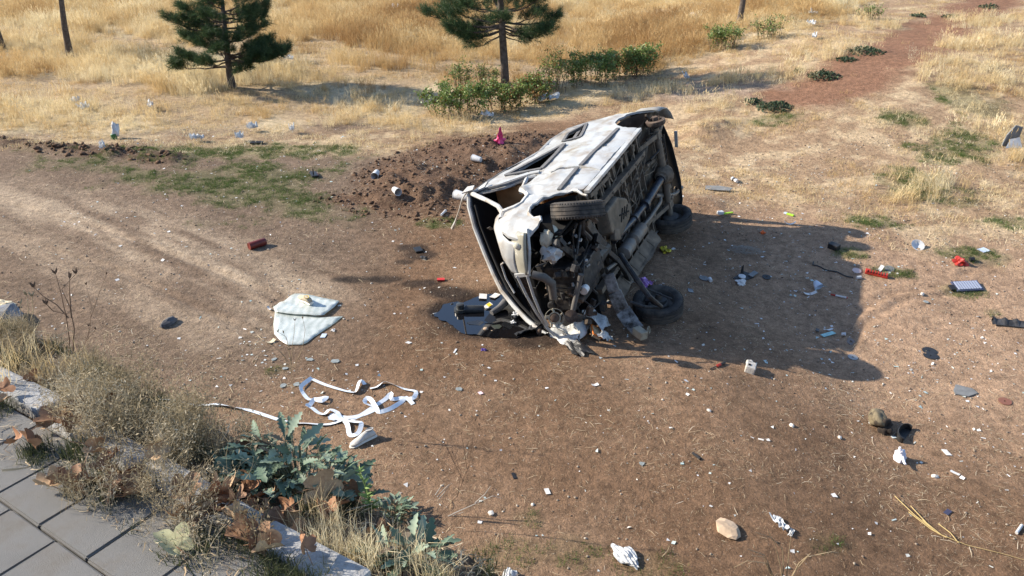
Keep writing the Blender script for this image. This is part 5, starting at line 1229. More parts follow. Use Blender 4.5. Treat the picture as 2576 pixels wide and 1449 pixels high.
gn_scatter('bank_grass', gr, np.stack([x, y, z - .008], 1), RNG.uniform(.5, 1.1, len(x)), RNG.uniform(0, 6.28, len(x)), np.clip(RNG.normal(.9, .1, len(x)), 0, 1), m_straw, 'pale dry grass blades on the bank behind the kerb')
x, y, z, t, s = strip_pts(60, 1.9, 3.6, -.2, .35)
gn_scatter('bank_grass', gr, np.stack([x, y, z - .008], 1), RNG.uniform(.7, 1.3, len(x)), RNG.uniform(0, 6.28, len(x)), np.clip(RNG.normal(.7, .15, len(x)), 0, 1), m_straw, 'dry grass blades among the weeds further along the kerb')
# matted grey stalks spilling over the bank
x, y, z, t, s = strip_pts(2600, -.5, 4.2, .2, .9)
L_ = np.exp(RNG.normal(math.log(.09), .4, len(x)))
scatter('fallen_stalks', slivers(6, 19), np.stack([x, y, z + .012], 1), np.stack([L_, np.full(len(x), .05), L_ * .5], 1), RNG.uniform(0, 6.28, len(x)), m_bits, np.clip(RNG.normal(.35, .2, len(x)), 0, 1), tilt=.5, label='fallen grey stalks matted on the slope below the kerb')

# blue-green lobed plants, every leaf its own piece
def lobed_leaf(seed, L=.13, W=.05, lobes=5):
    r = random.Random(seed); V = []; n = lobes * 2 + 2; up = []; 
    for i in range(n + 1):
        t = i / n; env = math.sin(PI * min(1, t * .92 + .06)) ** .7 * (.35 + .65 * sstep(.0, .55, t)); k = 1.0 if i % 2 else .52
        up.append((t * L, float(env) * W / 2 * k * r.uniform(.88, 1.12)))
    F = []; bend = r.uniform(.2, .9); fold = r.uniform(.15, .5)
    for i, (x_, w) in enumerate(up):
        zc = -bend * L * .35 * (x_ / L) ** 2; rip = .10 * w * math.sin(i * 1.9)
        V += [(x_, 0, zc), (x_ + .12 * w, w, zc + fold * w + rip), (x_ + .12 * w, -w, zc + fold * w - rip)]
    for i in range(n):
        a = i * 3; F += [(a, a + 3, a + 4, a + 1), (a, a + 2, a + 5, a + 3)]
    me = bpy.data.meshes.new('leaf'); me.from_pydata(V, [], F); me.polygons.foreach_set('use_smooth', np.ones(len(me.polygons), bool)); return me
m_bg = [mat('bluegreen_leaf', (0.115, 0.165, 0.110), .6, spec=.3, nscale=18, namp=.25), mat('bluegreen_leaf_pale', (0.20, 0.255, 0.185), .65, spec=.25, nscale=18, namp=.2), mat('bluegreen_leaf_dark', (0.070, 0.110, 0.068), .55, spec=.3, nscale=18, namp=.25), mat('withered_leaf', (.15, .115, .075), .9)]
leafsets = []
for mi in range(4):
    for sd in range(4 if mi < 3 else 2):
        me = lobed_leaf(sd + 10 * mi, random.uniform(.075, .115), random.uniform(.032, .05), 4 + sd % 3); me.materials.append(m_bg[mi]); leafsets.append((mi, me))
def lobed_plant(px, py, spread, n, label, h, seed, squash=.8):
    rs = random.Random(seed); b = GS(px, py); root = empty('lobed_weed', b); tag(root, label, 'plant', 'blue green lobed weeds on the bank')
    st = MB(); 
    for i in range(n):
        a = rs.uniform(0, 6.283); rr = math.sqrt(rs.random()) * spread; bx = math.cos(a) * rr; by = math.sin(a) * rr * squash; wx = b.x + bx; wy = b.y + by
        gz = min(0.03, Hs(wx, wy) - b.z)                          # follows the bank
        if curb_s(wx, wy) < -.02: gz = 0.0
        gz = max(gz, -.10)
        zz = gz + h * (1 - (rr / spread) ** 2 * .75) * rs.uniform(.35, 1.0)
        mi = rs.choices((0, 1, 2, 3), (5, 3, 3, .6))[0]; me = rs.choice([m for k, m in leafsets if k == mi])
        o = bpy.data.objects.new('leaf', me); COL.objects.link(o); o.parent = root; o.location = (bx, by, zz); sc_ = rs.uniform(.6, 1.15); o.scale = (sc_, sc_, sc_)
        el = rs.uniform(-.15, 1.15) * (1.15 - rr / spread * .6); o.rotation_euler = (rs.gauss(0, .45), -el, a + rs.gauss(0, .7))
        if i % 2 == 0: st.tube([(bx * .35, by * .35, gz * .5 - .02), (bx * .8, by * .8, (zz + gz) * .5), (bx, by, zz)], [.004, .003, .002], 4)
    st.build('stems', mat('bluegreen_stem', (.12, .14, .09), .7), root, True)
    return root
lobed_plant(752, 1215, .26, 210, 'largest clump of blue green lobed leaves beside the white tape end', .20, 1)
lobed_plant(668, 1235, .14, 36, 'small blue green leaf cluster half hidden in dry stalks, left of the largest clump', .12, 4)
lobed_plant(985, 1300, .19, 120, 'dark blue green leafy clump at the edge of the bank, behind the pale grass blades', .14, 2)
lobed_plant(1030, 1405, .12, 40, 'little pale blue green rosette among dry blades, nearest the bottom frame', .08, 3)
# bright green spiky shoot
sp = empty('spiky_shoot', GS(935, 1290)); tag(sp, 'bright yellow green spiky shoot rising out of the dark leafy clump', 'plant')
mb = MB(); mb.tube([(0, 0, -.02), (-.01, .01, .10), (-.03, .0, .19)], [.004, .004, .002], 5); mb.build('stem', mat('shoot_stem', (.14, .20, .06), .6), sp)
V = []; F = []
for i in range(46):
    t = random.random(); a = random.uniform(0, 6.28); p = Vector((-.03 * t, .005, .19 * t + .01)); d = Vector((math.cos(a), math.sin(a), .5)).normalized(); sd = d.orthogonal().normalized() * .005; L = .045 * (1.1 - t * .6); o = len(V); V += [p - sd, p + sd, p + d * L]; F.append((o, o + 1, o + 2))
mb = MB(); mb.add(V, F); mb.build('spikes', mat('shoot_leaf', (.15, .235, .06), .6), sp)

# fallen plane leaves
def plane_leaf(seed, L=.13, curl=.5, roll=None):
    r = random.Random(seed); n = 40; V = [(0, 0, 0)]; tips = [(-2.2, .62), (-1.12, .9), (0, 1.0), (1.12, .9), (2.2, .62)]
    rad = []
    for i in range(n + 1):
        a = -2.9 + 5.8 * i / n; q = .42
        for (c, m_) in tips: q = max(q, .42 + (m_ - .42) * max(0, math.cos(min(1.57, abs(a - c) * 2.4))) ** .8)
        rad.append((a, q * L * .55 * r.uniform(.93, 1.05)))
    ph = r.uniform(0, 6.28); F = []; rings = [.3, .55, .8, 1.0]
    ra = r.uniform(-.6, .6); R = roll or L * r.uniform(.20, .42); ca, sa = math.cos(ra), math.sin(ra); tw = r.uniform(-.5, .5)
    for k in rings:
        for (a, q) in rad:
            x_, y_ = math.cos(a) * q * k, math.sin(a) * q * k
            u, v = x_ * ca + y_ * sa, -x_ * sa + y_ * ca; Rv = R * (1 + tw * u / L) ; z_ = Rv * (1 - math.cos(v / Rv)); v = Rv * math.sin(v / Rv)
            z_ += .025 * L * curl * math.sin(3 * a + ph) * k + .02 * L * math.sin(6 * a + ph * 2) * k * k * curl
            V.append((u * ca - v * sa, u * sa + v * ca, z_))
    m = n + 1
    for i in range(n): F.append((0, 1 + i, 2 + i))
    for j in range(3):
        for i in range(n): a = 1 + j * m + i; F.append((a, a + m, a + m + 1, a + 1))
    me = bpy.data.meshes.new('plane_leaf'); me.from_pydata(V, [], F); me.polygons.foreach_set('use_smooth', np.ones(len(me.polygons), bool)); return me
m_lf = [mat('leaf_brown', (.25, .145, .085), .75, spec=.25, nscale=22, namp=.35, dirt=(.10, .055, .03), dirt_amt=.35, dscale=25), mat('leaf_tan', (.42, .29, .175), .75, spec=.2, nscale=22, namp=.3, dirt=(.20, .11, .06), dirt_amt=.35, dscale=25), mat('leaf_russet', (.27, .135, .070), .7, spec=.25, nscale=22, namp=.35), mat('leaf_olive', (.42, .41, .24), .7, spec=.2, nscale=18, namp=.2, dirt=(.28, .24, .13), dirt_amt=.35, dscale=16)]
LM = {}
for mi in range(4):
    for sd in range(3):
        me = plane_leaf(sd + 7 * mi, random.uniform(.11, .145), random.uniform(.8, 1.8)); me.materials.append(m_lf[mi]); LM[(mi, sd)] = me
LAST = [None]
def zone_label(o, px, py):
    c = {'leaf_brown': 'brown', 'leaf_tan': 'pale tan', 'leaf_russet': 'russet'}[o.data.materials[0].name]
    z = 'at the far corner of the paving by the left edge' if px < 110 and py < 1100 else 'under dry stalks by the far bare kerb stone' if py < 1110 else 'at the upper left paving corner' if px < 110 else 'on the inner paving edge, left of the dry weeds' if px < 230 and py < 1230 else 'along the paving edge left of the pink wrapper' if px < 300 else 'beside the pink wrapper on the paving edge' if px < 420 else 'below the bare kerb stone near the bottom frame' if py > 1390 and px > 560 else 'in the leaf heap between dry weeds and pale kerb stone' if px < 650 else 'tucked under the blue green plant above the pale kerb stone' if px < 800 else 'under the large upright leaf by the pale grass'
    o['label'] = 'curled ' + c + ' plane leaf ' + z
def leaf(px, py, mi, sc, label, rot=None, lift=.012, group='fallen plane tree leaves', curlme=None):
    rs = random.Random(int(px * 7 + py)); p = GS(px, py); s_ = float(curb_s(p.x, p.y))
    if s_ < -.02: p.z = WALK_Z
    o = bpy.data.objects.new('fallen_leaf', curlme or LM[(mi, rs.randrange(3))]); COL.objects.link(o)
    o.location = (p.x, p.y, p.z + lift + .02 * sc * (rs.random() if lift < .05 else 0)); o.rotation_euler = rot or (rs.gauss(0, .5), rs.gauss(0, .5), rs.uniform(0, 6.28)); o.scale = (sc, sc, sc * rs.uniform(.9, 1.5))
    tag(o, label, 'leaf', group); 
    st = MB(); st.tube([(0, 0, .001), (-.035, .004, .004), (-.07, -.004, .0)], [.0016, .0014, .0012], 4); q = st.build('stalk', m_lf[0], o); LAST[0] = o; return o
me_big = plane_leaf(91, .19, .5, .16); me_big.materials.append(m_lf[1])
leaf(800, 1268, 1, 1.0, 'large tan plane leaf standing upright in front of the blue green plant', (1.25, .25, .5), .07, curlme=me_big)
me_ol = plane_leaf(95, .165, .6, .07); me_ol.materials.append(m_lf[3])
leaf(455, 1428, 3, 1.0, 'pale olive plane leaf lying alone on the grey paving', (.15, -.25, 2.6), .03, curlme=me_ol)
leaf(620, 1170, 0, .9, 'rolled brown leaf caught in the dry stalks left of the blue green plant', (1.0, .2, .5), .08)
leaf(870, 1235, 2, 1.0, 'rust brown curled leaf between the two blue green clumps', (.9, .3, .3), .06)
leaf(755, 1360, 0, .95, 'crumpled brown leaf lying on the bare pale kerb stone', (.4, .5, 1.2), .02)
leaf(775, 1432, 2, 1.0, 'dark brown leaf at the lower end of the bare kerb stone', (.7, -.4, 2.1), .03)
leaf(405, 1215, 1, .9, 'upright tan leaf stuck in the middle of the dry weeds', (1.1, .3, .4), .09)
leaf(285, 1050, 0, .9, 'dull brown leaf caught high in the stalks above the hidden kerb', (.8, .2, .8), .07)
leaf(80, 975, 2, .8, 'single brown leaf lying on the far bare kerb stone', (.3, .6, 1.0), .02)
leaf(125, 1115, 1, .9, 'flat tan leaf at the far upper corner of the paving', (.2, .2, 1.0), .015)
common = 'curled brown plane leaf lying among dry weeds along the kerb'
rs = random.Random(17)
spots = [(20, 1020), (12, 1055), (60, 1165), (95, 1172), (150, 1102), (190, 1120), (240, 1190), (262, 1240), (175, 1265), (200, 1272), (225, 1250), (250, 1262), (140, 1272), (290, 1290), (310, 1282), (330, 1300), (345, 1272), (480, 1290), (540, 1312), (520, 1330), (570, 1298), (600, 1310), (590, 1330), (505, 1360), (470, 1365), (540, 1345), (610, 1345), (640, 1300), (660, 1320), (690, 1305), (700, 1335), (720, 1320), (650, 1270), (620, 1250), (590, 1240), (600, 1362), (630, 1375), (600, 1395), (560, 1280), (680, 1275), (735, 1300), (820, 1310), (870, 1290), (960, 1352), (665, 1425), (680, 1440), (330, 1250), (270, 1090), (210, 1085), (180, 1080), (300, 1200), (640, 1400), (880, 1265), (845, 1225)]
for (px, py) in spots: leaf(px + rs.uniform(-6, 6), py + rs.uniform(-5, 5), rs.choices((0, 1, 2), (5, 3, 4))[0], rs.uniform(.75, 1.15), common, lift=.025); zone_label(bpy.data.objects[-1] if False else LAST[0], px, py)
# pink wrapper in the weeds
# dead stalks standing on the bank
m_stalk = mat('dead_stalk', (.115, .070, .045), .85, nscale=30, namp=.3)
m_stalk2 = mat('pale_stalk', (.33, .255, .155), .85, nscale=30, namp=.3)
def stalk(px, py, paths, label, m, heads=0, r=.003, name='dead_stalk', base=None):
    b = base or GS(px, py); root = empty(name, b); tag(root, label, 'dried plant', 'dead stalks')
    ends = []
    for P in paths:
        mb = MB(); n = len(P); mb.tube(P, [r * (1 - .6 * i / (n - 1)) for i in range(n)], 5); mb.build('stem', m, root, True); ends.append(P[-1])
    if heads:
        hd_ = MB()
        for e in ends:
            for k in range(heads):
                a = random.uniform(0, 6.28); d = Vector((math.cos(a) * .5, math.sin(a) * .5, 1)).normalized(); hd_.tube([e, Vector(e) + d * .012, Vector(e) + d * .03], [.002, .005, .001], 4)
        hd_.build('seed_head', m, root); [c for c in bpy.data.objects if c.parent == root and c.name.startswith('seed_head')][0]['kind'] = 'stuff'
    return root
def to_local(base, pts):
    """stem through photo pixels in the upright plane that faces the viewer at the plant's foot"""
    out = []
    for (px, py) in pts:
        a = (px - 1288.0) / FPX; b = (py - 724.5) / FPX; s, c = math.sin(PITCH), math.cos(PITCH); k = base.y / (c - b * s)
        out.append(Vector((a * k, base.y, CAM_H + (-s - b * c) * k)) - base)
    return [p + Vector((0, .012 * math.sin(i * 1.7), 0)) for i, p in enumerate(out)]
b = GS(172, 905); stalk(0, 0, [to_local(b, P) for P in ([(172, 905), (172, 860), (168, 800), (155, 730), (138, 690)], [(182, 900), (184, 830), (176, 770), (158, 725), (190, 690)], [(172, 800), (140, 770), (110, 745), (88, 720)], [(168, 790), (130, 785), (118, 765)], [(180, 800), (172, 740), (176, 700)])], 'branching dark stalk with small seed heads, left of the other one', m_stalk, 5, .0032, base=b)
b = GS(212, 900); stalk(0, 0, [to_local(b, P) for P in ([(205, 888), (225, 830), (230, 770), (218, 715)], [(228, 800), (250, 735), (268, 690)], [(215, 860), (240, 830)], [(222, 915), (220, 860), (224, 820)])], 'thin dark branching stalk standing right beside the larger seed headed stalk', m_stalk, 4, .0028, base=b)
b = GS(715, 1080); stalk(0, 0, [to_local(b, P) for P in ([(742, 1075), (738, 1000), (735, 940), (728, 880)], [(735, 940), (715, 900), (690, 870), (660, 855), (625, 872)], [(732, 920), (735, 870), (740, 838), (743, 805)], [(730, 900), (722, 860), (714, 838)], [(738, 925), (760, 880), (768, 830), (762, 800)], [(726, 910), (700, 880), (672, 880), (640, 910)], [(733, 915), (720, 850), (700, 835)])], 'tall brown weed skeleton with arched spikes, in front of the shattered windscreen', m_stalk2, 3, .0030, base=b)
b = GS(1120, 1330); stalk(0, 0, [to_local(b, P) for P in ([(1095, 1310), (1150, 1250), (1180, 1170), (1190, 1100), (1195, 1060)], [(1175, 1180), (1165, 1120), (1160, 1090)], [(1185, 1130), (1200, 1110), (1207, 1070)], [(1165, 1210), (1120, 1120), (1065, 1085)], [(1150, 1250), (1160, 1190), (1140, 1140)])], 'sparse brown branching stalk leaning over bare soil right of the leafy bank', m_stalk, 2, .0026, base=b)
b = GS(1105, 1300); stalk(0, 0, [to_local(b, P) for P in ([(1100, 1312), (1150, 1290), (1200, 1265), (1240, 1245), (1262, 1255)], [(1195, 1265), (1220, 1245), (1234, 1222)], [(1100, 1318), (1140, 1300), (1165, 1288)], [(1095, 1245), (1110, 1225), (1118, 1215)], [(1100, 1250), (1120, 1230), (1130, 1218)], [(1105, 1255), (1118, 1240), (1133, 1217)])], 'bundle of pale grey bare sticks poking out past the dark leafy clump', mat('grey_stick', (.36, .345, .32), .85, nscale=25, namp=.2), 0, .0045, base=b)
b = GS(60, 860); stalk(0, 0, [to_local(b, P) for P in ([(62, 870), (66, 820), (72, 775), (70, 740)], [(64, 850), (80, 790), (82, 745)], [(60, 850), (50, 800), (52, 765)])], 'straw coloured grass stalk cluster at the left edge beside the pale scrap', m_stalk2, 4, .0028, base=b)
bb = GS(1960, 1449); bb = Vector((bb.x, bb.y - .25, Hs(bb.x, bb.y - .25)))
stalk(0, 0, [to_local(bb, P) for P in ([(1965, 1480), (1935, 1440), (1920, 1400), (1890, 1395)], [(1960, 1480), (1930, 1420), (1880, 1410), (1845, 1425)], [(1970, 1480), (1965, 1430), (1950, 1370), (1930, 1330)], [(1968, 1480), (1972, 1420), (1968, 1380), (1940, 1350), (1900, 1340)], [(1975, 1480), (2000, 1440), (2030, 1400), (2090, 1385), (2110, 1392)], [(1980, 1480), (2010, 1420), (2040, 1390)], [(1958, 1480), (1925, 1400), (1880, 1380)], [(1976, 1480), (1985, 1400), (1990, 1340)])], 'cluster of tall bent brown grass stems rising from the bottom frame', m_stalk2, 0, .0050, base=bb)
# ------------------------------------------------------------------ things strewn about
def put(name, px, py, label, cat, group=None, dz=0.0, rz=0.0, tilt=(0, 0)):
    p = G(px, py, dz); n = GN(p.x, p.y); o = empty(name, p); q = n.to_track_quat('Z', 'Y'); o.rotation_euler = (q.to_matrix() @ Matrix.Rotation(rz, 3, 'Z') @ Matrix.Rotation(tilt[0], 3, 'X') @ Matrix.Rotation(tilt[1], 3, 'Y')).to_euler(); tag(o, label, cat, group); return o
def solo(name, px, py, me, m, label, cat, group=None, dz=0.0, rz=0.0, tilt=(0, 0), smooth=False, bevel=0):
    """a thing that is one mesh; me is an MB or a mesh"""
    e = put(name, px, py, label, cat, group, dz, rz, tilt); loc, rot = e.location.copy(), e.rotation_euler.copy(); bpy.data.objects.remove(e)
    o = me.build(name, m, None, smooth, bevel) if isinstance(me, MB) else link(name, me, m, None, smooth)
    o.location = loc; o.rotation_euler = rot; tag(o, label, cat, group); return o
cm = lambda n, c, r=.6, **k: mat(n, c, r, **k)
m_wpaper = cm('white_paper', (.62, .61, .59), .8, nscale=25, namp=.15, dirt=(.34, .28, .21), dirt_amt=.35, dscale=18); m_wplast = cm('white_plastic', (.60, .61, .61), .4, nscale=9, namp=.15, dirt=(.34, .28, .21), dirt_amt=.32, dscale=12)
m_blk = cm('black_plastic', (.018, .018, .019), .45, nscale=12, namp=.4); m_gry = cm('grey_board', (.17, .175, .175), .8, nscale=14, namp=.25); m_red = cm('red_plastic', (.42, .035, .022), .5, nscale=14, namp=.3)
m_pale = cm('pale_blue_plastic', (.50, .58, .68), .4, nscale=14, namp=.15); m_teal = cm('teal_glass', (.28, .50, .49), .25, nscale=22, namp=.25); m_stone = cm('sandstone', (.44, .33, .23), .9, nscale=8, namp=.3, bump=.6, bscale=30)
def slab(w, l, th=.003, skew=0.0, curl=0.0, n=5):
    """thin sheet with real thickness, optionally curled"""
    mb = MB(); V = []; F = []
    for i in range(n + 1):
        for j in range(2):
            x = (i / n - .5) * l; y = (j - .5) * w; z = curl * ((i / n - .5) ** 2) * 4 * l + .002; V.append((x, y + skew * x, z))
    b = len(V); V += [(x, y, z + th) for x, y, z in V]
    for i in range(n):
        a = 2 * i; F += [(a, a + 1, a + 3, a + 2), (b + a, b + a + 2, b + a + 3, b + a + 1), (a, a + 2, b + a + 2, b + a), (a + 1, b + a + 1, b + a + 3, a + 3)]
    F += [(0, b, b + 1, 1), (2 * n, 2 * n + 1, b + 2 * n + 1, b + 2 * n)]; return mb.add(V, F)
def crumple(r, seed, sq=(1, .8, .45), amp=.9, sub=3):
    me = rock_mesh('crumple', r, seed, sub, sq, amp)
    for v in me.vertices: v.co.z += r * sq[2] * .5
    return me
def cloth(w, l, seed, h=.03, n=12, fold=9):
    """limp sheet in folds, a few millimetres thick"""
    V = []; F = []; s = seed * 1.7
    for i in range(n + 1):
        for j in range(n + 1):
            u = i / n - .5; v = j / n - .5; q = mnoise.noise(Vector((u * fold * .4 + s, v * fold * .4, s))); q2 = mnoise.noise(Vector((u * fold + s, v * fold, s + 3)))
            edge = 1 + .35 * mnoise.noise(Vector((math.atan2(v, u) * 2 + s, s, 0)))
            V.append((u * l * edge + .05 * w * q2, v * w * edge + .06 * w * q, abs(q) * h * 1.9 + abs(q2) * h * .35 + .003))
    for i in range(n):
        for j in range(n): a = i * (n + 1) + j; F.append((a, a + n + 1, a + n + 2, a + 1))
    mb = MB(); mb.add(V, F); return mb
def disc(r, hole=0.0, th=.005, n=28):
    mb = MB(); mb.lathe([(max(hole, .0005), 0), (r, 0), (r, th), (max(hole, .0005), th)], n, closed=True); return mb

def shard_mb(seed, r, th=.006, n=6, st=1.0):
    rs = random.Random(seed); pts = []
    for k in range(n): a = 2 * PI * (k + rs.uniform(-.3, .3)) / n; q = r * rs.uniform(.55, 1.1); pts.append((q * math.cos(a) * st, q * math.sin(a), 0))
    mb = MB(); mb.poly(pts, th); return mb
# shattered laminated windscreen
def glass_mat():
    m = bpy.data.materials.new('shattered_glass'); m.use_nodes = True; nt = m.node_tree; N = nt.nodes; L = nt.links; b = N['Principled BSDF']
    tc = N.new('ShaderNodeTexCoord'); ns = N.new('ShaderNodeTexNoise'); ns.inputs['Scale'].default_value = 4; ns.inputs['Detail'].default_value = 6; L.new(tc.outputs['Object'], ns.inputs['Vector'])
    v = N.new('ShaderNodeTexVoronoi'); v.feature = 'DISTANCE_TO_EDGE'; v.inputs['Scale'].default_value = 34; L.new(tc.outputs['Object'], v.inputs['Vector'])
    w = N.new('ShaderNodeTexWave'); w.inputs['Scale'].default_value = 3.2; w.inputs['Distortion'].default_value = 7; w.inputs['Detail'].default_value = 4; L.new(tc.outputs['Object'], w.inputs['Vector'])
    r = N.new('ShaderNodeMapRange'); r.inputs['From Max'].default_value = .035; r.inputs['To Min'].default_value = 1; r.inputs['To Max'].default_value = 0; L.new(v.outputs['Distance'], r.inputs['Value'])
    a = N.new('ShaderNodeMixRGB'); a.inputs['Color1'].default_value = (.42, .48, .455, 1); a.inputs['Color2'].default_value = (.66, .70, .68, 1); 
    mm = N.new('ShaderNodeMath'); mm.operation = 'MULTIPLY_ADD'; L.new(ns.outputs['Fac'], mm.inputs[0]); mm.inputs[1].default_value = .9; L.new(w.outputs['Fac'], mm.inputs[2]); m2 = N.new('ShaderNodeMath'); m2.operation = 'MULTIPLY'; m2.inputs[1].default_value = .62; L.new(mm.outputs[0], m2.inputs[0]); L.new(m2.outputs[0], a.inputs['Fac'])
    c = N.new('ShaderNodeMixRGB'); L.new(r.outputs[0], c.inputs['Fac']); L.new(a.outputs[0], c.inputs['Color1']); c.inputs['Color2'].default_value = (.80, .83, .81, 1); L.new(c.outputs[0], b.inputs['Base Color'])
    b.inputs['Roughness'].default_value = .22; b.inputs['Specular IOR Level'].default_value = .6
    bp = N.new('ShaderNodeBump'); bp.inputs['Strength'].default_value = .5; bp.inputs['Distance'].default_value = .004; L.new(v.outputs['Distance'], bp.inputs['Height']); L.new(bp.outputs[0], b.inputs['Normal'])
    tr = N.new('ShaderNodeBsdfTransparent'); tr.inputs['Color'].default_value = (.86, .93, .90, 1); mx = N.new('ShaderNodeMixShader'); f2 = N.new('ShaderNodeMapRange'); f2.inputs['From Min'].default_value = .35; f2.inputs['From Max'].default_value = .65; f2.inputs['To Min'].default_value = .08; f2.inputs['To Max'].default_value = .42; L.new(ns.outputs['Fac'], f2.inputs['Value']); L.new(f2.outputs[0], mx.inputs[0]); L.new(b.outputs[0], mx.inputs[1]); L.new(tr.outputs[0], mx.inputs[2]); L.new(mx.outputs[0], N['Material Output'].inputs['Surface']); return m
m_glass = glass_mat()
ws = empty('windscreen', G(770, 810)); tag(ws, 'shattered milky windscreen lying folded flat on the soil with a shoe on it', 'windscreen')
cpx = lambda L: [(670.8 + .213 * a, 711.1 + .213 * b) for a, b in L]
def sheet(poly, dz, name, parent, m, th=.0035, sag=.0, lift=None):
    P = [Vector(p) for p in dens([Vector(flat(*q)) for q in poly], .06)]
    E = [(i, (i + 1) % len(P)) for i in range(len(P))]; pts = list(P); xs = [p.x for p in P]; ys = [p.y for p in P]
    gx_, gy_ = np.meshgrid(np.arange(min(xs), max(xs), .07), np.arange(min(ys), max(ys), .07)); gx_ = gx_.ravel(); gy_ = gy_.ravel(); ok = in_poly(gx_, gy_, [tuple(p) for p in P]) > .03
    pts += [Vector((a, b)) for a, b in zip(gx_[ok], gy_[ok])]
    v, e, f, *_ = geometry.delaunay_2d_cdt(pts, E, [], 0, 1e-6); f = [t for t in f if in_poly(np.array([sum(v[i].x for i in t) / 3]), np.array([sum(v[i].y for i in t) / 3]), [tuple(p) for p in P])[0] > 0]
    V = []; o3 = parent.location if parent else Vector((0, 0, 0))
    for p in v:
        z = Hs(p.x, p.y) + dz + .008 * mnoise.noise(Vector((p.x * 3, p.y * 3, 1))) + .010
        if lift: z += lift(p.x, p.y)
        V.append((p.x - o3.x, p.y - o3.y, z - o3.z))
    mb = MB(); mb.add(V, f); o = mb.build(name, m, parent, True); md = o.modifiers.new('thick', 'SOLIDIFY'); md.thickness = th; return o
up_poly = cpx([(75, 285), (200, 205), (330, 130), (430, 138), (560, 165), (760, 212), (862, 230), (800, 310), (680, 408), (575, 412), (330, 390), (100, 350)])
lo_poly = cpx([(95, 330), (330, 365), (575, 398), (700, 412), (905, 405), (800, 490), (680, 570), (560, 650), (480, 715), (430, 735), (240, 735), (150, 680), (90, 610), (78, 480)])
fx = flat(*cpx([(575, 400)])[0])
sheet(lo_poly, .004, 'glass_pane', ws, m_glass); sheet(up_poly, .012, 'glass_pane', ws, m_glass, lift=lambda x, y: .022 * math.exp(-((y - fx[1]) / .22) ** 2))

# shoes
def shoe(px, py, rz, label, c1, c2, tilt=(0, 0), dz=0.0):
    r = put('shoe', px, py, label, 'shoe', 'a pair of light trainers', dz, rz, tilt)
    secs = [(-.135, .030, .050), (-.11, .038, .085), (-.06, .036, .095), (-.01, .037, .085), (.04, .043, .060), (.09, .045, .045), (.125, .034, .036), (.142, .012, .026)]
    def loft(secs, z0f, z1f, n=14, grow=1.0):
        V = []; F = []
        for (x, w, h) in secs:
            for k in range(n):
                a = 2 * PI * k / n; yy = math.copysign(abs(math.cos(a)) ** .7, math.cos(a)) * w * grow; zz = z0f(x, h) + (z1f(x, h) - z0f(x, h)) * (.5 + .5 * math.copysign(abs(math.sin(a)) ** .8, math.sin(a))); V.append((x * grow, yy * (1.0 - .35 * max(0, math.sin(a))), zz))
        for i in range(len(secs) - 1):
            for k in range(n): F.append((i * n + k, (i + 1) * n + k, (i + 1) * n + (k + 1) % n, i * n + (k + 1) % n))
        F += [tuple(range(n)), tuple(range((len(secs) - 1) * n, len(secs) * n))[::-1]]; m_ = MB(); m_.add(V, F); return m_
    loft(secs, lambda x, h: .022, lambda x, h: h + .01).build('upper', cm(c1[0], c1[1], .8, nscale=30, namp=.2), r, True)
    loft(secs, lambda x, h: 0.0, lambda x, h: .028 - .01 * (x > .1), grow=1.07).build('sole', cm('shoe_sole', (.70, .67, .60), .6, nscale=20, namp=.15), r, True)
    o = MB(); o.lathe([(.032, 0), (.034, .012), (.026, .008), (.020, -.02)], 16, Matrix.Translation((-.085, 0, .092)) @ Matrix.Diagonal((1.35, .85, 1, 1))); o.build('collar', cm(c2[0], c2[1], .9), r, True)
    d = MB(); d.lathe([(.0, 0), (.028, 0)], 14, Matrix.Translation((-.085, 0, .088)) @ Matrix.Diagonal((1.3, .8, 1, 1))); d.build('lining', m_black, r)
    l = MB(); 
    for k in range(5): x = -.03 + .020 * k; z = .090 - .0095 * k; l.tube([(x, -.022, z - .006), (x + .006, 0, z + .006), (x, .022, z - .006)], .0028, 5)
    l.build('lace', cm('lace', (.8, .8, .76), .8), r, True); [c for c in bpy.data.objects if c.parent == r and c.name.startswith('lace')][0]['kind'] = 'stuff'
    return r
shoe(770, 765, 3.3, 'tan trainer standing on the shattered windscreen', ('shoe_tan', (.42, .36, .27)), ('shoe_yellow', (.46, .36, .12)), dz=.045)
shoe(914, 1112, 2.6, 'grey and cream trainer with loose laces at the end of the white tape', ('shoe_cream', (.52, .50, .46)), ('shoe_grey', (.28, .29, .30)), (.15, .0), .0)

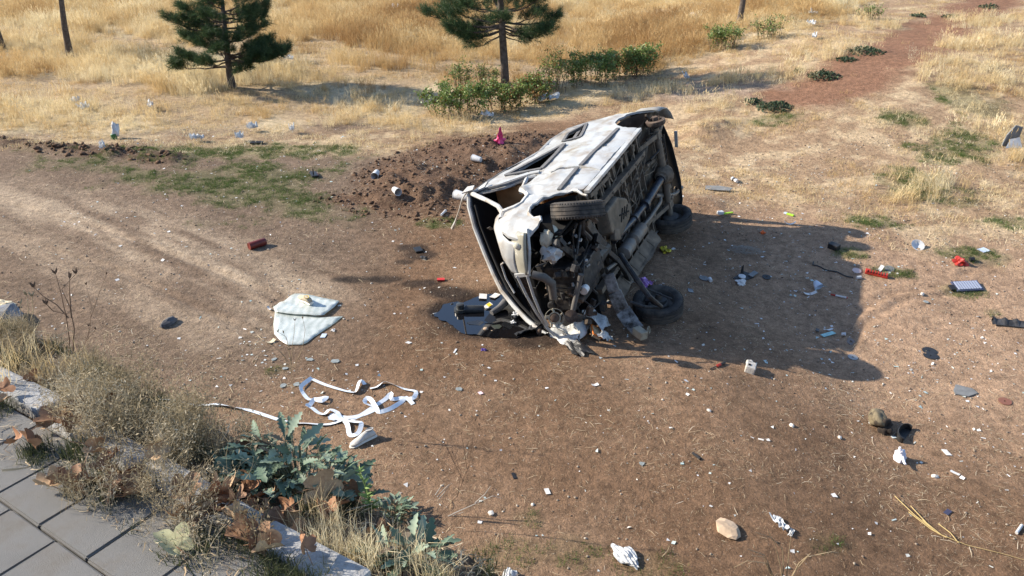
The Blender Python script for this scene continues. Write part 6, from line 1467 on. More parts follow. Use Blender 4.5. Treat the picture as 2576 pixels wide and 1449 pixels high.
# barrier tape: a ribbon with turns in it
tape = empty('barrier_tape', G(880, 1030)); tag(tape, 'tangled strip of white tape lying in loops on the bare soil', 'tape')
m_tape = cm('tape_film', (.74, .79, .84), .35, spec=.5, nscale=40, namp=.06)
def ribbon(pts, w=.047, name='tape_strip'):
    """pts: (px, py, height, turn) turn 0 = flat, 1 = on edge"""
    P = []; 
    for (px, py, hz, tw) in pts:
        g = G(px, py) if curb_s(*flat(px, py)) > 2.5 else G(px, py); P.append((g + Vector((0, 0, .006 + hz)), tw))
    Q = []
    for i in range(len(P) - 1):
        p0 = P[max(0, i - 1)][0]; p1, t1 = P[i]; p2, t2 = P[i + 1]; p3 = P[min(len(P) - 1, i + 2)][0]
        for j in range(3):
            t = j / 3; q = .5 * ((2 * p1) + (p2 - p0) * t + (2 * p0 - 5 * p1 + 4 * p2 - p3) * t * t + (3 * p1 - p0 - 3 * p2 + p3) * t ** 3); Q.append((q, t1 + (t2 - t1) * t))
    Q.append(P[-1]); V = []; F = []
    for i, (q, tw) in enumerate(Q):
        d = (Q[min(i + 1, len(Q) - 1)][0] - Q[max(i - 1, 0)][0]).normalized(); s = d.cross(Vector((0, 0, 1))).normalized(); n = s.cross(d); a = tw * PI / 2 * .62; e = s * math.cos(a) + n * math.sin(a)
        if e.z < 0: e = -e
        b = q - e * w / 2 if True else q; lo = min((q - e * w / 2).z, (q + e * w / 2).z); gz = Hs(q.x, q.y) + .004; sh = max(0, gz - lo); tw2 = 0; V += [tuple(q - e * w / 2 + Vector((0, 0, sh)) - tape.location), tuple(q + e * w / 2 + Vector((0, 0, sh)) - tape.location)]
    for i in range(len(Q) - 1): F.append((2 * i, 2 * i + 1, 2 * i + 3, 2 * i + 2))
    mb = MB(); mb.add(V, F); o = mb.build(name, m_tape, tape); md = o.modifiers.new('thick', 'SOLIDIFY'); md.thickness = .0012
tp = lambda L: [(900 * .6708 + x * .483 * .6708, 1020 * .6708 + y * .483 * .6708, h, t) for x, y, h, t in L]
ribbon(tp([(-650, 985, .0, .1), (-480, 1015, .02, .6), (-330, 1040, .0, .3), (-190, 1035, .01, .2), (-60, 1060, .02, .8), (60, 1075, .0, .2), (180, 1110, .0, .1), (300, 1150, .0, .1), (400, 1178, .01, .4), (500, 1182, .0, .5), (620, 1190, 0, .4), (700, 1185, .0, .2), (790, 1160, .01, .2)]))
ribbon(tp([(560, 835, .0, .2), (640, 870, 0, .15), (740, 905, .0, .2), (870, 940, .0, .4), (905, 935, .02, .7), (925, 880, .03, .6), (945, 860, .03, .4), (970, 878, .0, .2)]))
ribbon(tp([(560, 830, .0, .5), (500, 880, .02, .9), (475, 915, .02, .7), (500, 960, .0, .3), (540, 995, .0, .2), (620, 990, .01, .1), (675, 985, .02, .2), (640, 1022, .03, .4), (580, 1005, .02, .6), (545, 1040, .01, .4), (520, 1052, .02, .6), (560, 1062, .0, .3), (610, 1100, .0, .3), (660, 1110, .01, .2), (700, 1090, .03, .3), (760, 1110, .02, .1), (790, 1160, .01, .3)]))
ribbon(tp([(1010, 910, .0, .3), (1060, 900, .0, .4), (1120, 868, .02, .8), (1200, 890, .02, .8), (1280, 915, .0, .3), (1365, 935, .01, .2), (1350, 990, .02, .5), (1300, 995, .01, .3), (1250, 985, .0, .3), (1180, 1000, .02, .5), (1175, 965, .03, .6), (1120, 1000, .0, .3), (1040, 1050, .0, .2), (930, 1120, .0, .15), (860, 1150, .0, .1)]))
ribbon(tp([(1345, 1030, .0, .1), (1290, 990, .02, .2), (1250, 1020, .0, .5), (1180, 1065, .0, .6), (1090, 1095, .0, .5), (1060, 1075, .02, .7), (1020, 1020, .04, .5), (985, 1010, .04, .4), (975, 1035, .02, .5), (1060, 1060, .0, .2), (960, 1110, .0, .1), (830, 1140, .01, .1), (700, 1110, .0, .2)]))
ribbon(tp([(760, 1120, .03, .2), (800, 1160, .02, .15), (900, 1185, .03, .2), (945, 1200, .04, .3), (925, 1250, .01, .3), (890, 1275, .01, .2), (850, 1265, .0, .3), (835, 1200, .02, .3), (790, 1150, .01, .2), (690, 1150, .02, .2), (740, 1160, .01, .5)]))

# red can
c = MB(); c.lathe([(.0, -.13), (.052, -.13), (.056, -.122), (.056, .122), (.052, .13), (.045, .128), (.0, .124)], 22, Matrix.Rotation(PI / 2, 4, 'Y')); solo('red_canister', 648, 622, c, cm('dark_red_paint', (.15, .028, .022), .35, nscale=12, namp=.2), 'dark red metal canister lying on the dirt road', 'canister', dz=.054, rz=.03, smooth=True)
# white cut pipes / cups
def cup(px, py, rz, label, L=.17, r=.062, tilt=(0, .05), grp='white plastic tubs on the dug soil'):
    root = put('plastic_tub', px, py, label, 'tub', grp, r * .8, rz, tilt); mb = MB(); mb.lathe([(.0, -L / 2), (r * .72, -L / 2), (r * .78, -L / 2 + .01), (r, L / 2), (r * .95, L / 2), (r * .74, -L / 2 + .012), (.0, -L / 2 + .012)], 22, Matrix.Rotation(PI / 2, 4, 'Y')); mb.build('tub_wall', m_wplast, root, True); b = MB(); b.lathe([(r * .985, L / 2), (r * 1.05, L / 2), (r * 1.05, L / 2 + .008), (r * .985, L / 2 + .008)], 22, Matrix.Rotation(PI / 2, 4, 'Y'), closed=True); b.build('rim', m_wplast, root, True)
cup(1200, 405, 2.95, 'white plastic tub on top of the dug soil, nearest the pink bag')
cup(946, 445, -.2, 'white plastic tub at the left edge of the dug soil', .18, .066)
cup(997, 488, 2.9, 'white plastic tub below the other two, at the foot of the dug soil')
cup(1163, 503, .35, 'white plastic tub touching the roof corner of the van', .26, .085)
# pink bag
mb = MB(); V = []; F = []; n = 14; ring = [(0, .11), (.02, .10), (.045, .065), (.09, .05), (.14, .045), (.20, .04), (.27, .026), (.33, .016), (.36, .003)]
for (z, r) in ring:
    for k in range(n): a = 2 * PI * k / n; q = r * (1 + .38 * math.sin(a * 3 + z * 14) + .25 * math.sin(a * 5 - z * 20)); V.append((q * math.cos(a) - .12 * z, q * math.sin(a) * .7, z))
for i in range(len(ring) - 1):
    for k in range(n): F.append((i * n + k, i * n + (k + 1) % n, (i + 1) * n + (k + 1) % n, (i + 1) * n + k))
mb.add(V, F); solo('pink_bag', 1257, 356, mb, cm('pink_film', (.66, .06, .20), .5, nscale=8, namp=.25), 'bright pink plastic bag standing up at the edge of the grass', 'bag', smooth=True)
# white tube left of van, tool in the grass
mb = MB(); mb.tube([(-.09, 0, 0), (.07, 0, 0)], .018, 12); mb.tube([(.07, 0, 0), (.10, 0, 0)], [.024, .024], 12); solo('white_tube', 1115, 539, mb, m_wplast, 'short white tube lying left of the van roof', 'tube', dz=.02, rz=-.05, smooth=True)
t = put('black_tool', 790, 443, 'small black and red tool with a thin handle in the green grass', 'tool', rz=.2); mb = MB(); mb.box((0, 0, .03), (.26, .12, .04)); mb.tube([(-.06, .02, .05), (-.07, .02, .16)], .012, 6); mb.tube([(.12, 0, .04), (.22, .02, .03)], .010, 6); mb.build('tool_body', m_blk, t, bevel=.01); mb = MB(); mb.box((0, -.063, .03), (.18, .01, .025)); mb.build('red_side', cm('dull_red', (.28, .03, .03), .5), t)
# --- by the puddle
z_oil = puddle.data.vertices[0].co.z
f = put('filter_housing', 1178, 786, 'dark oily filter bottle with a round cap lying in the oil puddle', 'bottle', dz=.045, rz=.02); mb = MB(); mb.tube([(-.04, 0, 0), (.19, 0, 0), (.20, 0, 0)], [.052, .052, .045], 18); mb.build('body', cm('oily_grey', (.045, .048, .048), .3, nscale=16, namp=.3), f, True); mb = MB(); mb.tube([(-.10, 0, -.02), (-.10, 0, .02)], .078, 20); mb.tube([(-.10, 0, .02), (-.10, 0, .075), (-.10, 0, .08)], [.050, .048, .04], 18); mb.build('cap', MATS['oily_grey'], f, True); mb = MB(); mb.tube([(-.04, 0, 0), (-.10, 0, 0)], .03, 10); mb.build('neck', MATS['oily_grey'], f, True)
solo('paper_sheet', 1215, 752, slab(.10, .13, .003, .1, .05), m_wpaper, 'white folded paper at the back of the oil puddle, left of its twin', 'paper', 'white papers on the oil', dz=.03, rz=1.45)
solo('paper_sheet', 1245, 750, slab(.085, .13, .003, -.1, .04), m_wpaper, 'white paper at the back of the oil puddle, closest to the van', 'paper', 'white papers on the oil', dz=.03, rz=1.1)
pk = put('paper_packet', 1229, 777, 'yellow and white crumpled packet floating on the oil', 'packet', dz=.035, rz=.7, tilt=(.2, -.3)); slab(.065, .10, .02).build('packet_body', m_wpaper, pk); mb = MB(); mb.box((.012, 0, .0245), (.05, .055, .003)); mb.build('yellow_face', cm('yellow_card', (.75, .52, .03), .5), pk)
m_wet = cm('wet_black_plastic', (.02, .021, .022), .12, spec=.6)
for i, (px, py, r, rz, tl, dz, lab) in enumerate(((1195, 816, .11, .2, (.03, .02), .02, 'wet black plastic sheet flat in the oil at the front of the puddle'), (1235, 812, .09, .8, (.25, -.3), .05, 'bent black plastic flap sticking up in the middle of the oil'), (1252, 826, .09, .1, (.02, .03), .02, 'flat dark green plastic shard at the right front of the oil'), (1300, 802, .11, 1.2, (-.3, .2), .06, 'black plastic flap leaning against the van roof edge'), (1275, 825, .10, .5, (.3, .1), .04, 'small torn black flap between the oil and the van nose'))):
    solo('plastic_shard', px, py, shard_mb(40 + i, r, .004, 5), m_wet if i != 2 else cm('dark_green_plastic', (.05, .058, .045), .3), lab, 'plastic', 'broken black plastic in the oil', dz=dz, rz=rz, tilt=tl)
mb = MB(); mb.tube([(-.13, 0, .0), (.02, .01, .02), (.13, .03, .05)], [.035, .042, .05], 12); solo('grey_tube', 1256, 788, mb, cm('dusty_tube', (.12, .115, .11), .6, nscale=10, namp=.3), 'thick grey tube slanting out of the oil towards the van', 'tube', dz=.05, rz=.75, smooth=True)
solo('foam_lump', 1297, 800, crumple(.045, 4, (1, .7, .9)), m_wplast, 'crumpled white foam lump between the oil and the van', 'foam', dz=.03); solo('foam_lump', 1290, 816, crumple(.03, 7, (1, .8, .6)), m_wplast, 'smaller white scrap just below the foam lump at the van edge', 'foam', dz=.02)
for px, py, r, lab in ((1222, 831, .030, 'rounded tan stone at the front rim of the oil puddle'), (1237, 835, .017, 'small reddish stone beside the rounded one at the puddle rim'), (1137, 768, .02, 'dark wet stone at the left end of the puddle'), (1134, 790, .014, 'tiny dark pebble in the left part of the oil')): solo('stone', px, py, rock_mesh('stone', r, int(px), 2, (1.2, .9, .8), .3), m_stone if py > 800 else m_dark, lab, 'stone', 'stones around the oil puddle', dz=r * .6, smooth=True)
mb = MB(); mb.tube([(-.06, 0, .006), (.06, 0, .006)], .008, 8); solo('white_stick', 1100, 789, mb, m_wplast, 'thin white stick at the left tip of the oil puddle', 'stick', rz=-.7)
# --- torn pieces at the nose of the van
m_tornw = cm('torn_white_metal', (.60, .60, .57), .5, nscale=8, namp=.25, dirt=(.10, .085, .07), dirt_amt=.45, dscale=9)
def torn(px, py, w, l, seed, rz, tl, dz, lab, m=m_tornw):
    me = cloth(w * 1.35, l * 1.3, seed, .05, 10, 4); o = solo('torn_bodywork', px, py, me, m, lab, 'bodywork', 'torn bodywork under the van nose', dz, rz, tl); md = o.modifiers.new('thick', 'SOLIDIFY'); md.thickness = .004; return o
torn(1425, 850, .22, .30, 1, .3, (.4, -.2), .03, 'crumpled whitish bumper skin under the nose, lying lowest of the torn pieces')
torn(1460, 835, .14, .30, 2, 1.2, (1.0, .2), .10, 'upright curved white sheet standing beside the orange rimmed filter')
torn(1500, 822, .22, .26, 3, .5, (.5, .3), .10, 'dark stained white sheet behind the orange rimmed filter'); torn(1440, 868, .13, .42, 4, .1, (.25, 0), .01, 'thin black torn liner spread on the soil in front of the van nose', m_blk)
torn(1405, 842, .12, .16, 5, 2.0, (.8, -.3), .06, 'small folded white metal scrap next to the grille bars'); torn(1520, 855, .10, .14, 6, .9, (.3, .2), .03, 'chipped grey white scrap right of the orange rimmed filter'); torn(1330, 842, .14, .22, 9, .4, (.5, .2), .04, 'black oily torn flap between grille bars and oil', m_blk)
af = put('air_filter', 1498, 847, 'air filter with orange rim and pleated cream face lying at the van nose', 'air filter', dz=.055, rz=.28, tilt=(-.55, .1)); mb = MB(); mb.box((0, 0, 0), (.19, .12, .045)); mb.build('filter_body', cm('pleat', (.55, .42, .26), .9, nscale=60, namp=.3), af, bevel=.004)
mb = MB()
for (a, b) in (((-.098, -.064), (.098, -.064)), ((.098, -.064), (.098, .064)), ((.098, .064), (-.098, .064)), ((-.098, .064), (-.098, -.064))): mb.bar((a[0], a[1], .024), (b[0], b[1], .024), .014, .014)
mb.build('rim', cm('orange_rim', (.75, .20, .03), .6), af)
for k in range(13): mb = MB(); mb.bar((-.08 + .0133 * k, -.055, .026), (-.08 + .0133 * k, .055, .026), .004, .008); mb.build('pleat', MATS['pleat'], af)
solo('stone', 1358, 842, rock_mesh('stone', .05, 3, 2, (1, .9, .9), .3), m_rust, 'round rusty lump at the lower tip of the van roof edge', 'stone', dz=.04, smooth=True)
# wrapper on the lower wheel
o = solo('purple_wrapper', 1622, 752, cloth(.12, .24, 5, .04, 10, 8), cm('purple_film', (.42, .22, .50), .4, nscale=14, namp=.8), 'shiny purple and white wrapper lying against the fallen wheel', 'wrapper', dz=.22, rz=.2, tilt=(.3, -.15)); md = o.modifiers.new('thick', 'SOLIDIFY'); md.thickness = .002
# --- loose bits, left and middle
GR = 'paper and card scraps on the soil'
def card(px, py, w, l, rz, lab, m=None, curl=0.0, cat='card', name='card_scrap', th=.003, tilt=(0, 0), dz=.004): return solo(name, px, py, slab(w * .85, l * .85, th, random.uniform(-.25, .25), curl + random.uniform(0, .06)), m or m_wpaper, lab, cat, None, dz, rz, tilt)
card(814, 846, .07, .11, .55, 'white card lying right beside the windscreen lower edge', m_pale); card(1028, 863, .055, .065, .4, 'small white square card alone between windscreen and van'); card(1145, 884, .025, .11, -.15, 'thin white strip lying below the oil puddle', m_wplast); card(1377, 1238, .05, .09, -.15, 'white card on bare soil in the lower middle of the field', m_wpaper); card(2381, 1140, .065, .11, -.25, 'white card on the right, above the plain white strip', m_wpaper); card(2402, 1191, .035, .105, -.15, 'plain white strip below the white card on the right', m_wplast); card(1209, 990, .05, .06, -.1, 'white and pink torn ticket in the middle foreground', cm('pink_ticket', (.75, .55, .58), .7)); card(1497, 970, .05, .085, .2, 'torn white paper just below the van shadow edge', m_wpaper, .1); card(2383, 1290, .055, .10, -.8, 'dark blue card with pale stripe on the right', cm('dark_card', (.05, .05, .09), .5)); card(1707, 746, .06, .13, -.05, 'clear plastic sleeve right of the fallen wheel', cm('clear_plastic', (.42, .43, .46), .2)); card(1737, 732, .08, .12, -.1, 'dark clear card between the clear sleeve and the grey disc', cm('smoky_plastic', (.10, .105, .115), .25)); card(2474, 630, .13, .16, .5, 'pale blue card near the right edge in thin green grass', m_pale); card(1715, 496, .07, .19, .9, 'small white card behind the rear wheel', m_wpaper)
solo('slate_piece', 2425, 986, shard_mb(77, .13, .012, 6, 1.2), m_gry, 'dark grey slate piece on stony soil on the right', 'slate', dz=.004, rz=-.3); card(2037, 741, .06, .22, -.2, 'long wrinkled white tissue lying in the van shadow', m_wpaper, .12, 'tissue', 'tissue'); card(1986, 565, .05, .20, -.35, 'white plastic strip with a curled end at the top of the van shadow', m_wplast, .25, 'strip', 'plastic_strip'); card(2083, 842, .07, .24, -.1, 'pale turquoise glass shard at the edge of the van shadow', m_teal, 0, 'glass', 'glass_shard', .006); card(2086, 831, .04, .11, .0, 'white broken shard just above the turquoise one', m_wplast, .1); card(2122, 846, .06, .09, .4, 'white broken cup piece right of the turquoise shard', m_wplast, .35, 'shard', 'cup_shard'); card(2055, 835, .05, .07, .3, 'crumpled grey scrap left of the turquoise shard', m_gry, .4)
card(1656, 722, .035, .115, .02, 'blue white lighter lying between sill and fallen wheel', m_pale, 0, 'lighter', 'lighter', .016); card(1693, 627, .04, .09, -.3, 'white cap piece beside the yellow scrap', m_wplast)
solo('yellow_scrap', 1673, 633, crumple(.075, 9, (1.2, .8, .5), 1.0), cm('yellow_black', (.40, .33, .02), .5, nscale=22, namp=1.0), 'yellow and black crumpled scrap at the van sill', 'scrap', dz=.0); solo('purple_scrap', 1217, 881, crumple(.03, 3), cm('purple_plastic', (.06, .03, .20), .4), 'small purple scrap below the oil puddle', 'scrap')
solo('red_clip', 1109, 706, slab(.07, .10, .02), cm('red_cloth', (.50, .03, .03), .7), 'red and black strap piece lying above the oil puddle', 'strap', dz=.005, rz=.25); solo('plastic_tray', 1052, 631, slab(.11, .16, .03), m_blk, 'black plastic tray piece on the oily stain behind the puddle', 'tray', dz=.0, rz=-.2, bevel=.008); solo('plastic_chip', 1066, 650, crumple(.05, 12, (1.2, .7, .35)), m_blk, 'black lump on the oily stain just below the black tray', 'plastic')
solo('stone', 426, 815, rock_mesh('stone', .075, 31, 2, (1.7, .8, .75), .25), cm('dark_stone', (.10, .10, .105), .9, nscale=9, namp=.3), 'dark grey elongated stone alone on the left of the field', 'stone', dz=.02, rz=.2, smooth=False)
solo('stone', 10, 812, rock_mesh('stone', .20, 33, 2, (1.3, 1, .8), .2), cm('blue_grey_stone', (.19, .205, .23), .9, nscale=7, namp=.3), 'big blue grey stone at the left edge above the kerb', 'stone', dz=.05); solo('stone', 212, 922, rock_mesh('stone', .075, 35, 2, (1.3, 1, .9), .3), MATS['blue_grey_stone'], 'small blue grey stone behind the weeds by the dead stalks', 'stone', dz=.02)
solo('paper_scrap', 12, 772, crumple(.10, 22, (1.4, .8, .5)), cm('cream_paper', (.62, .54, .38), .8), 'crumpled cream paper at the left picture edge', 'paper'); solo('stone', 1832, 1334, rock_mesh('stone', .10, 41, 2, (1.25, .9, .38), .35), m_stone, 'flat triangular tan stone in the lower right foreground', 'stone', dz=.015, rz=.3)
solo('paper_scrap', 838, 833, crumple(.03, 23), m_wpaper, 'crumpled white paper between the white card and the windscreen', 'paper'); card(682, 862, .06, .12, .2, 'torn cream paper piece at the lower left tip of the windscreen', MATS['cream_paper'], .2); card(679, 779, .035, .12, .5, 'pale curled strip touching the left side of the windscreen', m_wpaper, .2)
for px, py, r, rz, lab in ((712, 971, .06, .2, 'clear glass flake nearest to the tape'), (745, 968, .05, .9, 'clear glass flake above the start of the tape loop'), (690, 905, .05, .3, 'glass flake in a heap of crumbs left of the dry weed skeleton'), (718, 928, .045, 1.1, 'glass flake beside the foot of the dry weed skeleton'), (842, 910, .065, .4, 'largest loose glass flake right of the dry weed skeleton'), (780, 905, .055, .7, 'dull glass flake between windscreen and tape'), (1155, 980, .045, .3, 'grey glass flake left of the pink ticket'), (2330, 760, .05, .1, 'grey glass flake on pale soil right of the shadow'), (1615, 1168, .04, .5, 'greenish glass flake on the soil in the lower middle')):
    solo('glass_flake', px, py, shard_mb(int(px), r * .85, .004, 6), cm('flake_glass', (.26, .28, .265), .25, nscale=25, namp=.3), lab, 'glass', 'loose glass flakes', dz=.006, rz=rz)
# --- right side
d = put('foam_block', 1887, 932, 'pale grey foam block with a chewed end at the shadow edge', 'block', dz=.035, rz=-.3); mb = MB(); mb.box((0, 0, 0), (.15, .11, .09)); mb.box((.07, .02, .02), (.07, .07, .05), Matrix.Rotation(.5, 3, 'Z')); mb.build('block_body', cm('grey_foam', (.50, .47, .42), .95, nscale=20, namp=.25, bump=.6, bscale=50), d, bevel=.012); mb = MB(); mb.box((.05, -.057, .01), (.03, .01, .03)); mb.box((-.02, .02, .047), (.04, .03, .006)); mb.build('hole', m_black, d)
sc_ = put('screwdriver', 1808, 921, 'black screwdriver with a red collar lying in the shadow', 'screwdriver', dz=.012, rz=-.9); mb = MB(); mb.tube([(-.16, 0, 0), (-.03, 0, 0)], .006, 6); mb.tube([(.03, 0, 0), (.11, 0, 0)], .014, 8); mb.build('shaft', m_blk, sc_, True); mb = MB(); mb.tube([(-.03, 0, 0), (.03, 0, 0)], .016, 8); mb.build('collar', m_red, sc_, True)
for px, py, r, h, m, lab in ((2338, 884, .105, .014, m_blk, 'upper black rubber disc of the overlapping pair'), (2341, 896, .105, .014, m_blk, 'lower black rubber disc of the overlapping pair'), (1771, 701, .085, .012, m_gry, 'grey disc with a small hole in the van shadow'), (1928, 698, .075, .02, m_blk, 'dull black disc right of the black broken plastic'), (2237, 677, .085, .0, m_gry, 'plain grey disc above the red toothed strip'), (2140, 861, .085, .03, cm('brown_disc', (.16, .12, .10), .25), 'brownish shiny disc just outside the shadow'), (2145, 900, .075, .02, cm('silver_disc', (.34, .33, .32), .2, metal=.5), 'broken silver disc below the brownish one'), (2155, 682, .075, .0, cm('pink_disc', (.58, .46, .42), .6), 'pinkish oval lid left of the red toothed strip'), (2528, 1011, .085, .02, cm('rust_disc', (.20, .085, .055), .6), 'rust brown ring plate near the right edge')):
    solo('disc', px, py, disc(r * .8, h * .6), m, lab, 'disc', 'round discs strewn on the right', dz=.006, rz=.1, tilt=(random.uniform(-.06, .06), random.uniform(-.06, .06)), smooth=False)
rsx = put('toothed_strip', 2204, 694, 'bright red toothed plastic strip in a green patch', 'plastic strip', dz=.02, rz=-.42); mb = MB(); mb.box((0, 0, 0), (.30, .05, .03)); mb.box((-.12, .04, .01), (.06, .05, .03)); mb.build('strip_body', m_red, rsx, bevel=.004)
for k in range(8): mb = MB(); mb.box((-.13 + .037 * k, .0, .028), (.018, .05, .03)); mb.build('tooth', m_red, rsx)
card(2211, 682, .06, .16, .9, 'curled white label above the red toothed strip', m_wplast, .35, 'label', 'white_label'); mb = MB(); mb.tube([(-.03, 0, 0), (.03, 0, 0)], .022, 10); solo('little_lid', 2160, 701, mb, m_wplast, 'little black and white cap left of the red toothed strip', 'cap', dz=.02, rz=-.1); 
pn = put('panel', 2432, 724, 'blue grey ribbed panel with dark frame lying on a green patch', 'panel', dz=.025, rz=.03, tilt=(.06, 0)); mb = MB(); mb.box((0, 0, 0), (.38, .20, .025)); mb.build('frame', cm('navy_plastic', (.06, .07, .12), .5), pn, bevel=.006); mb = MB(); mb.box((-.22, -.02, 0), (.08, .10, .03)); mb.build('end_piece', m_blk, pn, bevel=.006)
for k in range(9): mb = MB(); mb.box((-.15 + .0375 * k, 0, .018), (.024, .16, .012)); mb.build('rib', cm('blue_grey_cloth', (.30, .34, .44), .6), pn)
solo('red_lump', 2414, 661, crumple(.075, 15, (1.2, .9, .6), 1.1), m_red, 'bright red broken plastic lump near the tyre marks', 'plastic', dz=.0); mb = MB(); mb.tube([(-.02, 0, 0), (.04, 0, 0)], [.03, .034], 10); solo('round_lid', 2441, 659, mb, m_blk, 'dark round cap right of the red lump', 'cap', dz=.03)
mb = MB(); mb.lathe([(.0, 0), (.05, 0), (.095, .045), (.09, .045), (.045, .012), (.0, .012)], 22); solo('white_bowl', 2306, 621, mb, m_wplast, 'small white bowl standing on the pale slope', 'bowl', dz=.005, tilt=(.5, 0), smooth=True)
mb = MB(); P = [(-.28 + .056 * k, .02 * math.sin(k * 1.3), .012) for k in range(11)]; mb.tube(P, .009, 6); mb.tube([P[0], (-.30, .09, .012)], .009, 6); solo('black_wire', 2094, 684, mb, m_blk, 'bent black wire lying at the end of the van shadow', 'wire', rz=-.65)
mb = MB(); mb.box((0, 0, 0), (.15, .10, .08)); solo('black_box', 2097, 626, mb, m_blk, 'small black box at the upper rim of the van shadow', 'box', dz=.04, rz=-.3, bevel=.008)
p_ = put('marker_pen', 2109, 747, 'red and white marker pen at the shadow edge', 'pen', dz=.014, rz=-.35); mb = MB(); mb.tube([(-.04, 0, 0), (.10, 0, 0)], .013, 8); mb.build('barrel', m_wplast, p_, True); mb = MB(); mb.tube([(-.10, 0, 0), (-.04, 0, 0)], [.009, .013], 8); mb.build('red_cap', m_red, p_, True); mb = MB(); mb.tube([(.10, 0, 0), (.115, 0, 0)], .010, 8); mb.build('tail', m_red, p_, True)
mb = MB(); mb.lathe([(.065, 0), (.03, .10), (.028, .10), (.06, 0)], 16, Matrix.Rotation(1.2, 4, 'Y')); solo('paper_cone', 2059, 731, mb, m_pale, 'pale paper cone standing beside the wrinkled tissue', 'cone', dz=.05, rz=2.0)
db = put('broken_plastic', 1872, 697, 'broken black plastic with a white round dial in the van shadow', 'broken plastic'); shard_mb(3, .14, .012, 6, 1.3).build('plate', m_blk, db); mb = MB(); mb.poly([(-.02, .05, .0), (.03, .04, .0), (.0, .06, .16), (-.02, .06, .13)], .01, (0, 1, 0)); mb.build('upright', m_blk, db); mb = MB(); mb.lathe([(.0, .02), (.05, .02), (.05, .034), (.0, .036)], 16, Matrix.Translation((-.05, .0, 0))); mb.build('dial', m_wplast, db); mb = MB(); mb.box((.15, -.02, .02), (.16, .07, .012), Matrix.Rotation(.2, 3, 'Z')); mb.build('wing', m_gry, db)
solo('paper_scrap', 1862, 713, crumple(.06, 25, (1.1, .8, .5)), m_wpaper, 'crumpled white paper below the broken plastic with the dial', 'paper'); mb = MB(); mb.tube([(-.02, 0, 0), (.04, 0, 0)], [.022, .03], 10); solo('small_cup', 1787, 709, mb, m_wplast, 'tiny white cup next to the grey disc in shadow', 'cup', dz=.025, rz=.6)
tb = put('green_brush', 1823, 540, 'white and lime green brush on the crumbly soil behind the shadow', 'brush', dz=.02, rz=-.2); mb = MB(); mb.box((.06, 0, 0), (.18, .03, .02)); mb.build('handle', cm('lime_plastic', (.36, .62, .04), .5), tb, bevel=.005); mb = MB(); mb.box((-.08, .01, .02), (.10, .06, .05)); mb.build('head', m_wplast, tb, bevel=.01)
lb = put('lime_lighter', 1988, 542, 'lime green lighter lying in straw above the white curled strip', 'lighter', dz=.015, rz=-.4); mb = MB(); mb.box((0, 0, 0), (.12, .04, .022)); mb.build('body', MATS['lime_plastic'], lb, bevel=.006); mb = MB(); mb.box((-.085, 0, 0), (.05, .04, .022)); mb.build('cap', m_pale, lb, bevel=.004)
solo('orange_cap', 1918, 587, crumple(.035, 5, (1, .8, .8)), cm('orange_plastic', (.75, .13, .02), .4), 'small orange cap in the upper part of the shadow', 'cap')
# grey tuft of hair-like fibre
V = []; F = []
for i in range(420):
    a = random.uniform(0, 6.28); r0 = random.random() ** .5 * .16; p = Vector((math.cos(a) * r0 * 1.4, math.sin(a) * r0 * .8, .07 * (1 - r0 / .17) * random.random())); d_ = Vector((random.gauss(0, 1), random.gauss(0, 1), random.uniform(-.2, .5))).normalized(); sd = d_.orthogonal().normalized() * .0025; o = len(V); q = p + d_ * random.uniform(.03, .09); q.z = max(q.z, .002); V += [p - sd, p + sd, q]; F.append((o, o + 1, o + 2))
mb = MB(); mb.add(V, F); solo('dry_tuft', 1877, 630, mb, cm('grey_fibre', (.34, .30, .25), .9), 'round tuft of grey dry fibre in the middle of the van shadow', 'tuft')
# headrest-like burnt foam lump, rubber piece, glove
h_ = put('burnt_headrest', 2205, 1070, 'scorched mottled foam headrest lump with a ragged dark edge', 'headrest', dz=.085, rz=-.2); me = rock_mesh('lump', .105, 51, 3, (1.2, .9, .82), .38); o = link('foam_lump', me, cm('mottled_foam', (.30, .245, .15), .85, nscale=7, namp=.6, dirt=(.030, .022, .015), dirt_amt=.85, dscale=7, bump=.4, bscale=22), h_, True)
me = rock_mesh('ragged', .075, 57, 3, (1.1, .8, .9), .9)
for v in me.vertices: v.co += Vector((-.075, -.055, -.035))
link('ragged_edge', me, cm('charred_cloth', (.035, .026, .02), .95, nscale=14, namp=.6), h_, True)
mb = MB(); V = []; F = []; n = 18
for i in range(n + 1):
    t = i / n; a = PI * (1.12 - 1.24 * t); cx, cy = .14 * math.cos(a) * 1.0, .065 * math.sin(a)
    for (s_, z_) in ((1.0, 0.0), (1.12, .0), (1.12, .055 + .02 * math.sin(t * PI)), (.98, .06 + .02 * math.sin(t * PI))): V.append((cx * s_, cy * s_, z_))
for i in range(n):
    for k in range(4): a = 4 * i + k; b = 4 * i + (k + 1) % 4; F.append((a, a + 4, b + 4, b))
mb.add(V, F); mb.poly([(-.13, -.02, .0), (.14, -.03, .0), (.13, .05, .0), (0, .07, 0), (-.12, .05, .0)], .006); solo('rubber_shell', 2275, 1097, mb, cm('black_rubber', (.022, .021, .020), .5), 'black curved rubber shell beside the scorched headrest', 'rubber', dz=.006, rz=-.5)
gl = put('glove', 2262, 1157, 'dirty white knitted glove standing crumpled on the soil', 'glove', dz=.0, rz=.2); m_gl = cm('glove_knit', (.66, .65, .70), .95, nscale=26, namp=.35, bump=.5, bscale=80)
me = crumple(.055, 61, (1.0, .8, 1.3), .7); link('palm', me, m_gl, gl, True)
